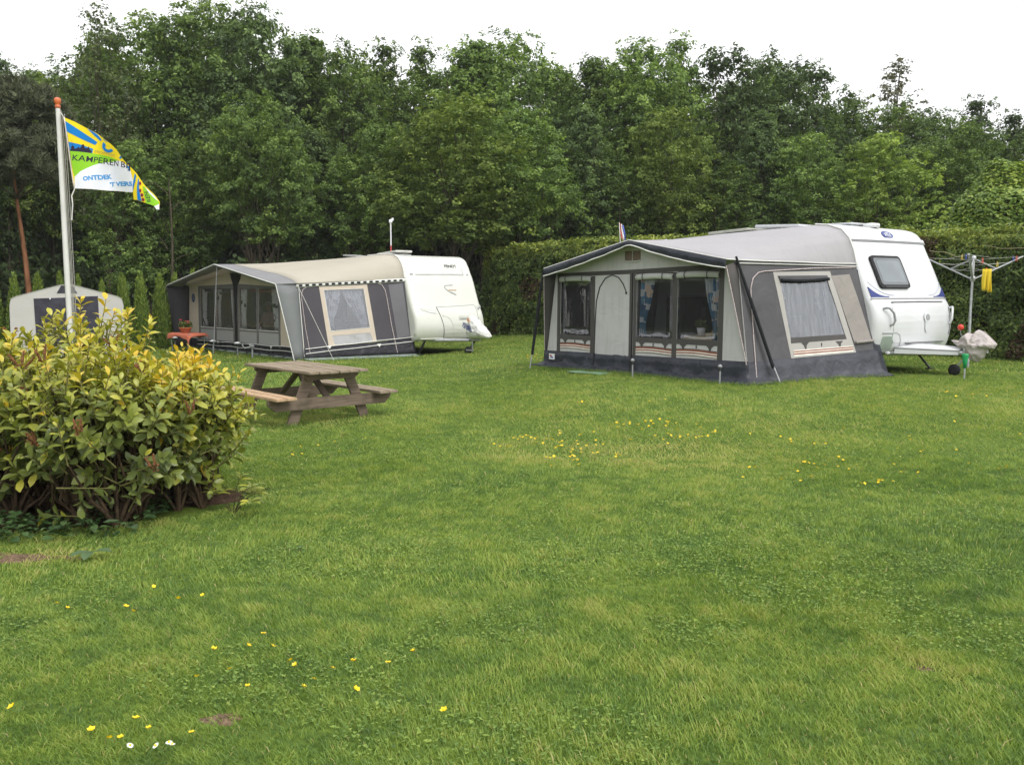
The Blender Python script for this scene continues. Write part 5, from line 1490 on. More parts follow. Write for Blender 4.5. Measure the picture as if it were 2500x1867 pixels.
    mb = MB(); skirt(mb, side, -D - .03, .10, lambda u: interp([(-D, .335), (0, .445)], u), 0, 70, 0, 8, .14); mb.build('side_skirt', F_slate, e)
    # white arch piping and its rope down the front edge
    mb = MB(); arc = [(-2.75, .09), (-2.74, .7), (-2.72, 1.2), (-2.705, 1.47), (-2.63, 1.63), (-2.50, 1.715), (-2.35, 1.74), (-1.2, 1.80), (-.05, 1.835)]
    mb.tube([side(u, v, .012) for u, v in arc], .009, 6); mb.build('arch_piping', M_ropep, e)
    # white piping at the front corner and the left edge wing
    mb = MB()
    A0 = rf(0, 0, -.1); A1 = front(-.02, .30, .01); mb.tube([A0, A0.lerp(A1, .5), A1], .008, 6)
    B0 = rf(1, 0, -.1); B1 = front(-4.76, .30, .01); mb.tube([B0, B0.lerp(B1, .5), B1], .008, 6)
    mb.build('corner_piping', M_ropep, e)
    for s, (q0, q1, w0, w1) in enumerate(((A0, A1, front(-.25, 1.89, 0), front(0, .0, 0)), (B0, B1, front(-4.45, 1.84, 0), front(-4.74, .0, 0)))):
        mb = MB(); mb.sheet(lambda u, v, o: (q0.lerp(q1, v)).lerp(w0.lerp(w1, v * .84), u) + Vector((o, 0, 0)), [0, .5, 1], [k / 6 for k in range(7)], .006); mb.build('wing', F_postW, e)
    # storm straps
    for (p0, p1, p2, w_) in (((-.28, -3.24, 1.945), (.02, -3.0, .24), (.06, -3.03, -.02), .029), ((-4.50, -3.22, 1.80), (-4.62, -3.38, .24), (-4.64, -3.42, -.02), .03)):
        mb = MB(); a, b = Vector(p0), Vector(p1)
        if w_ < .03: a = side(-2.99, 1.955, .03) ; b = side(-2.48, .235, .10); c = side(-2.42, -.03, .16)
        else: c = Vector(p2)
        mb.tube([a, a.lerp(b, .45), b], [w_ * .8, w_ * 1.25, w_ * 1.1], 6, 0, flat=.7); so = mb.build('storm_strap', F_strap, e)
        mb = MB(); mb.tube([b + Vector((0, 0, .03)), c], .013, 6); mb.build('ground_peg', M_metal, so)
    # left side wall, back and floor inside
    mb = MB(); mb.sheet(lambda u, v, o: Vector((-4.74 + .28 * v / 1.85 + (0) - o, u, v)), [-D, -1.5, 0], [0, .6, 1.2, 1.85], .006); mb.build('far_side_wall', F_greyW, e)
    mb = MB(); mb.box((-2.35, -1.46, .012), (4.6, 2.85, .012)); mb.build('groundsheet', F_floorW, e)
    mb = MB()
    for x in (-.45, -2.45, -4.35): mb.tube([(x, -D + .10, 0), (x, -D + .10, 1.80 if x != -2.45 else 2.18)], .014, 6)
    for x in (-.6, -2.45, -4.3): mb.tube([(x, -D + .10, 1.80 if x != -2.45 else 2.18), (x, -.02, 2.5)], .012, 6)
    mb.build('pole', M_metal, e)
    # curtains, each hanging on the wall
    for (lab, t_, b_, tie, fl) in (('blue patterned curtain at the left of the middle front window of the grey awning', (-2.33, -2.02), (-2.33, -2.20), (.92, -2.33, -2.22), 3),
                                   ('blue patterned curtain gathered at the right of the right front window of the grey awning', (-.93, -.62), (-.74, -.62), (.92, -.74, -.63), 4)):
        c = curtain('curtain', front, t_, b_, .60, 1.66, F_curW, lab, folds=fl, tie=tie); put(c, 'curtain', F_curW, RIG_W, lab, 'curtain', 'curtains of the grey awning')
    for (lab, t_, b_, tie) in (('pale blue curtain at the left of the side window of the grey awning', (-1.98, -1.86), (-1.93, -1.84), None),
                               ('blue white curtain drawn towards the right of the side window of the grey awning', (-1.22, -.90), (-1.08, -.90), (1.0, -1.08, -.92))):
        c = curtain('curtain', side, t_, b_, .72, 1.60, F_curW, lab, folds=4, tie=tie); put(c, 'curtain', F_curW, RIG_W, lab, 'curtain', 'curtains of the grey awning')
    return e
right_awning()

def inside_right():
    # table with yellow cloth, books and pot behind the right window
    t = MB(); t.box((-1.05, -2.25, .66), (1.05, .72, .03), bev=.01)
    p = rigp(RIG_W, 0, 0, 0)
    e = empty('camping_table', RIG_W['A'], RIG_W['ang']); tag(e, 'folding camping table under a pale yellow cloth inside the grey awning', 'table')
    t.build('tabletop', M_gplast, e)
    for (x, y) in ((-1.5, -2.55), (-.6, -2.55), (-1.5, -1.95), (-.6, -1.95)):
        l = MB(); l.tube([(x, y, .65), (x + (.05 if x < -1 else -.05), y, .02)], .014, 6); l.build('leg', M_metal, e)
    F_y = fabric('pale_yellow_cloth', (.66, .56, .30), trans=.1)
    c = MB()
    def cf(u, v, o):
        x = -1.05 + (u - .5) * 1.12; y = -2.25 + (v - .5) * .80; dx = max(0, abs(u - .5) - .46); dy = max(0, abs(v - .5) - .45)
        return Vector((x, y, .682 - 2.2 * (dx + dy) + .006 * math.sin(20 * u) + o))
    c.sheet(cf, [k / 24 for k in range(25)], [k / 20 for k in range(21)], .004); put(c, 'tablecloth', F_y, RIG_W, 'pale yellow tablecloth seen through the right front window of the grey awning', 'tablecloth')
    b = MB(); b.box((-1.05, -2.42, .715), (.30, .20, .045), 0, bev=.004); put(b, 'book', mat('cream_book', (.62, .54, .34)), RIG_W, 'thick cream book lying on the yellow tablecloth', 'book', 'books on the yellow tablecloth')
    b = MB(); b.box((-.98, -2.40, .757), (.24, .17, .03), 0, bev=.004); put(b, 'book', mat('brown_book', (.38, .17, .08)), RIG_W, 'brown book on top of the cream book', 'book', 'books on the yellow tablecloth')
    ee = empty('potted_plant', rigp(RIG_W, -1.33, -2.45, .69)); tag(ee, 'small white pot with a green plant on the yellow tablecloth', 'potted plant')
    b = MB(); b.lathe((0, 0, 0), [(.05, 0), (.075, .13), (.07, .13), (.06, .11)], 16); b.build('pot', M_wlet, ee)
    r = np.random.default_rng(5); n = 60; B = np.tile([0, 0, .12], (n, 1)) + r.normal(0, .02, (n, 3)); Dd = r.normal(0, .6, (n, 3)) + [0, 0, 1.0]
    V_, F2 = shaped_leaves(B, Dd, rand_dirs(r, n), .10 + .06 * r.random(n), np.full(n, .03), r); link('plant_leaves', np_mesh('plant_leaves', V_, F2, [M_laurel], {'tint': np.full(len(V_), .3)}), ee)
    b = MB(); b.lathe((0, 0, 0), [(.035, 0), (.035, .15), (.015, .18), (.015, .22)], 14); o = b.build('bottle', M_wlet, None, rigp(RIG_W, -.98, -2.2, .69)); tag(o, 'white bottle standing behind the books on the yellow tablecloth', 'bottle')
    # chairs
    M_teal = mat('teal_padding', (.05, .17, .17), .8, .2)
    def chair(x, y, rot, m_, label):
        e = empty('folding_chair', rigp(RIG_W, x, y, .02), RIG_W['ang'] + rot); tag(e, label, 'chair', 'folding chairs inside the grey awning')
        b = MB(); b.box((0, 0, .44), (.48, .46, .05), bev=.02); b.build('seat', m_, e)
        b = MB(); b.box((0, .26, .82), (.46, .05, .66), 0, Matrix.Rotation(-.18, 3, 'X'), bev=.02); b.build('backrest', m_, e)
        for s in (-1, 1):
            b = MB(); b.tube([(s * .25, .22, .66), (s * .25, -.05, .42), (s * .25, -.24, 0)], .012, 6); b.build('leg', M_metal, e)
            b = MB(); b.tube([(s * .25, -.22, .42), (s * .25, .24, 0)], .012, 6); b.build('leg', M_metal, e)
            b = MB(); b.box((s * .27, -.02, .66), (.04, .42, .03), bev=.01); b.build('armrest', M_dplast, e)
    chair(-3.70, -2.2, .5, M_teal, 'teal padded folding chair behind the left front window of the grey awning')
    chair(-1.9, -2.0, -1.3, mat('dark_padding', (.035, .035, .04), .8), 'dark folding chair beside the yellow table, behind the middle front window')
    b = MB(); b.sheet(lambda u, v, o: Vector((-3.85 + .30 * u, -2.02 + (.03 if v < .5 else -.03) + o, .78 + .38 * (1 - abs(2 * v - 1)))), [0, .5, 1], [0, .25, .5, .75, 1], .006)
    put(b, 'towel', mat('green_towel', (.12, .30, .27), .9, .1), RIG_W, 'green towel hung over the back of the teal chair', 'towel')
    # dark furniture along the inside makes the depth of the tent
    for k, (x, w_, h_, lab) in enumerate(((-3.3, .9, 1.3, 'tall dark fabric camping cupboard inside the grey awning, near the door'), (-1.6, 1.3, .95, 'low dark camping cupboard inside the grey awning, behind the yellow table'))):
        e = empty('camping_cupboard', rigp(RIG_W, x, -.38, .02), RIG_W['ang']); tag(e, lab, 'cupboard')
        b = MB(); b.box((0, 0, h_ / 2), (w_, .45, h_), 0, bev=.01); b.build('carcass', mat('cupboard_dark', (.05, .05, .055), .8, .2), e)
        for s in (-1, 1):
            b = MB(); b.box((s * w_ / 4, -.235, h_ / 2), (w_ / 2 - .02, .012, h_ - .08), 0); b.build('door', mat('cupboard_front', (.065, .065, .07), .7, .2), e)
        b = MB(); b.box((0, 0, h_ + .012), (w_ + .03, .47, .024), 0, bev=.005); b.build('top', M_gplast, e)
inside_right()

def left_awning():
    e = empty('awning', RIG_F['A'], RIG_F['ang'])
    tag(e, 'cream-roofed caravan awning with grey hood, sand walls and chequered valance, at the left', 'awning', 'caravan awnings')
    D = 2.93; zt = 1.86
    railx = lambda z: interp([(0, .50), (.39, .62), (.54, .57), (1.13, .39), (1.74, .18), (2.0, .10), (2.2, .02)], z) if z > .39 else .40 + z * .3
    railx2 = lambda z: interp([(0, .34), (.5, .24), (1.2, .12), (1.9, -.01), (2.2, -.05)], z)
    front, side = awning_frames(-.30, -7.25, D, zt, zt, .1, railx2)
    V = .60
    fp = [(0, (-.30, 1.865)), (.5, (-3.9, 2.42)), (1, (-7.45, 1.88))]
    bp = [(0, (-.02, 2.03)), (.02, (-.05, 2.2)), (.045, (-.13, 2.4)), (.075, (-.27, 2.55)), (.11, (-.47, 2.65)), (.16, (-.8, 2.685)), (.5, (-3.8, 2.64)), (.93, (-6.8, 2.59)), (.97, (-7.1, 2.45)), (1, (-7.25, 2.0))]
    rf0 = roof_fn(fp, bp, V, D, .04)
    def rf(s, t, off):
        p = rf0(s, t, off); return p
    ss = sorted(set([k / 40 for k in range(41)] + [p[0] for p in bp]))
    th = .155
    mb = MB(); mb.sheet(rf, ss, [th + (1 - th) * k / 12 for k in range(13)], .008); roof = mb.build('roof', F_roofF, e)
    mb = MB(); mb.sheet(rf, ss, [th * k / 4 for k in range(5)], .010); hood = mb.build('hood', F_greyF, e)
    mb = MB(); mb.tube([rf(s, 0, -.004) for s in ss], .014, 6); mb.build('hood_piping', F_hem, hood)
    mb = MB(); mb.tube([rf(s, 1, .012) for s in ss if s < .3], .018, 6); mb.build('rail_piping', F_hem, roof)
    # hood underside strip (the front edge has depth)
    mb = MB(); mb.sheet(lambda u, v, o: rf(u, 0, -.055 * v) + Vector((0, .015 * v - o, 0)), ss, [0, 1], .006); mb.build('hood_edge', F_greyF2, hood)
    # side valance with black and white blocks
    mb = MB()
    vz = lambda u: interp([(-D - .08, 1.865), (0.03, 2.03)], u)
    mb.sheet(lambda u, v, o: side(u, vz(u) - .085 * v, .020 + o), [-D - .06 + (D + .08) * k / 30 for k in range(31)], [0, 1], .006); va = mb.build('side_valance', F_hem, e)
    mb = MB()
    for k in range(17):
        u0 = -D + .0 + k * .173
        mb.poly([[(u0, vz(u0) - .070), (u0 + .095, vz(u0 + .095) - .070), (u0 + .095, vz(u0 + .095) - .018), (u0, vz(u0) - .018)]], side, .023, .003)
    mb.build('black_blocks', F_strap, va)
    # front wall
    gab = lambda x: interp([(-7.25, 1.86), (-3.9, 2.30), (-.30, 1.86)], x)
    wins = [(-6.39, .66, -5.38, 1.775), (-5.26, .665, -4.13, 1.775), (-3.72, .67, -2.66, 1.77), (-2.52, .675, -1.385, 1.755)]
    lows = [(-6.39, .26, -5.38, .60), (-5.26, .265, -4.13, .605), (-3.72, .275, -2.66, .61), (-2.52, .285, -1.385, .615)]
    hs_ = [[(a, b), (c, b), (c, d), (a, d)] for a, b, c, d in wins + lows]
    mb = MB(); mb.poly([[(-7.35, .25), (-.04, .30), (-.30, 1.86), (-3.9, 2.30), (-7.22, 1.86)]] + hs_, front, 0, .006); mb.build('front_wall', F_beigeF, e)
    mb = MB()
    mb.poly([[(-6.55, 1.775), (-1.27, 1.75), (-1.27, 1.80), (-3.9, 1.90), (-6.55, 1.85)]], front, .004, .003)
    for (a, b) in ((-6.56, -6.395), (-5.375, -5.265), (-4.125, -3.725), (-2.655, -2.525), (-1.38, -1.275)):
        mb.rect(a, .25, b, 1.775, front, .005, .004)
    for (a, b, c, d), (a2, b2, c2, d2) in zip(wins, lows): mb.rect(a, d2, c, b - .012, front, .0045, .003)
    mb.build('grey_bands', F_postF, e)
    for k, (a, b, c, d) in enumerate(wins):
        g = MB(); g.sheet(lambda u, v, o: front(u, v, -.006 + o + .005 * math.sin(u * 9 + v * 2)), [a + (c - a) * i / 10 for i in range(11)], [b + (d - b) * i / 6 for i in range(7)], .001)
        wo_ = g.build('window', M_filmF, e)
        g = MB(); g.rect(a, b - .018, c, b, front, .010, .008); g.build('window_sill_piping', F_hem, wo_)
        a2, b2, c2, d2 = lows[k]
        g = MB(); g.rect(a2, b2, c2, d2, front, -.002, .002); g.build('lower_panel', M_film_low, e)
    # oval badges
    for (cx, cz) in ((-6.93, 1.50), (-1.02, 1.44)):
        mb = MB(); mb.poly([ellipse(cx, cz, .13, .13, 24)], front, .006, .004); bo = mb.build('badge', mat('faded_navy_badge', (.075, .085, .20), .8, .2, var=.3, scale=20), e)
        mb = MB(); 
        for q_ in (-.05, .0, .05): mb.rect(cx - .09, cz + q_ - .008, cx + .09, cz + q_ + .008, front, .0075, .002)
        mb.build('badge_print', mat('badge_pale_print', (.28, .30, .42), .8), bo)
    # dark gathered drape over the centre post, with the hood pole
    mb = MB(); mb.poly([[(-4.28, 2.20), (-3.52, 2.20), (-3.62, 2.02), (-3.78, 1.85), (-3.83, 1.5), (-3.85, .25), (-4.0, .25), (-4.02, 1.5), (-4.06, 1.85), (-4.18, 2.02)]], front, .012, .010, 0); mb.build('centre_drape', F_skirtF, e)
    mb = MB(); p0 = rf(.5, 0.02, -.03); mb.tube([p0, Vector((p0.x - .05, p0.y - .15, 0))], .012, 6); mb.build('hood_pole', M_metal, e)
    # side wings of the hood
    A0 = rf(0, 0, -.01); A1 = Vector((.03, -3.25, .0)); W0 = front(-.30, 1.86, 0); W1 = front(-.02, 0, 0)
    mb = MB(); mb.sheet(lambda u, v, o: A0.lerp(A1, v).lerp(W0.lerp(W1, v), u) + Vector((o, 0, 0)), [0, .5, 1], [k / 8 for k in range(9)], .008); wg = mb.build('wing', F_greyF2, e)
    mb = MB(); mb.tube([A0.lerp(A1, t) for t in (0, .5, 1)], .012, 6); mb.tube([W0.lerp(W1, t) + Vector((.012, 0, 0)) for t in (0, .5, 1)], .010, 6); mb.build('wing_piping', F_hem, wg)
    B0 = rf(1, 0, -.01); B1 = Vector((-7.55, -3.30, 0)); X0 = front(-7.24, 1.86, 0); X1 = front(-7.38, 0, 0)
    mb = MB(); mb.sheet(lambda u, v, o: B0.lerp(B1, v).lerp(X0.lerp(X1, v), u) - Vector((o, 0, 0)), [0, .5, 1], [k / 8 for k in range(9)], .008); mb.build('wing', F_darkF, e)
    # side wall
    hole = [(-2.21, .70), (-1.135, .77), (-1.20, 1.76), (-2.285, 1.72)]; hole2 = [(-2.13, .36), (-1.08, .41), (-1.15, .64), (-2.19, .585)]
    mb = MB(); mb.poly([[(-D, .26), (.0, .47), (.0, 1.98), (-D, 1.83)], hole, hole2], side, 0, .006, 0, step=.25); mb.build('side_wall', F_darkF, e)
    mb = MB(); mb.poly([[(-2.30, .33), (-.985, .40), (-1.09, 1.86), (-2.40, 1.80)], hole, hole2], side, .005, .004, 0, step=.25); bd = mb.build('side_window_surround', F_beigeF, e)
    mb = MB(); mb.poly([hole], side, -.004, .001, 0, step=.12); sw_ = mb.build('side_window', M_film_sideF, e)
    mb = MB(); mb.tube([side(u, v, .006) for u, v in hole + hole[:1]], .008, 5); mb.build('window_piping', F_hem, sw_)
    mb = MB(); mb.poly([hole2], side, -.002, .002, 0, step=.2); mb.build('lower_panel', M_film_low, e)
    mb = MB(); mb.poly([[(-.385, .48), (0.0 - .02, .53), (-.07, 1.905), (-.485, 1.855)]], side, .005, .004, 0, step=.25); mb.build('mesh_vent', F_meshF, e)
    mb = MB(); mb.tube([side(u, v, .010) for u, v in ((-2.79, .05), (-2.86, .8), (-2.885, 1.6), (-2.83, 1.73), (-2.73, 1.79))], .008, 6); mb.build('arch_piping', M_ropep, e); mb = MB()
    mb.tube([side(u, v, .010) for u, v in ((-.44, .10), (-.52, .8), (-.57, 1.5), (-.60, 1.73), (-.68, 1.86), (-.78, 1.90))], .010, 6); mb.build('arch_piping', M_ropep, e)
    # skirts and ropes
    mb = MB(); skirt(mb, front, -7.45, .02, .30, 0, 90, 0, 5, .10); mb.build('front_skirt', F_skirtF, e)
    sk_side = lambda u, z, o: side(u, z, o)
    mb = MB(); mb.sheet(lambda u, v, o: side(u, .04 + (interp([(-D, .25), (0, .46)], u) - .04) * v, .006 + .02 * (1 - v) + .008 * math.sin(u * 17) * (1 - v) + o), [-D - .02 + (D + .10) * k / 40 for k in range(41)], [0, .3, .6, 1], .006); mb.build('side_skirt', F_skirtF, e)
    mb = MB(); mb.sheet(lambda u, v, o: side(u, .05 * (1 - v) + .01, .04 + .14 * v + .012 * math.sin(u * 13) + o), [-D - .05 + (D + .12) * k / 40 for k in range(41)], [0, .5, 1], .006)
    mb.sheet(lambda u, v, o: front(u, .05 * (1 - v) + .01, .06 + .10 * v + .012 * math.sin(u * 13) + o), [-6.2 + 6.2 * k / 60 for k in range(61)], [0, .5, 1], .006); mb.build('groundsheet_edge', F_sheetF, e)
    mb = MB()
    for (zz, of) in ((0, .0), (-.115, .0)):
        mb.tube([front(u, interp([(-7.3, .245), (0, .31)], u) + zz + .008 * math.sin(u * 4), .035) for u in [-6.6 + 6.5 * k / 30 for k in range(31)]], .010, 6)
        mb.tube([side(u, interp([(-D, .285), (0.05, .50)], u) + zz + .004 * math.sin(u * 5), .035) for u in [-D + (D + .05) * k / 20 for k in range(21)]], .010, 6)
    for u in (-5.1, -3.0, -1.75): mb.poly([[(u - .06, .285), (u + .06, .285), (u, .21)]], front, .045, .012)
    for u in (-2.3, -.95): mb.poly([[(u - .06, .345), (u + .06, .35), (u, .27)]], side, .045, .012)
    mb.build('skirt_piping', F_hem, e)
    mb = MB()
    q0 = side(-D - .02, 1.78, .05); mb.tube([q0, side(-2.42, -.0, .42)], .006, 5)
    q1 = rf(1, 0, 0); mb.tube([q1, Vector((-8.9, -3.9, 0))], .008, 5)
    mb.build('guy_rope', M_rope, e)
    mb = MB(); mb.sheet(lambda u, v, o: Vector((-7.35 + .12 * v / 1.86 - o, u, v)), [-D, -1.5, 0], [0, .6, 1.2, 1.86], .006); mb.build('far_side_wall', F_darkF, e)
    mb = MB(); mb.box((-3.7, -1.48, .012), (7.2, 2.85, .012)); mb.build('groundsheet', mat('brown_groundsheet', (.12, .11, .10), .8), e)
    mb = MB()
    for x in (-1.32, -3.9, -6.5): mb.tube([(x, -D + .10, 0), (x, -D + .10, 1.80 if x != -3.9 else 2.25)], .014, 6)
    mb.build('pole', M_metal, e)
    for (lab, t_, b_, tie, fl) in (('black and white curtain at the left end of the beige awning front', (-6.36, -6.10), (-6.36, -6.08), (1.0, -6.36, -6.18), 3),
        ('narrow black and white curtain beside the first window post of the beige awning', (-5.52, -5.40), (-5.50, -5.40), None, 2),
        ('black and white curtain at the left of the second window of the beige awning', (-5.24, -5.05), (-5.24, -5.16), (1.3, -5.24, -5.16), 2),
        ('black and white curtain left of the dark centre post of the beige awning', (-4.36, -4.15), (-4.24, -4.15), (1.0, -4.28, -4.15), 3),
        ('black and white curtain right of the dark centre post of the beige awning', (-3.70, -3.38), (-3.70, -3.44), (1.1, -3.70, -3.48), 3),
        ('black and white curtain at the right end of the beige awning front', (-1.86, -1.41), (-1.72, -1.41), (1.0, -1.74, -1.42), 4)):
        c = curtain('curtain', front, t_, b_, .68, 1.75, F_curF, lab, folds=fl, tie=tie); put(c, 'curtain', F_curF, RIG_F, lab, 'curtain', 'curtains of the beige awning')
    for (lab, t_, b_, tie) in (('white net curtain in the left half of the beige awning side window', (-2.27, -1.80), (-2.2, -2.05), (.95, -2.2, -2.08)),
                               ('white net curtain in the right half of the beige awning side window', (-1.76, -1.22), (-1.35, -1.16), (.95, -1.36, -1.16))):
        c = curtain('curtain', side, t_, b_, .76, 1.72, F_netF, lab, folds=5, tie=tie); put(c, 'curtain', F_netF, RIG_F, lab, 'curtain', 'curtains of the beige awning')
M_filmF = film('window_vinyl_left', (.95, .95, .96), gloss=.03, haze=.07, hcol=(.50, .50, .52), bump=.25, bscale=1.2)
M_film_sideF = film('side_window_vinyl_left', (.86, .87, .90), gloss=.08, haze=.18, hcol=(.42, .43, .48), bump=.35, bscale=1.2)
left_awning()

M_skin = mat('skin', (.52, .30, .22), .6, .3)
M_pink = mat('pink_shirt', (.55, .34, .34), .8, .2)
def seated_person(rig, x, y, rot, label):
    e = empty('person', rigp(rig, x, y, .02), rig['ang'] + rot); tag(e, label, 'person')
    def skin(nm, verts, edges, m_, sub=2, root=0):
        me = bpy.data.meshes.new(nm); me.from_pydata([v[:3] for v in verts], edges, [])
        o = bpy.data.objects.new(nm, me); col.objects.link(o); o.parent = e
        sk = o.modifiers.new('skin', 'SKIN')
        for i, v in enumerate(verts):
            me.skin_vertices[0].data[i].radius = (v[3], v[4] if len(v) > 4 else v[3]); me.skin_vertices[0].data[i].use_root = (i == root)
        sb = o.modifiers.new('sub', 'SUBSURF'); sb.levels = sub; sb.render_levels = sub
        me.materials.append(m_); return o
    vs_ = [(0, .0, .50, .16, .13), (0, .03, .70, .15, .12), (0, .05, .92, .17, .11), (0, .04, 1.06, .07, .07), (0, .01, 1.13, .055, .055), (0, -.01, 1.22, .085, .10), (0, -.01, 1.31, .075, .09),
           (-.19, .05, 1.02, .055), (-.24, -.02, .76, .042), (-.18, -.26, .70, .032), (-.16, -.33, .70, .028),
           (.19, .05, 1.02, .055), (.24, -.02, .76, .042), (.18, -.26, .70, .032), (.16, -.33, .70, .028),
           (-.10, -.10, .50, .085), (-.12, -.46, .50, .062), (-.12, -.46, .10, .042), (-.12, -.60, .05, .035),
           (.10, -.10, .50, .085), (.12, -.46, .50, .062), (.12, -.46, .10, .042), (.12, -.60, .05, .035)]
    ed = [(0, 1), (1, 2), (2, 3), (3, 4), (4, 5), (5, 6), (2, 7), (7, 8), (8, 9), (9, 10), (2, 11), (11, 12), (12, 13), (13, 14), (0, 15), (15, 16), (16, 17), (17, 18), (0, 19), (19, 20), (20, 21), (21, 22)]
    skin('body', vs_, ed, M_skin)
    tv = [(0, .0, .52, .185, .155), (0, .03, .70, .175, .145), (0, .05, .92, .19, .135), (0, .045, 1.02, .10, .09), (-.19, .05, 1.02, .07), (-.235, -.01, .80, .056), (.19, .05, 1.02, .07), (.235, -.01, .80, .056)]
    skin('shirt', tv, [(0, 1), (1, 2), (2, 3), (2, 4), (4, 5), (2, 6), (6, 7)], M_pink)
    pv = [(0, 0, .50, .18, .14), (-.10, -.10, .50, .10), (-.12, -.46, .50, .075), (-.12, -.46, .14, .055), (.10, -.10, .50, .10), (.12, -.46, .50, .075), (.12, -.46, .14, .055)]
    skin('trousers', pv, [(0, 1), (1, 2), (2, 3), (0, 4), (4, 5), (5, 6)], M_dplast)
    # hands with fingers resting on the lap
    for s in (-1, 1):
        hv = [(s * .16, -.33, .70, .026, .016), (s * .155, -.37, .695, .036, .016), (s * .15, -.405, .685, .036, .014)]; he = [(0, 1), (1, 2)]
        for k in range(4):
            b0 = len(hv); fx = s * .15 + (k - 1.5) * .02; L_ = (.030, .036, .034, .026)[k]
            hv += [(fx, -.42, .682, .009), (fx, -.42 - L_, .672, .008), (fx, -.425 - L_ * 1.6, .655, .007)]; he += [(2, b0), (b0, b0 + 1), (b0 + 1, b0 + 2)]
        b0 = len(hv); hv += [(s * .115, -.375, .69, .011), (s * .10, -.405, .675, .009)]; he += [(1, b0), (b0, b0 + 1)]
        skin('hand', hv, he, M_skin, 1)
    mb = MB(); mb.grid(lambda a, b: Vector((.095 * math.cos(a) * math.cos(b), .012 + .112 * math.sin(a) * math.cos(b), 1.285 + .105 * math.sin(b))), [6.283 * k / 16 for k in range(16)], [.0, .3, .6, .9, 1.2, 1.5], closed=True); mb.build('hair', mat('grey_fair_hair', (.42, .36, .30), .8), e)
    mb = MB(); mb.add([Vector((-.012, -.100, 1.235)), Vector((.012, -.100, 1.235)), Vector((0, -.095, 1.275)), Vector((0, -.128, 1.238))], [(0, 1, 3), (1, 2, 3), (2, 0, 3), (0, 2, 1)]); mb.build('nose', M_skin, e)
    for s in (-1, 1):
        mb = MB(); mb.lathe((s * .033, -.098, 1.268), [(.002, -.004), (.010, 0), (.002, .004)], 8, 0, 'Y'); mb.build('eye', M_dplast, e)
        mb = MB(); mb.lathe((s * .088, .0, 1.25), [(.004, -.006), (.022, 0), (.004, .006)], 8, 0, 'X'); mb.build('ear', M_skin, e)
    mb = MB(); mb.box((0, -.104, 1.205), (.04, .006, .006)); mb.build('mouth', mat('lips', (.42, .16, .14)), e)
seated_person(RIG_F, -4.42, -1.75, .35, 'person in a pink top sitting behind the window of the beige awning')
def inside_left():
    e = empty('folding_chair', rigp(RIG_F, -4.42, -1.72, .02), RIG_F['ang'] + .35); tag(e, 'folding chair carrying the seated person inside the beige awning', 'chair')
    b = MB(); b.box((0, .02, .40), (.48, .44, .04), bev=.015); b.build('seat', M_gplast, e)
    b = MB(); b.box((0, .27, .78), (.46, .03, .60), 0, Matrix.Rotation(-.15, 3, 'X'), bev=.012); b.build('backrest', M_gplast, e)
    for s in (-1, 1):
        b = MB(); b.tube([(s * .26, .22, .62), (s * .26, -.22, 0)], .012, 6); b.build('leg', M_metal, e)
        b = MB(); b.tube([(s * .26, -.20, .40), (s * .26, .24, 0)], .012, 6); b.build('leg', M_metal, e)
    e = empty('television', rigp(RIG_F, -1.95, -.9, .02), RIG_F['ang']); tag(e, 'black screen on a dark cupboard behind the right front window of the beige awning', 'television')
    b = MB(); b.box((0, 0, 1.16), (.95, .05, .56), 0, bev=.01); b.build('screen', mat('screen_black', (.01, .01, .012), .25, .4), e)
    b = MB(); b.box((0, .1, .43), (1.1, .45, .84), 0, bev=.01); b.build('cupboard', M_dplast, e)
    b = MB(); b.box((0, .0, .865), (.4, .2, .03), 0, bev=.005); b.build('stand', M_dplast, e)
inside_left()

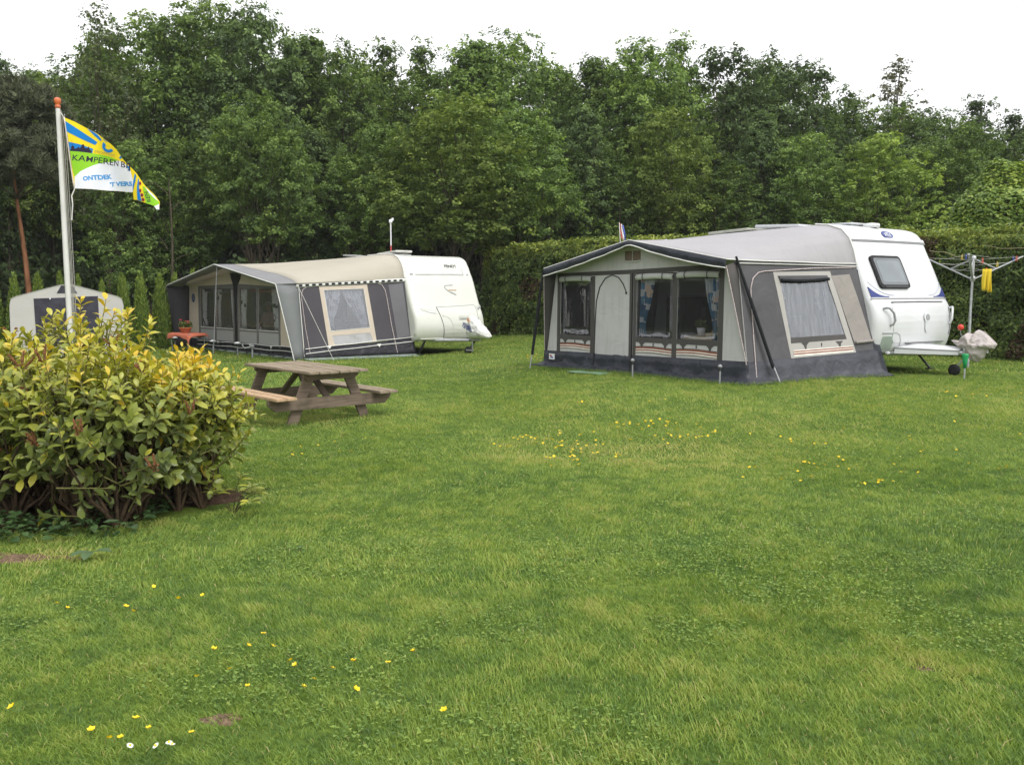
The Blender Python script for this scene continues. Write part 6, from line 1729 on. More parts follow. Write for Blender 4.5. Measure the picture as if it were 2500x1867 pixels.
# ------------------------------------------------------------------ small things round the left pitch
def flower_table():
    p = gp(482, 868); x, y = X_at(482, 24.3), 24.3
    c = rigp(RIG_F, -5.45, -3.72, 0)
    e = empty('garden_table', (c.x, c.y, 0), RIG_F['ang'] + .15); tag(e, 'small folding table under an orange cloth in front of the beige awning', 'table')
    b = MB(); b.box((0, 0, .50), (1.15, .60, .025), bev=.006); b.build('tabletop', M_gplast, e)
    for (sx, sy) in ((-1, -1), (1, -1), (-1, 1), (1, 1)):
        b = MB(); b.tube([(sx * .50, sy * .24, .49), (sx * .42, sy * .24, 0)], .013, 6); b.build('leg', M_metal, e)
    F_o = fabric('orange_cloth', (.58, .17, .10), trans=.1, var=.1)
    c_ = MB()
    def cf(u, v, o):
        x_ = (u - .5) * 1.30; y_ = (v - .5) * .76; dx = max(0, abs(x_) - .58); dy = max(0, abs(y_) - .305)
        drop = (dx * 1.3 + dy * 1.5) * (1 + .35 * math.sin(9 * u + 3 * v)) + (.10 * math.exp(-((abs(x_) - .62) / .08) ** 2 - ((abs(y_) - .35) / .08) ** 2))
        return Vector((x_ - (dx * .6 * (1 if x_ > 0 else -1)), y_ - (dy * .6 * (1 if y_ > 0 else -1)), .522 - drop + o))
    c_.sheet(cf, [k / 30 for k in range(31)], [k / 20 for k in range(21)], .004)
    o = c_.build('tablecloth', F_o, None, (c.x, c.y, 0), RIG_F['ang'] + .15); tag(o, 'orange tablecloth with hanging corners on the small table before the beige awning', 'tablecloth')
    c2 = rigp(RIG_F, -5.55, -3.74, .526)
    e2 = empty('flower_pot', c2); tag(e2, 'terracotta bowl with red flowers on the orange tablecloth', 'flower pot')
    b = MB(); b.lathe((0, 0, 0), [(.10, 0), (.12, .03), (.165, .12), (.18, .125), (.18, .15), (.16, .15), (.14, .11)], 24); b.build('pot', mat('terracotta', (.48, .19, .09), .85, .2), e2)
    r = np.random.default_rng(15); n = 260
    B = r.normal(0, .065, (n, 3)) * [1, 1, .5] + [0, 0, .20]; Dd = r.normal(0, .7, (n, 3)) + [0, 0, .6]
    V_, F2 = shaped_leaves(B, Dd, rand_dirs(r, n), .07 + .04 * r.random(n), np.full(n, .045), r); link('leaves', np_mesh('leaves', V_, F2, [M_laurel], {'tint': np.full(len(V_), .22)}), e2)
    M_red = mat('red_petals', (.62, .07, .09), .6)
    for k in range(5):
        a = k * 1.9; b = MB(); cc = Vector((.13 * math.cos(a) * (k > 0), .13 * math.sin(a) * (k > 0), .28 + .04 * (k % 3)))
        for j in range(7): b.lathe(cc + Vector((.022 * math.cos(j), .022 * math.sin(j), .01 * (j % 2))), [(.004, -.01), (.020, 0), (.004, .012)], 7)
        b.build('flower', M_red, e2)
flower_table()

def solar_lamp(p, label, h=.32, r_=.055, square=False, rot=0):
    e = empty('garden_lamp', p, rot); tag(e, label, 'garden lamp', 'small solar lamps by the awnings')
    b = MB(); b.tube([(0, 0, -.05), (0, 0, h * .8)], .014, 8); b.build('stake', M_gplast, e)
    b = MB(); b.lathe((0, 0, h * .72), [(.02, 0), (r_ * .7, .02), (r_ * .75, h * .16)], 14); b.build('shade', M_dplast, e)
    b = MB(); b.lathe((0, 0, h * .9), [(r_, 0), (r_ * 1.05, .012), (r_ * .7, .035), (.01, .045)], 16); b.build('cap', M_wlet if not square else M_gplast, e)
for (x, y, lab) in ((-6.9, -3.55, 'white-capped solar lamp at the left foot of the beige awning'), (-4.35, -3.45, 'white-capped solar lamp below the centre post of the beige awning'), (-2.75, -3.45, 'white-capped solar lamp below the right front windows of the beige awning')):
    q_ = rigp(RIG_F, x, y, 0); q_.z = Tz(q_.x, q_.y); solar_lamp(q_, lab, .36, .08)
for (px, py, lab) in ((1544, 921, 'grey solar stake lamp at the door post of the grey awning'), (1757, 939, 'grey solar stake lamp near the front right corner of the grey awning')):
    q_ = gp(px, py); solar_lamp(q_, lab, .30, .035, True)
def tap():
    q_ = rigp(RIG_F, -1.75, -3.5, 0)
    e = empty('water_tap', q_); tag(e, 'grey standpipe tap with a bent spout below the right window of the beige awning', 'tap')
    b = MB(); b.tube([(0, 0, -.03), (0, 0, .25)], .022, 8); b.tube([(0, 0, .25), (-.08, 0, .27), (-.20, 0, .25), (-.24, 0, .30), (-.25, 0, .36)], .020, 8); b.build('pipe', M_gplast, e)
    b = MB(); b.lathe((0, 0, .26), [(.02, 0), (.06, .02), (.06, .06), (.02, .08)], 10); b.build('knob', M_gplast, e)
tap()
def mast():
    P_ = rigp(RIG_F, -4.35, 2.42, 0)
    e = empty('mast', P_); tag(e, 'thin red, white and blue striped mast with a white knob behind the left caravan', 'mast')
    ms = [mat('mast_red', (.5, .08, .08)), mat('mast_white', (.7, .7, .7)), mat('mast_blue', (.08, .10, .4))]
    top = H_at(545, P_.y)
    b = MB(); n = 11; seq = [1, 1, 0, 0, 1, 2, 1, 0, 0, 1, 1]
    for k in range(n): b.tube([(0, 0, top * k / n), (0, 0, top * (k + 1) / n)], .022, 8, seq[n - 1 - k])
    b.build('pole', ms, e)
    b = MB(); b.lathe((0, 0, top), [(.02, 0), (.05, .015), (.06, .06), (.05, .10), (.02, .12)], 14); b.box((.06, 0, top + .12), (.06, .04, .08)); b.build('knob', M_wlet, e)
mast()

from mathutils import noise as mnoise
def cloth_cover(rig, outline, y0, thick, m_, label, seed, crum):
    """crumpled cloth thrown over the hitch: a closed, folded pillow inside an outline in the x,z plane of the caravan"""
    cx = sum(p[0] for p in outline) / len(outline); cz = sum(p[1] for p in outline) / len(outline)
    n = 96; L_ = len(outline); P = []
    for k in range(n):
        t = k / n * L_; i = int(t); f = t - i; a_ = outline[i]; b_ = outline[(i + 1) % L_]
        P.append((a_[0] + (b_[0] - a_[0]) * f - cx, a_[1] + (b_[1] - a_[1]) * f - cz))
    e = empty('hitch_cover', rigp(rig, cx, y0, cz), rig['ang']); tag(e, label, 'hitch cover', 'covers over the caravan hitches')
    def pt(k, t, s):
        x, z = P[int(k) % n][0] * t, P[int(k) % n][1] * t
        q = Vector((x * 4.2, z * 4.2, seed + s * 3.0))
        rid = 1 - abs(mnoise.noise(q) * 2) ; rid2 = 1 - abs(mnoise.noise(q * 2.3 + Vector((5, 2, 0))) * 2)
        h = thick * math.sqrt(max(0, 1 - t ** 2.2)) + crum * (rid - .6) * (1 - t ** 6) + crum * .5 * (rid2 - .6) * (1 - t ** 6)
        return Vector((x + .015 * mnoise.noise(q * 2), -s * h, z + .012 * mnoise.noise(q * 1.7 + Vector((0, 9, 0)))))
    mb = MB(); ts = [.01, .08, .16, .24, .32, .4, .48, .56, .64, .72, .8, .87, .93, .97, 1.0]
    mb.grid(lambda k, t: pt(k, t, 1), range(n), ts, closed=True)
    mb.grid(lambda k, t: pt(k, t, -1), range(n), ts, closed=True)
    mb.build('cloth', m_, e)
    return e, cx, cz
F_covR = fabric('grey_pink_cover_cloth', (.54, .485, .47), trans=.08, var=.10, bump=.8, bscale=9)
F_covL = fabric('white_cover_cloth', (.74, .74, .72), trans=.1, var=.04, bump=.6, bscale=8)
cloth_cover(RIG_W, [(1.16, .60), (1.27, .56), (1.33, .66), (1.42, .73), (1.50, .72), (1.53, .70), (1.60, .79), (1.68, .76), (1.80, .67), (1.905, .55), (1.87, .47), (1.78, .49), (1.70, .33), (1.62, .25), (1.54, .25), (1.43, .33), (1.38, .45), (1.30, .48), (1.22, .54)], 1.12, .17, F_covR, 'crumpled grey-pink cloth cover over the hitch of the right caravan', 5.0, .07)
oL = [(715, 885), (780, 940), (860, 1030), (930, 1110), (1000, 1180), (1025, 1260), (990, 1290), (900, 1285), (780, 1300), (700, 1305), (655, 1290), (635, 1230), (650, 1120), (680, 1000), (700, 930)]
oL = [(1.433 + (1050 + .1453 * x - 1153.9) / 60.5, 1.064 - (640 + .1453 * y - 770.2) * .0102) for x, y in oL]
eL, cLx, cLz = cloth_cover(RIG_F, oL, 1.12, .20, F_covL, 'white printed cloth cover over the hitch of the left caravan', 9.0, .05)
def print_on_cover():
    for k, (s, x0, z0, w_) in enumerate((("winters", 1.31, .84, .33), ("caravan", 1.30, .76, .38))):
        tb, w0, h0 = text_bm(s, .10, .002, width=w_, dstep=.05, height=.085)
        b = MB(); b.bm_map(tb, lambda u, v, o: Vector((x0 - cLx + u, -.19 - o, z0 - cLz + v - u * .32)), .03, .004); tb.free(); b.build('lettering', M_blue, eL)
    b = MB(); b.poly([[(.0, 0), (.12, -.02), (.05, .10), (.01, .06)]], lambda u, v, o: Vector((1.46 - cLx + u, -.16 - o, .92 - cLz + v)), .03, .004); b.build('orange_print', mat('orange_print', (.75, .35, .15)), eL)
print_on_cover()

# ------------------------------------------------------------------ round the right pitch
def small_flag():
    P_ = rigp(RIG_W, -2.55, -3.15, 2.26)
    e = empty('small_flag', P_); e.scale = (.8, .8, .8); tag(e, 'little red, white and blue flag on the peak of the grey awning', 'flag')
    b = MB(); b.tube([(0, 0, -.02), (-.03, 0, .42)], .007, 6); b.build('stick', M_wlet, e)
    ms = [mat('flag_red', (.55, .12, .10), .8), mat('flag_white', (.8, .8, .8), .8), mat('flag_blue', (.08, .12, .42), .8)]
    b = MB()
    for k in range(3):
        b.sheet(lambda u, v, o: Vector((-.03 + .03 * (k + v) / 3 * 0 + (k + v) / 3 * .10 + .05 * u * 1.0, .04 * math.sin(u * 5 + k), .40 - .34 * u - .05 * (k + v) / 3 + .02 * math.sin(v * 3)) ) + Vector((0, o, 0)), [i / 8 for i in range(9)], [0, .5, 1], .003, k)
    b.build('cloth', ms, e)
small_flag()
def doormat():
    q_ = rigp(RIG_W, -3.05, -3.32, 0)
    e = MB(); n = 10
    e.sheet(lambda u, v, o: Vector((u, v, Tz(q_.x, q_.y) - 0 + .022 + .006 * math.sin(u * 9) + o)), [-.42 + .84 * k / n for k in range(n + 1)], [-.22, 0, .22], .012)
    o = e.build('doormat', mat('pale_green_mat', (.20, .32, .20), .9, .1, var=.25, scale=60, bump=.5, bscale=200), None, (q_.x, q_.y, 0), RIG_W['ang']); tag(o, 'pale green mat on the grass at the door of the grey awning', 'mat')
doormat()
def dryer():
    Y = 17.3; x = X_at(2371, Y); z0 = Tz(x, Y)
    e = empty('rotary_dryer', (x, Y, z0), .0); tag(e, 'grey rotary clothes dryer beside the hedge at the right', 'clothes dryer')
    top = 2.05; hub = 1.66
    b = MB(); b.tube([(0, 0, -.05), (.0, 0, 1.0)], .028, 10); b.tube([(0, 0, 1.0), (.02, 0, top)], .024, 10); b.lathe((.02, 0, top), [(.03, -.05), (.04, -.03), (.04, .02), (.02, .04)], 12); b.lathe((.015, 0, hub), [(.03, -.05), (.048, -.04), (.048, .04), (.03, .05)], 12); b.build('pole', M_metal, e)
    angs = [R(8), R(118), R(240)]; Ls = [1, 1, 1]
    for k, (a, L_) in enumerate(zip(angs, Ls)):
        d = Vector((math.cos(a), math.sin(a), 0)); b = MB()
        tip = d * 1.02 + Vector((0, 0, hub + .42)); root = Vector((.015, 0, hub)) + d * .04
        b.tube([root, tip], .021, 8, flat=.7); mid = root.lerp(tip, .45); b.tube([Vector((.02, 0, top - .02)), mid], .012, 6); b.build('arm', M_alu, e)
    ln = MB()
    for q_ in (.45, .71, .97):
        pts = []
        for j in range(4):
            a = angs[j % 3]; d = Vector((math.cos(a), math.sin(a), 0)); pts.append(d * (.04 + .98 * q_) + Vector((0, 0, hub + .42 * q_ + .01)))
        for (p, q2) in zip(pts, pts[1:]): ln.tube([p, p.lerp(q2, .5) - Vector((0, 0, .05)), q2], .0025, 4)
    ln.build('lines', mat('line_white', (.55, .55, .5), .8), e)
    return x, Y, z0, angs, hub
dx_, dy_, dz_, dang, dhub = dryer()
def on_line(a0, a1, f, q_):
    p = Vector((math.cos(a0), math.sin(a0), 0)) * (.04 + .98 * q_); s = Vector((math.cos(a1), math.sin(a1), 0)) * (.04 + .98 * q_)
    v = p.lerp(s, f); return Vector((dx_ + v.x, dy_ + v.y, dz_ + dhub + .42 * q_ - .01 * math.sin(f * math.pi)))
def pegs():
    cols_ = dict(red=mat('peg_red', (.60, .10, .06)), blue=mat('peg_blue', (.06, .08, .35)), yellow=mat('peg_yellow', (.65, .5, .12)))
    spec = [('blue', 1, 2, .94, .97, 'blue clothes peg at the left end of the dryer lines'), ('yellow', 1, 2, .85, .97, 'yellow clothes peg beside the blue one at the left end of the dryer'),
            ('red', 0, 2, .72, .84, 'red clothes peg on the dryer lines left of the pole'), ('red', 0, 2, .38, .45, 'red clothes peg on the dryer line right of the yellow cloth'),
            ('yellow', 0, 2, .30, .71, 'yellow clothes peg on the right lines of the dryer'), ('red', 0, 2, .10, .97, 'red clothes peg near the right end of the dryer lines'), ('blue', 0, 2, .16, .97, 'blue clothes peg near the right end of the dryer')]
    for (c, a, b_, f, q_, lab) in spec:
        p = on_line(dang[a], dang[b_], f, q_); e = empty('clothes_peg', p, f * 5); tag(e, lab, 'clothes peg', 'clothes pegs on the dryer')
        for s in (-1, 1):
            m = MB(); m.box((0, s * .009, -.025), (.016, .010, .10), 0, Matrix.Rotation(s * .09, 3, 'X'), bev=.003); m.build('jaw', cols_[c], e)
        m = MB(); m.tube([(-.01, 0, -.01), (.01, 0, -.01)], .008, 6); m.build('spring', M_metal, e)
    p = on_line(dang[0], dang[2], .50, .45)
    for k, (dx, lab) in enumerate(((0, 'yellow cloth hanging from the dryer beside its pole, left one of the two'), (.085, 'yellow cloth hanging from the dryer, right one of the two'))):
        m = MB()
        m.sheet(lambda u, v, o: Vector((dx + (-.044 + .088 * u) * (1 - .15 * v), .03 * math.sin(u * 7 + v * 3 + k) * (.3 + v), -.40 * v - (.03 if k else 0) * v) ) + Vector((0, o, 0)), [i / 10 for i in range(11)], [i / 8 for i in range(9)], .006)
        o = m.build('cloth', fabric('yellow_rubber_cloth_%d' % k, (.78, .60, .05), trans=.15, var=.08), None, p + Vector((.02, -.02, .0))); tag(o, lab, 'cloth', 'yellow cloths on the dryer')
pegs()
def marker():
    x_ = X_at(2355, 15.0, .4); p = Vector((x_, 15.0, Tz(x_, 15.0)))
    e = empty('marker_post', p); tag(e, 'short steel post with a green plastic funnel before the right hitch cover', 'marker post')
    b = MB(); b.tube([(0, 0, -.03), (0, 0, .22)], .014, 8); b.build('post', M_metal, e)
    b = MB(); b.lathe((0, 0, .18), [(.022, 0), (.035, .10), (.052, .21), (.052, .235), (.04, .235)], 16); b.build('funnel', mat('green_plastic', (.02, .33, .11), .4, .4), e)
    q_ = rigp(RIG_W, 1.30, 1.18, 0)
    e = empty('red_marker', Vector((q_.x, q_.y, q_.z + .44))); tag(e, 'small red ball on a bent wire above the right hitch cover', 'marker')
    b = MB(); b.tube([(.16, 0, .02), (.05, 0, .17), (-.03, 0, .27), (-.03, 0, .33)], .007, 6); b.build('wire', M_gplast, e)
    b = MB(); b.lathe((-.03, 0, .33), [(.01, 0), (.04, .015), (.05, .05), (.04, .085), (.01, .10)], 14); b.build('ball', mat('red_plastic', (.62, .05, .03), .4, .4), e)
marker()

# ------------------------------------------------------------------ picnic table
def wood(name, c, c2, sc=3.0):
    m, nt, out = nodes_of(name)
    co, nz = noise_mix(nt, c, c2, sc, 6, .3, .7, vec=(1.0, 14, 14), dist=.3)
    p = nt.nodes.new('ShaderNodeBsdfPrincipled'); p.inputs['Roughness'].default_value = .85; p.inputs['Specular IOR Level'].default_value = .2
    dc, n2 = noise_mix(nt, (.45, .5, .45), (1, 1, 1), 5.0, 5, .32, .5)
    mx = nt.nodes.new('ShaderNodeMixRGB'); mx.blend_type = 'MULTIPLY'; mx.inputs['Fac'].default_value = .6
    nt.links.new(co, mx.inputs['Color1']); nt.links.new(dc, mx.inputs['Color2']); nt.links.new(mx.outputs[0], p.inputs['Base Color'])
    b = nt.nodes.new('ShaderNodeBump'); b.inputs['Strength'].default_value = .5; b.inputs['Distance'].default_value = .006; nt.links.new(nz.outputs['Fac'], b.inputs['Height']); nt.links.new(b.outputs[0], p.inputs['Normal'])
    nt.links.new(p.outputs[0], out.inputs['Surface']); return m
M_wood = wood('weathered_top_wood', (.22, .175, .125), (.36, .295, .22)); M_woodn = wood('newer_pale_wood', (.42, .28, .17), (.56, .40, .26)); M_woodd = wood('weathered_frame_wood', (.115, .085, .062), (.21, .165, .125))
M_woodf = wood('weathered_front_frame_wood', (.13, .098, .075), (.22, .17, .13))
def picnic():
    cx, cy = -2.76, 12.2; ang = R(40)
    e = empty('picnic_table', (cx, cy, Tz(cx, cy)), ang)     # x = across, y = along the planks
    e.scale = (.97, .97, .97)
    tag(e, 'weathered wooden picnic table with two attached benches on the lawn', 'picnic table')
    # the long side runs along local y
    g = 0
    rz = Matrix.Rotation(R(90), 3, 'Z')
    def plank(x, y, z, w_, l, t, m_, nm):
        b = MB(); b.box((0, 0, 0), (l, w_, t), 0, bev=.008); o = b.build(nm, m_, e, (x, y, z), R(90)); return o
    for k in range(6): plank(-.36 + k * .144, (.006, -.004, .01, -.008, .004, 0)[k], .69 + (.002, 0, -.002, .001, 0, .002)[k], .138, 1.96, .036, M_wood, 'table_plank')
    for s, m_ in ((-1, M_woodn), (1, M_wood)):
        for k in (0, 1): plank(s * .745 + (k - .5) * .148, .01 * k, .382, .142, 1.96, .038, m_, 'bench_plank')
    for yy in (-.68, .68):
        m_ = M_woodf if yy < 0 else M_woodd
        for s in (-1, 1):
            b = MB(); a = Vector((s * .56, yy, -.02)); t_ = Vector((s * .27, yy, .668)); dv = (t_ - a); L_ = dv.length
            rot = Vector((0, 0, 1)).rotation_difference(dv).to_matrix(); b.box(a.lerp(t_, .5), (.14, .042, L_), 0, rot, bev=.006); b.build('leg', m_, e)
        b = MB(); yb = yy - .044 * (1 if yy < 0 else -1)
        b.poly([[(-.90, .30), (-.80, .215), (.80, .215), (.90, .30), (.90, .362), (-.90, .362)]], lambda u, v, o: Vector((u, yb - .02 + o, v)), .02, .042); b.build('bench_bearer', m_, e)
        b = MB(); b.poly([[(-.40, .63), (-.34, .585), (.34, .585), (.40, .63), (.40, .670), (-.40, .670)]], lambda u, v, o: Vector((u, yb - .02 + o, v)), .02, .042); b.build('top_bearer', m_, e)
    for yy, s in ((-.62, 1), (.62, -1)):
        b = MB(); a = Vector((0.03 * s, yy, .30)); t_ = Vector((0.03 * s, s * -.08, .66)); dv = t_ - a
        rot = Vector((0, 0, 1)).rotation_difference(dv).to_matrix(); b.box(a.lerp(t_, .5), (.09, .042, dv.length), 0, rot, bev=.005); b.build('brace', M_woodd, e)
    b = MB()
    for s in (-1, 1):
        for (x, z) in ((s * .445, .285), (s * .40, .33)):
            b.lathe((x, -.748, z), [(.004, .0), (.010, .004), (.010, .008), (.004, .01)], 8, 0, 'Y')
    b.build('bolt_heads', M_dplast, e)
picnic()

# ------------------------------------------------------------------ white tent behind the bushes
def tent():
    Y = 19.6; xL, xR = X_at(36, Y), X_at(292, Y); cx = (xL + xR) / 2; W2 = (xR - xL) / 2
    zE = H_at(722, Y); zP = H_at(694, Y)
    e = empty('storage_tent', (cx, Y, Tz(cx, Y)), R(24)); tag(e, 'low white storage tent with dark window flaps behind the flagpole', 'tent')
    F_t = fabric('white_tent_cloth', (.62, .60, .58), trans=.2, var=.04)
    prof = [(-W2, 0), (-W2 + .02, zE - .18), (-W2 + .05, zE - .05), (-W2 + .14, zE), (-.12, zP), (.12, zP), (W2 - .14, zE), (W2 - .05, zE - .05), (W2 - .02, zE - .18), (W2, 0)]
    b = MB(); b.sheet(lambda u, v, o: Vector((prof[int(u)][0], v * 2.4, prof[int(u)][1] - .02 * math.sin(v * 3.14) + o)), range(len(prof)), [0, .25, .5, .75, 1], .006); b.build('roof_and_sides', F_t, e)
    fr = lambda u, v, o: Vector((u, .01 - o, v))
    b = MB(); b.poly([[(x, z) for x, z in prof]], fr, 0, .004, 0); b.build('front_wall', F_t, e)
    fr2 = lambda u, v, o: Vector((u, 2.39 + o, v))
    b = MB(); b.poly([[(x, z) for x, z in prof]], fr2, 0, .004, 0); b.build('back_wall', F_t, e)
    M_n = mat('navy_window_cloth', (.045, .043, .062), .6, .3, var=.3, scale=5, bump=.6, bscale=8)
    b = MB(); b.poly([[(-.62, .55), (-.02, .55), (-.02, zE - .03), (-.64, zE - .05)]], fr, .008, .006, 0); b.build('window_flap', M_n, e)
    b = MB(); b.poly([[(.0, .55), (.60, .55), (.59, zE), (.0, zE - .02)]], fr, .008, .006, 0); b.build('window_flap', M_n, e)
    b = MB(); b.poly([[(-.20, zE + .06), (.19, zE + .06), (.12, zP - .03), (-.11, zP - .02)]], fr, .008, .006, 0); b.build('gable_vent', M_n, e)
    b = MB()
    for x in (-.33, .18): b.box((x, -.012, zE - .05), (.02, .01, .04))
    b.build('toggle', M_wlet, e)
tent()

# ------------------------------------------------------------------ flagpole and flag
def flagpole():
    Y = 13.5; x = -6.455
    e = empty('flagpole', (x, Y, 0), 0); e.rotation_euler = (0, R(-.55), 0); tag(e, 'white tapered flagpole with an orange knob, behind the laurels', 'flagpole')
    top = H_at(265, Y)
    b = MB(); b.tube([(0, 0, -.1), (0, 0, top * .5), (0, 0, top * .92), (0, 0, top)], [.042, .040, .033, .031], 16); b.build('pole', mat('white_pole', (.70, .69, .67), .4, .4, var=.05, dirt=((.45, .43, .38), 3, .3)), e)
    b = MB(); b.lathe((0, 0, top), [(.032, 0), (.040, .01), (.040, .03), (.030, .045), (.030, .055), (.043, .075), (.047, .11), (.040, .14), (.02, .152)], 20); b.build('knob', mat('orange_knob', (.60, .14, .04), .35, .5), e)
    b = MB()
    b.tube([(.05, -.02, top - .03), (.12, -.02, top - .28)], .005, 5)
    for k, (x0, x1) in enumerate(((.062, .085), (.080, .10), (.105, .125))):
        b.tube([(x0 - .01, -.03 + .01 * k, top - .08), (x0 + .01, -.03, top * .5), (x1 - .02, -.02, .9), (.06, -.02, .8)], .006, 5)
    b.build('halyard', mat('grey_rope', (.35, .34, .31), .9), e)
    b = MB(); b.box((.055, -.03, .85), (.03, .02, .10), 0, bev=.005); b.build('cleat', M_gplast, e)
flagpole()
def flag():
    Y = 13.42; k_ = Y * 1.012 / 2250.0 * .18157 * .95     # metres per unit of the flag drawing
    ox, oz = X_at(157.2, Y, 4.2), H_at(287.2, Y)
    e = empty('flag', (ox, Y, oz), R(0)); tag(e, 'blue, yellow, green and white camp flag with lettering, folded over at its right end', 'flag')
    def fn(u, v, o):
        a = (u - 150) * k_; b = -(v - 315) * k_
        w = .055 * math.sin(a * 7 + b * 2.5) * min(1, a * 2.2) + .03 * math.sin(a * 17 - b * 6) * min(1, a * 2)
        slant = .16 * a
        return Vector((a * .985, slant + w - o, b))
    mats_ = dict(y=mat('flag_yellow', (.86, .66, .02), .75, .2, var=.04), b=mat('flag_blue_ray', (.01, .20, .58), .75, .2, var=.04), g=mat('flag_green', (.27, .58, .03), .75, .2, var=.04),
                 w=mat('flag_white_cloth', (.78, .79, .86), .75, .2, var=.03), k=mat('flag_black_print', (.03, .025, .05), .75, .2), l=mat('flag_letter_blue', (.08, .33, .70), .75, .2), r=mat('flag_maroon', (.25, .03, .05), .75, .2), gr=mat('flag_grey_print', (.45, .38, .12), .75, .2))
    def piece(nm, pts, m_, off, par=e, step=30, th=.0015):
        b = MB(); b.poly([pts], fn, off, th, 0, step=step); return b.build(nm, mats_[m_], par)
    base = [(150, 315), (270, 365), (390, 430), (475, 475), (560, 525), (655, 590), (740, 655), (820, 750), (900, 850), (985, 950), (1060, 1040), (1130, 1130), (1200, 1230), (1290, 1340), (1365, 1440), (1360, 1500), (1290, 1495), (1180, 1455), (1080, 1418), (1015, 1412), (1005, 1310), (800, 1295), (600, 1282), (400, 1275), (240, 1270), (222, 1050), (205, 800), (180, 560)]
    cl = piece('cloth', base, 'y', 0, th=.003)
    piece('blue_ray', [(155, 360), (350, 490), (540, 630), (505, 668), (340, 590), (165, 500)], 'b', .003)
    piece('blue_ray', [(425, 452), (480, 480), (550, 530), (615, 602), (585, 615), (500, 540)], 'b', .003)
    piece('blue_ray', [(640, 592), (700, 628), (700, 636), (650, 606)], 'b', .003)
    piece('water', [(188, 640), (330, 670), (478, 718), (470, 778), (205, 762)], 'b', .003)
    piece('skyline', [(205, 766), (210, 745), (222, 742), (220, 712), (235, 694), (231, 610), (240, 690), (262, 702), (266, 735), (300, 722), (316, 700), (330, 726), (352, 694), (352, 672), (378, 668), (386, 718), (420, 712), (430, 684), (437, 728), (462, 748), (460, 778)], 'k', .0045)
    piece('field', [(205, 765), (340, 770), (480, 782), (700, 822), (835, 880), (740, 890), (640, 902), (560, 922), (480, 952), (400, 990), (330, 1032), (290, 1070), (250, 1112), (222, 960)], 'g', .0045)
    wh = piece('white_ground', [(250, 1112), (290, 1070), (330, 1032), (400, 990), (480, 952), (560, 922), (640, 902), (740, 890), (835, 880), (905, 905), (985, 965), (1000, 1060), (1020, 1170), (1005, 1308), (800, 1293), (600, 1280), (400, 1273), (241, 1268)], 'w', .0045)
    for pts in ([(1048, 1045), (1066, 1085), (1052, 1160), (1022, 1240), (1008, 1290), (1004, 1235), (1022, 1150)], [(1100, 1110), (1112, 1150), (1115, 1250), (1128, 1350), (1138, 1432), (1086, 1416), (1082, 1330), (1082, 1230)], [(955, 940), (990, 965), (998, 1010), (980, 1030), (968, 985)]): piece('blue_stripe', pts, 'b', .006)
    piece('folded_green', [(1165, 1225), (1200, 1245), (1250, 1340), (1310, 1385), (1362, 1442), (1355, 1475), (1292, 1492), (1186, 1458), (1178, 1350)], 'g', .006)
    piece('folded_white', [(1190, 1236), (1260, 1318), (1340, 1425), (1290, 1385), (1235, 1325)], 'w', .0075)
    piece('white_tip', [(1288, 1497), (1358, 1468), (1365, 1545), (1328, 1540)], 'w', .0075, th=.006)
    for (x, y) in ((1130, 1190), (1130, 1290), (1150, 1350), (1158, 1410)): piece('maroon_spot', ellipse(x, y, 18, 24, 10), 'r', .0065)
    # partly hidden emblem: a blue curl and a bar
    def arcpoly(cx, cy, r0, r1, a0, a1, n=14): return [(cx + r1 * math.cos(R(a0 + (a1 - a0) * k / n)), cy + r1 * math.sin(R(a0 + (a1 - a0) * k / n))) for k in range(n + 1)] + [(cx + r0 * math.cos(R(a1 - (a1 - a0) * k / n)), cy + r0 * math.sin(R(a1 - (a1 - a0) * k / n))) for k in range(n + 1)]
    piece('emblem', arcpoly(700, 690, 42, 80, 40, 225), 'b', .0045)
    piece('emblem', [(660, 650), (672, 662), (672, 700), (655, 690)], 'b', .0045)
    piece('emblem', [(845, 840), (880, 820), (900, 850), (875, 862)], 'b', .0045)
    def write(s, x0, y0, x1, y1, h, m_, off, curve=0.0, bold=.0, shear=0.0):
        L_ = math.hypot(x1 - x0, y1 - y0); tb, w_, h_ = text_bm(s, 1.0, bold, width=L_, shear=shear, dstep=16, height=h); ux, uy = (x1 - x0) / L_, (y1 - y0) / L_
        mxv = max(v.co.y for v in tb.verts)
        b = MB()
        def m2(u, v, o):
            hh = v; t = u / L_
            X_ = x0 + ux * u + uy * hh; Y_ = y0 + uy * u - ux * hh + curve * (t * t - t)
            return fn(X_, Y_, o)
        b.bm_map(tb, m2, off, .0015); tb.free(); b.build('lettering', mats_[m_], e)
    write("KAMPEREN BIJ", 228, 918, 990, 1025, 105, 'k', .0065, curve=95, bold=.004)
    write("ONTDEK", 362, 1168, 706, 1122, 66, 'l', .0065, bold=.045)
    write("'T VERS", 672, 1232, 1004, 1222, 64, 'l', .0065, bold=.045)
    write("STICHTING", 495, 768, 770, 825, 34, 'gr', .0065)
    write("REN", 1250, 1432, 1218, 1300, 42, 'k', .0080, bold=.01)
    # hoist band and toggles
    b = MB(); b.sheet(lambda u, v, o: fn(150 + (240 - 150) * v - 12 + 14 * u, 315 + 955 * v, .006 + o), [0, 1], [k / 12 for k in range(13)], .010); b.build('hoist_band', mat('hoist_band_pink', (.68, .60, .55), .8), e)
    b = MB(); b.tube([fn(242, 1272, 0), fn(205, 1370, .02), fn(212, 1480, .02), fn(190, 1700, .02)], .009, 6); b.build('toggle_rope', M_rope, e); b = MB(); b.tube([fn(142, 315, 0), fn(90, 240, 0)], .006, 5); b.build('toggle_rope', M_rope, e)
flag()

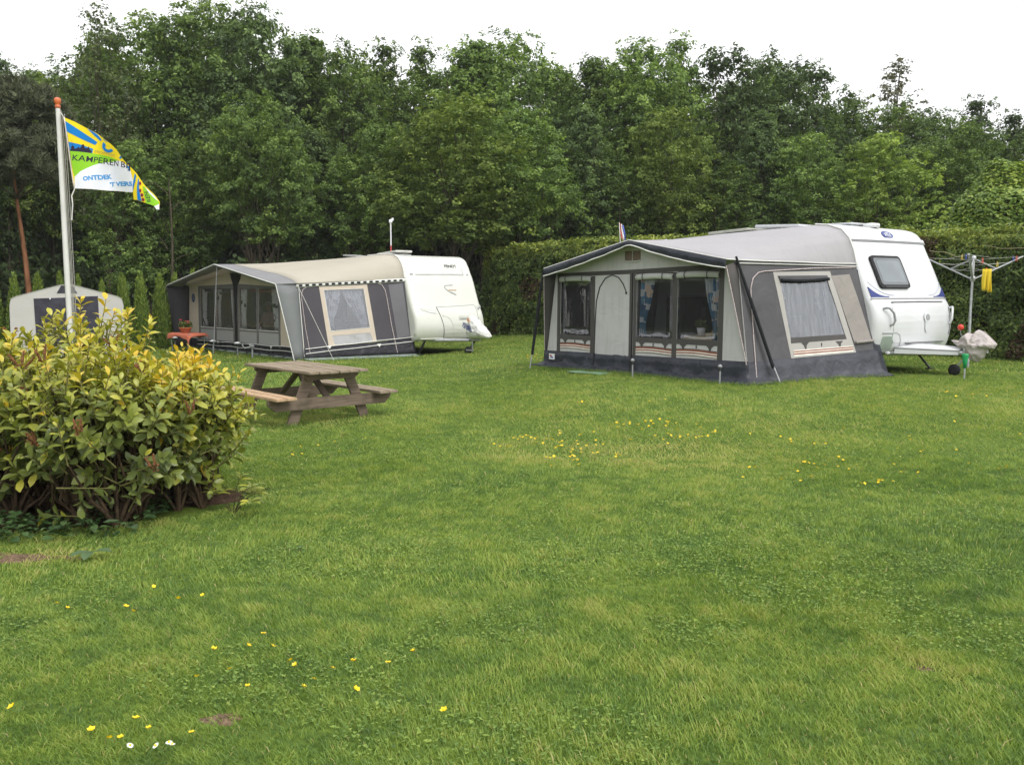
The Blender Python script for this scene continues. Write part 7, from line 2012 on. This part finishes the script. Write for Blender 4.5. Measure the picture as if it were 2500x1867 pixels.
# ------------------------------------------------------------------ flowers in the grass
M_pet = mat('buttercup_petals', (.85, .62, .01), .35, .5, var=.05); M_petw = mat('daisy_petals', (.85, .85, .84), .6, .3); M_st = mat('flower_stem', (.12, .20, .04), .7)
def flower_mesh(rad, h, petals, m_, cup, seed):
    b = MB()
    for k in range(petals):
        a = 6.283 * k / petals; d = Vector((math.cos(a), math.sin(a), 0)); s = Vector((-d.y, d.x, 0)); w_ = rad * (1.15 if petals < 8 else .5)
        b.add([Vector((0, 0, h)), d * rad * .6 + s * w_ * .5 + Vector((0, 0, h + cup * .4)), d * rad + Vector((0, 0, h + cup)), d * rad * .6 - s * w_ * .5 + Vector((0, 0, h + cup * .4))], [(0, 1, 2, 3)], 0, True)
    b.lathe((0, 0, h), [(.004, 0), (rad * .3, .003), (rad * .2, .006)], 8, 1)
    o = b.build('petals', [m_, M_pet]); me = o.data; bpy.data.objects.remove(o); return me
bt = [flower_mesh(.0125, 0, 5, M_pet, .006, 1), flower_mesh(.012, 0, 5, M_pet, .009, 2)]; dt = flower_mesh(.011, 0, 12, M_petw, .001, 3)
def stem_me(h):
    b = MB(); b.tube([(.004, 0, -h), (.006, .003, -h * .5), (0, 0, 0)], .0012, 4); o = b.build('stem', M_st); me = o.data; bpy.data.objects.remove(o); return me
ST = stem_me(.06)
def put_flower(px, py, label, group, s=1.0, daisy=False, k=0):
    p = gp(px, py); rr = random.random
    hgt = .045 + .03 * rr()
    e = empty('daisy' if daisy else 'buttercup', (p.x, p.y, p.z + hgt), rr() * 6.28); e.scale = (s, s, s)
    e.rotation_euler = ((rr() - .5) * .9 + .25, (rr() - .5) * .6, rr() * 6.28)
    tag(e, label, 'daisy' if daisy else 'buttercup', group)
    link('petals', dt if daisy else bt[k % 2], e)
    if p.y < 9: link('stem', ST, e)
def near(l): return [(x * .5651, 1300 + y * .5651) for x, y in l]
GN = [
 (near([(248, 348), (293, 371)]), 'lone pair of buttercups left in the near lawn, below the straw patch'),
 (near([(546, 356), (577, 381), (666, 290), (771, 323), (876, 320)]), 'buttercup of the loose upper row in the near lawn, right below the laurel bed'),
 (near([(1139, 481), (1075, 541), (1180, 546), (926, 572), (993, 646), (852, 692)]), 'buttercup of the loose group above the bare earth patch'),
 (near([(1256, 606), (1275, 615), (1439, 635), (1527, 601), (1358, 683), (1313, 726), (1540, 733), (1071, 713)]), 'buttercup of the loose group just right of the bare earth patch'),
 (near([(1677, 611), (1785, 579)]), 'buttercup standing apart at the right of the near groups'),
 (near([(52, 800)]), 'single buttercup at the left frame edge of the near lawn'),
 (near([(590, 862), (645, 896), (829, 912)]), 'large near buttercup below the bare earth patch'),
 (near([(398, 930), (477, 950), (524, 950)]), 'large buttercup of the row at the bottom left, nearest the viewer'),
 (near([(1918, 840)]), 'small lone buttercup in the near lawn far right of the bare earth patch')]
for pts, lab in GN:
    for k, (x, y) in enumerate(pts): put_flower(x, y, lab, 'buttercups in the near lawn', 1.0 if k % 3 else 1.25, k=k)
for (x, y) in near([(745, 970), (733, 988), (565, 998), (676, 1000)]): put_flower(x, y, 'white daisy at the lower frame edge', 'daisies at the lower frame edge', 1.2, True)
c2 = lambda l: [(1180 + x * .2712, 980 + y * .2712) for x, y in l]
mid1 = [(98, 440), (150, 447), (216, 457), (244, 446), (272, 388), (316, 380), (333, 362), (356, 385), (384, 345), (400, 350), (430, 376), (466, 388), (468, 413), (486, 365), (540, 424), (568, 390), (606, 372), (625, 402), (684, 318), (690, 345), (678, 355), (712, 408), (706, 420), (686, 430), (708, 442), (652, 460), (672, 468), (698, 466), (568, 552), (601, 566), (636, 548), (611, 624), (792, 456), (802, 478), (792, 496), (814, 434), (842, 416), (852, 432), (878, 472), (879, 523), (928, 437), (870, 344), (882, 338), (995, 329), (1012, 404), (1080, 427), (1010, 452), (988, 514), (1028, 526), (780, 549), (802, 540), (822, 540), (814, 574), (848, 590), (860, 612), (1192, 540), (1196, 551), (1229, 538), (1314, 569)]
mid2 = [(1148, 266), (1210, 233), (1198, 240), (1206, 275), (1264, 254), (1318, 238), (1318, 254), (1380, 246), (1396, 254), (1428, 290), (1458, 228), (1458, 245), (1490, 280), (1508, 228), (1528, 232), (1524, 245), (1588, 213), (1648, 220), (1660, 228), (1672, 236), (1642, 268), (1662, 260), (1738, 245), (1746, 304), (1916, 250), (1953, 278), (2062, 316), (2084, 304), (2084, 316), (1324, 388), (1546, 356), (1618, 390), (1660, 347), (1688, 355), (1732, 358), (1774, 358), (1768, 374), (1846, 354), (1838, 374), (1912, 388), (1940, 372), (1966, 370), (2022, 354), (1662, 431), (1758, 434)]
far3 = [(888, 38), (864, 46), (922, 44), (1204, 26), (1638, 32), (1496, 44)]
for k, (x, y) in enumerate(c2(mid1)): put_flower(x, y, 'buttercup of the dense yellow patch in the middle of the lawn', 'buttercups of the middle patch', 1.25, k=k)
for k, (x, y) in enumerate(c2(mid2)): put_flower(x, y, 'buttercup of the patch right of the middle, below the door of the grey awning', 'buttercups below the grey awning', 1.25, k=k)
for k, (x, y) in enumerate(c2(far3)): put_flower(x, y, 'tiny buttercup near the green doormat', 'buttercups near the doormat', 1.3, k=k)
c8 = lambda l: [(1660 + x * .3797, 780 + y * .3797) for x, y in l]
right4 = [(450, 778), (645, 796), (708, 802), (714, 826), (760, 800), (862, 846), (936, 834), (1052, 724), (1474, 790), (1478, 815), (1400, 860), (1560, 876), (1545, 890), (1808, 858), (1776, 876), (1900, 894), (2108, 782), (2188, 768), (1762, 695), (2146, 870)]
right5 = [(446, 988), (482, 996), (404, 1054), (648, 1062), (774, 1092), (756, 1030), (792, 965), (806, 966), (828, 961), (862, 972), (880, 988), (928, 964), (1020, 916), (1046, 942), (1016, 990), (1086, 1000), (1134, 984), (842, 1040), (1230, 1062), (1278, 1082), (1298, 1078), (1160, 1088), (1186, 1090), (1276, 1102), (1370, 1076), (1420, 1032), (1374, 968), (1532, 1016), (1934, 988), (2050, 1000), (2092, 992), (2100, 988), (2178, 1004), (1858, 964)]
right6 = [(1706, 500), (1720, 498), (1774, 526), (1878, 516), (1906, 494), (1932, 482), (1970, 516), (1976, 522), (2040, 490), (2094, 492), (2136, 534), (2154, 518), (2176, 546), (2192, 546), (2192, 496)]
for k, (x, y) in enumerate(c8(right4)): put_flower(x, y, 'scattered buttercup on the lawn below the side window of the grey awning', 'scattered buttercups at the right', 1.15, k=k)
for k, (x, y) in enumerate(c8(right5)): put_flower(x, y, 'buttercup of the loose lower right band across the lawn', 'buttercups of the lower right band', 1.15, k=k)
for k, (x, y) in enumerate(c8(right6)): put_flower(x, y, 'small buttercup of the far patch below the green marker post', 'buttercups of the far right patch', 1.3, k=k)
rl = random.Random(12)
for k in range(14): put_flower(905 + rl.random() * 80 if k < 4 else 700 + rl.random() * 230, 905 + rl.random() * 12 if k < 4 else 1085 + rl.random() * 45, 'buttercup in the grass right of the picnic table', 'buttercups near the picnic table', 1.2, k=k)
for k in range(12): put_flower(1282 + rl.random() * 40, 872 + rl.random() * 12, 'yellow buttercup of the clump at the left front strap of the grey awning', 'buttercups at the left strap', 1.5, k=k)

# ------------------------------------------------------------------ thin summer haze
def haze_box(dens):
    m, nt, out = nodes_of('haze')
    v = nt.nodes.new('ShaderNodeVolumePrincipled'); v.inputs['Color'].default_value = (.95, .97, 1, 1); v.inputs['Density'].default_value = dens
    nt.links.new(v.outputs[0], out.inputs['Volume'])
    b = MB(); x1 = float(xs[-1]) + 8; y0, y1 = float(ys[0]) - 8, float(ys[-1]) + 8; b.box((0, (y0 + y1) / 2, 12), (2 * x1, y1 - y0, 27)); o = b.build('haze', m); tag(o, 'thin pale air over the field', 'haze', kind='stuff')
haze_box(.0004)
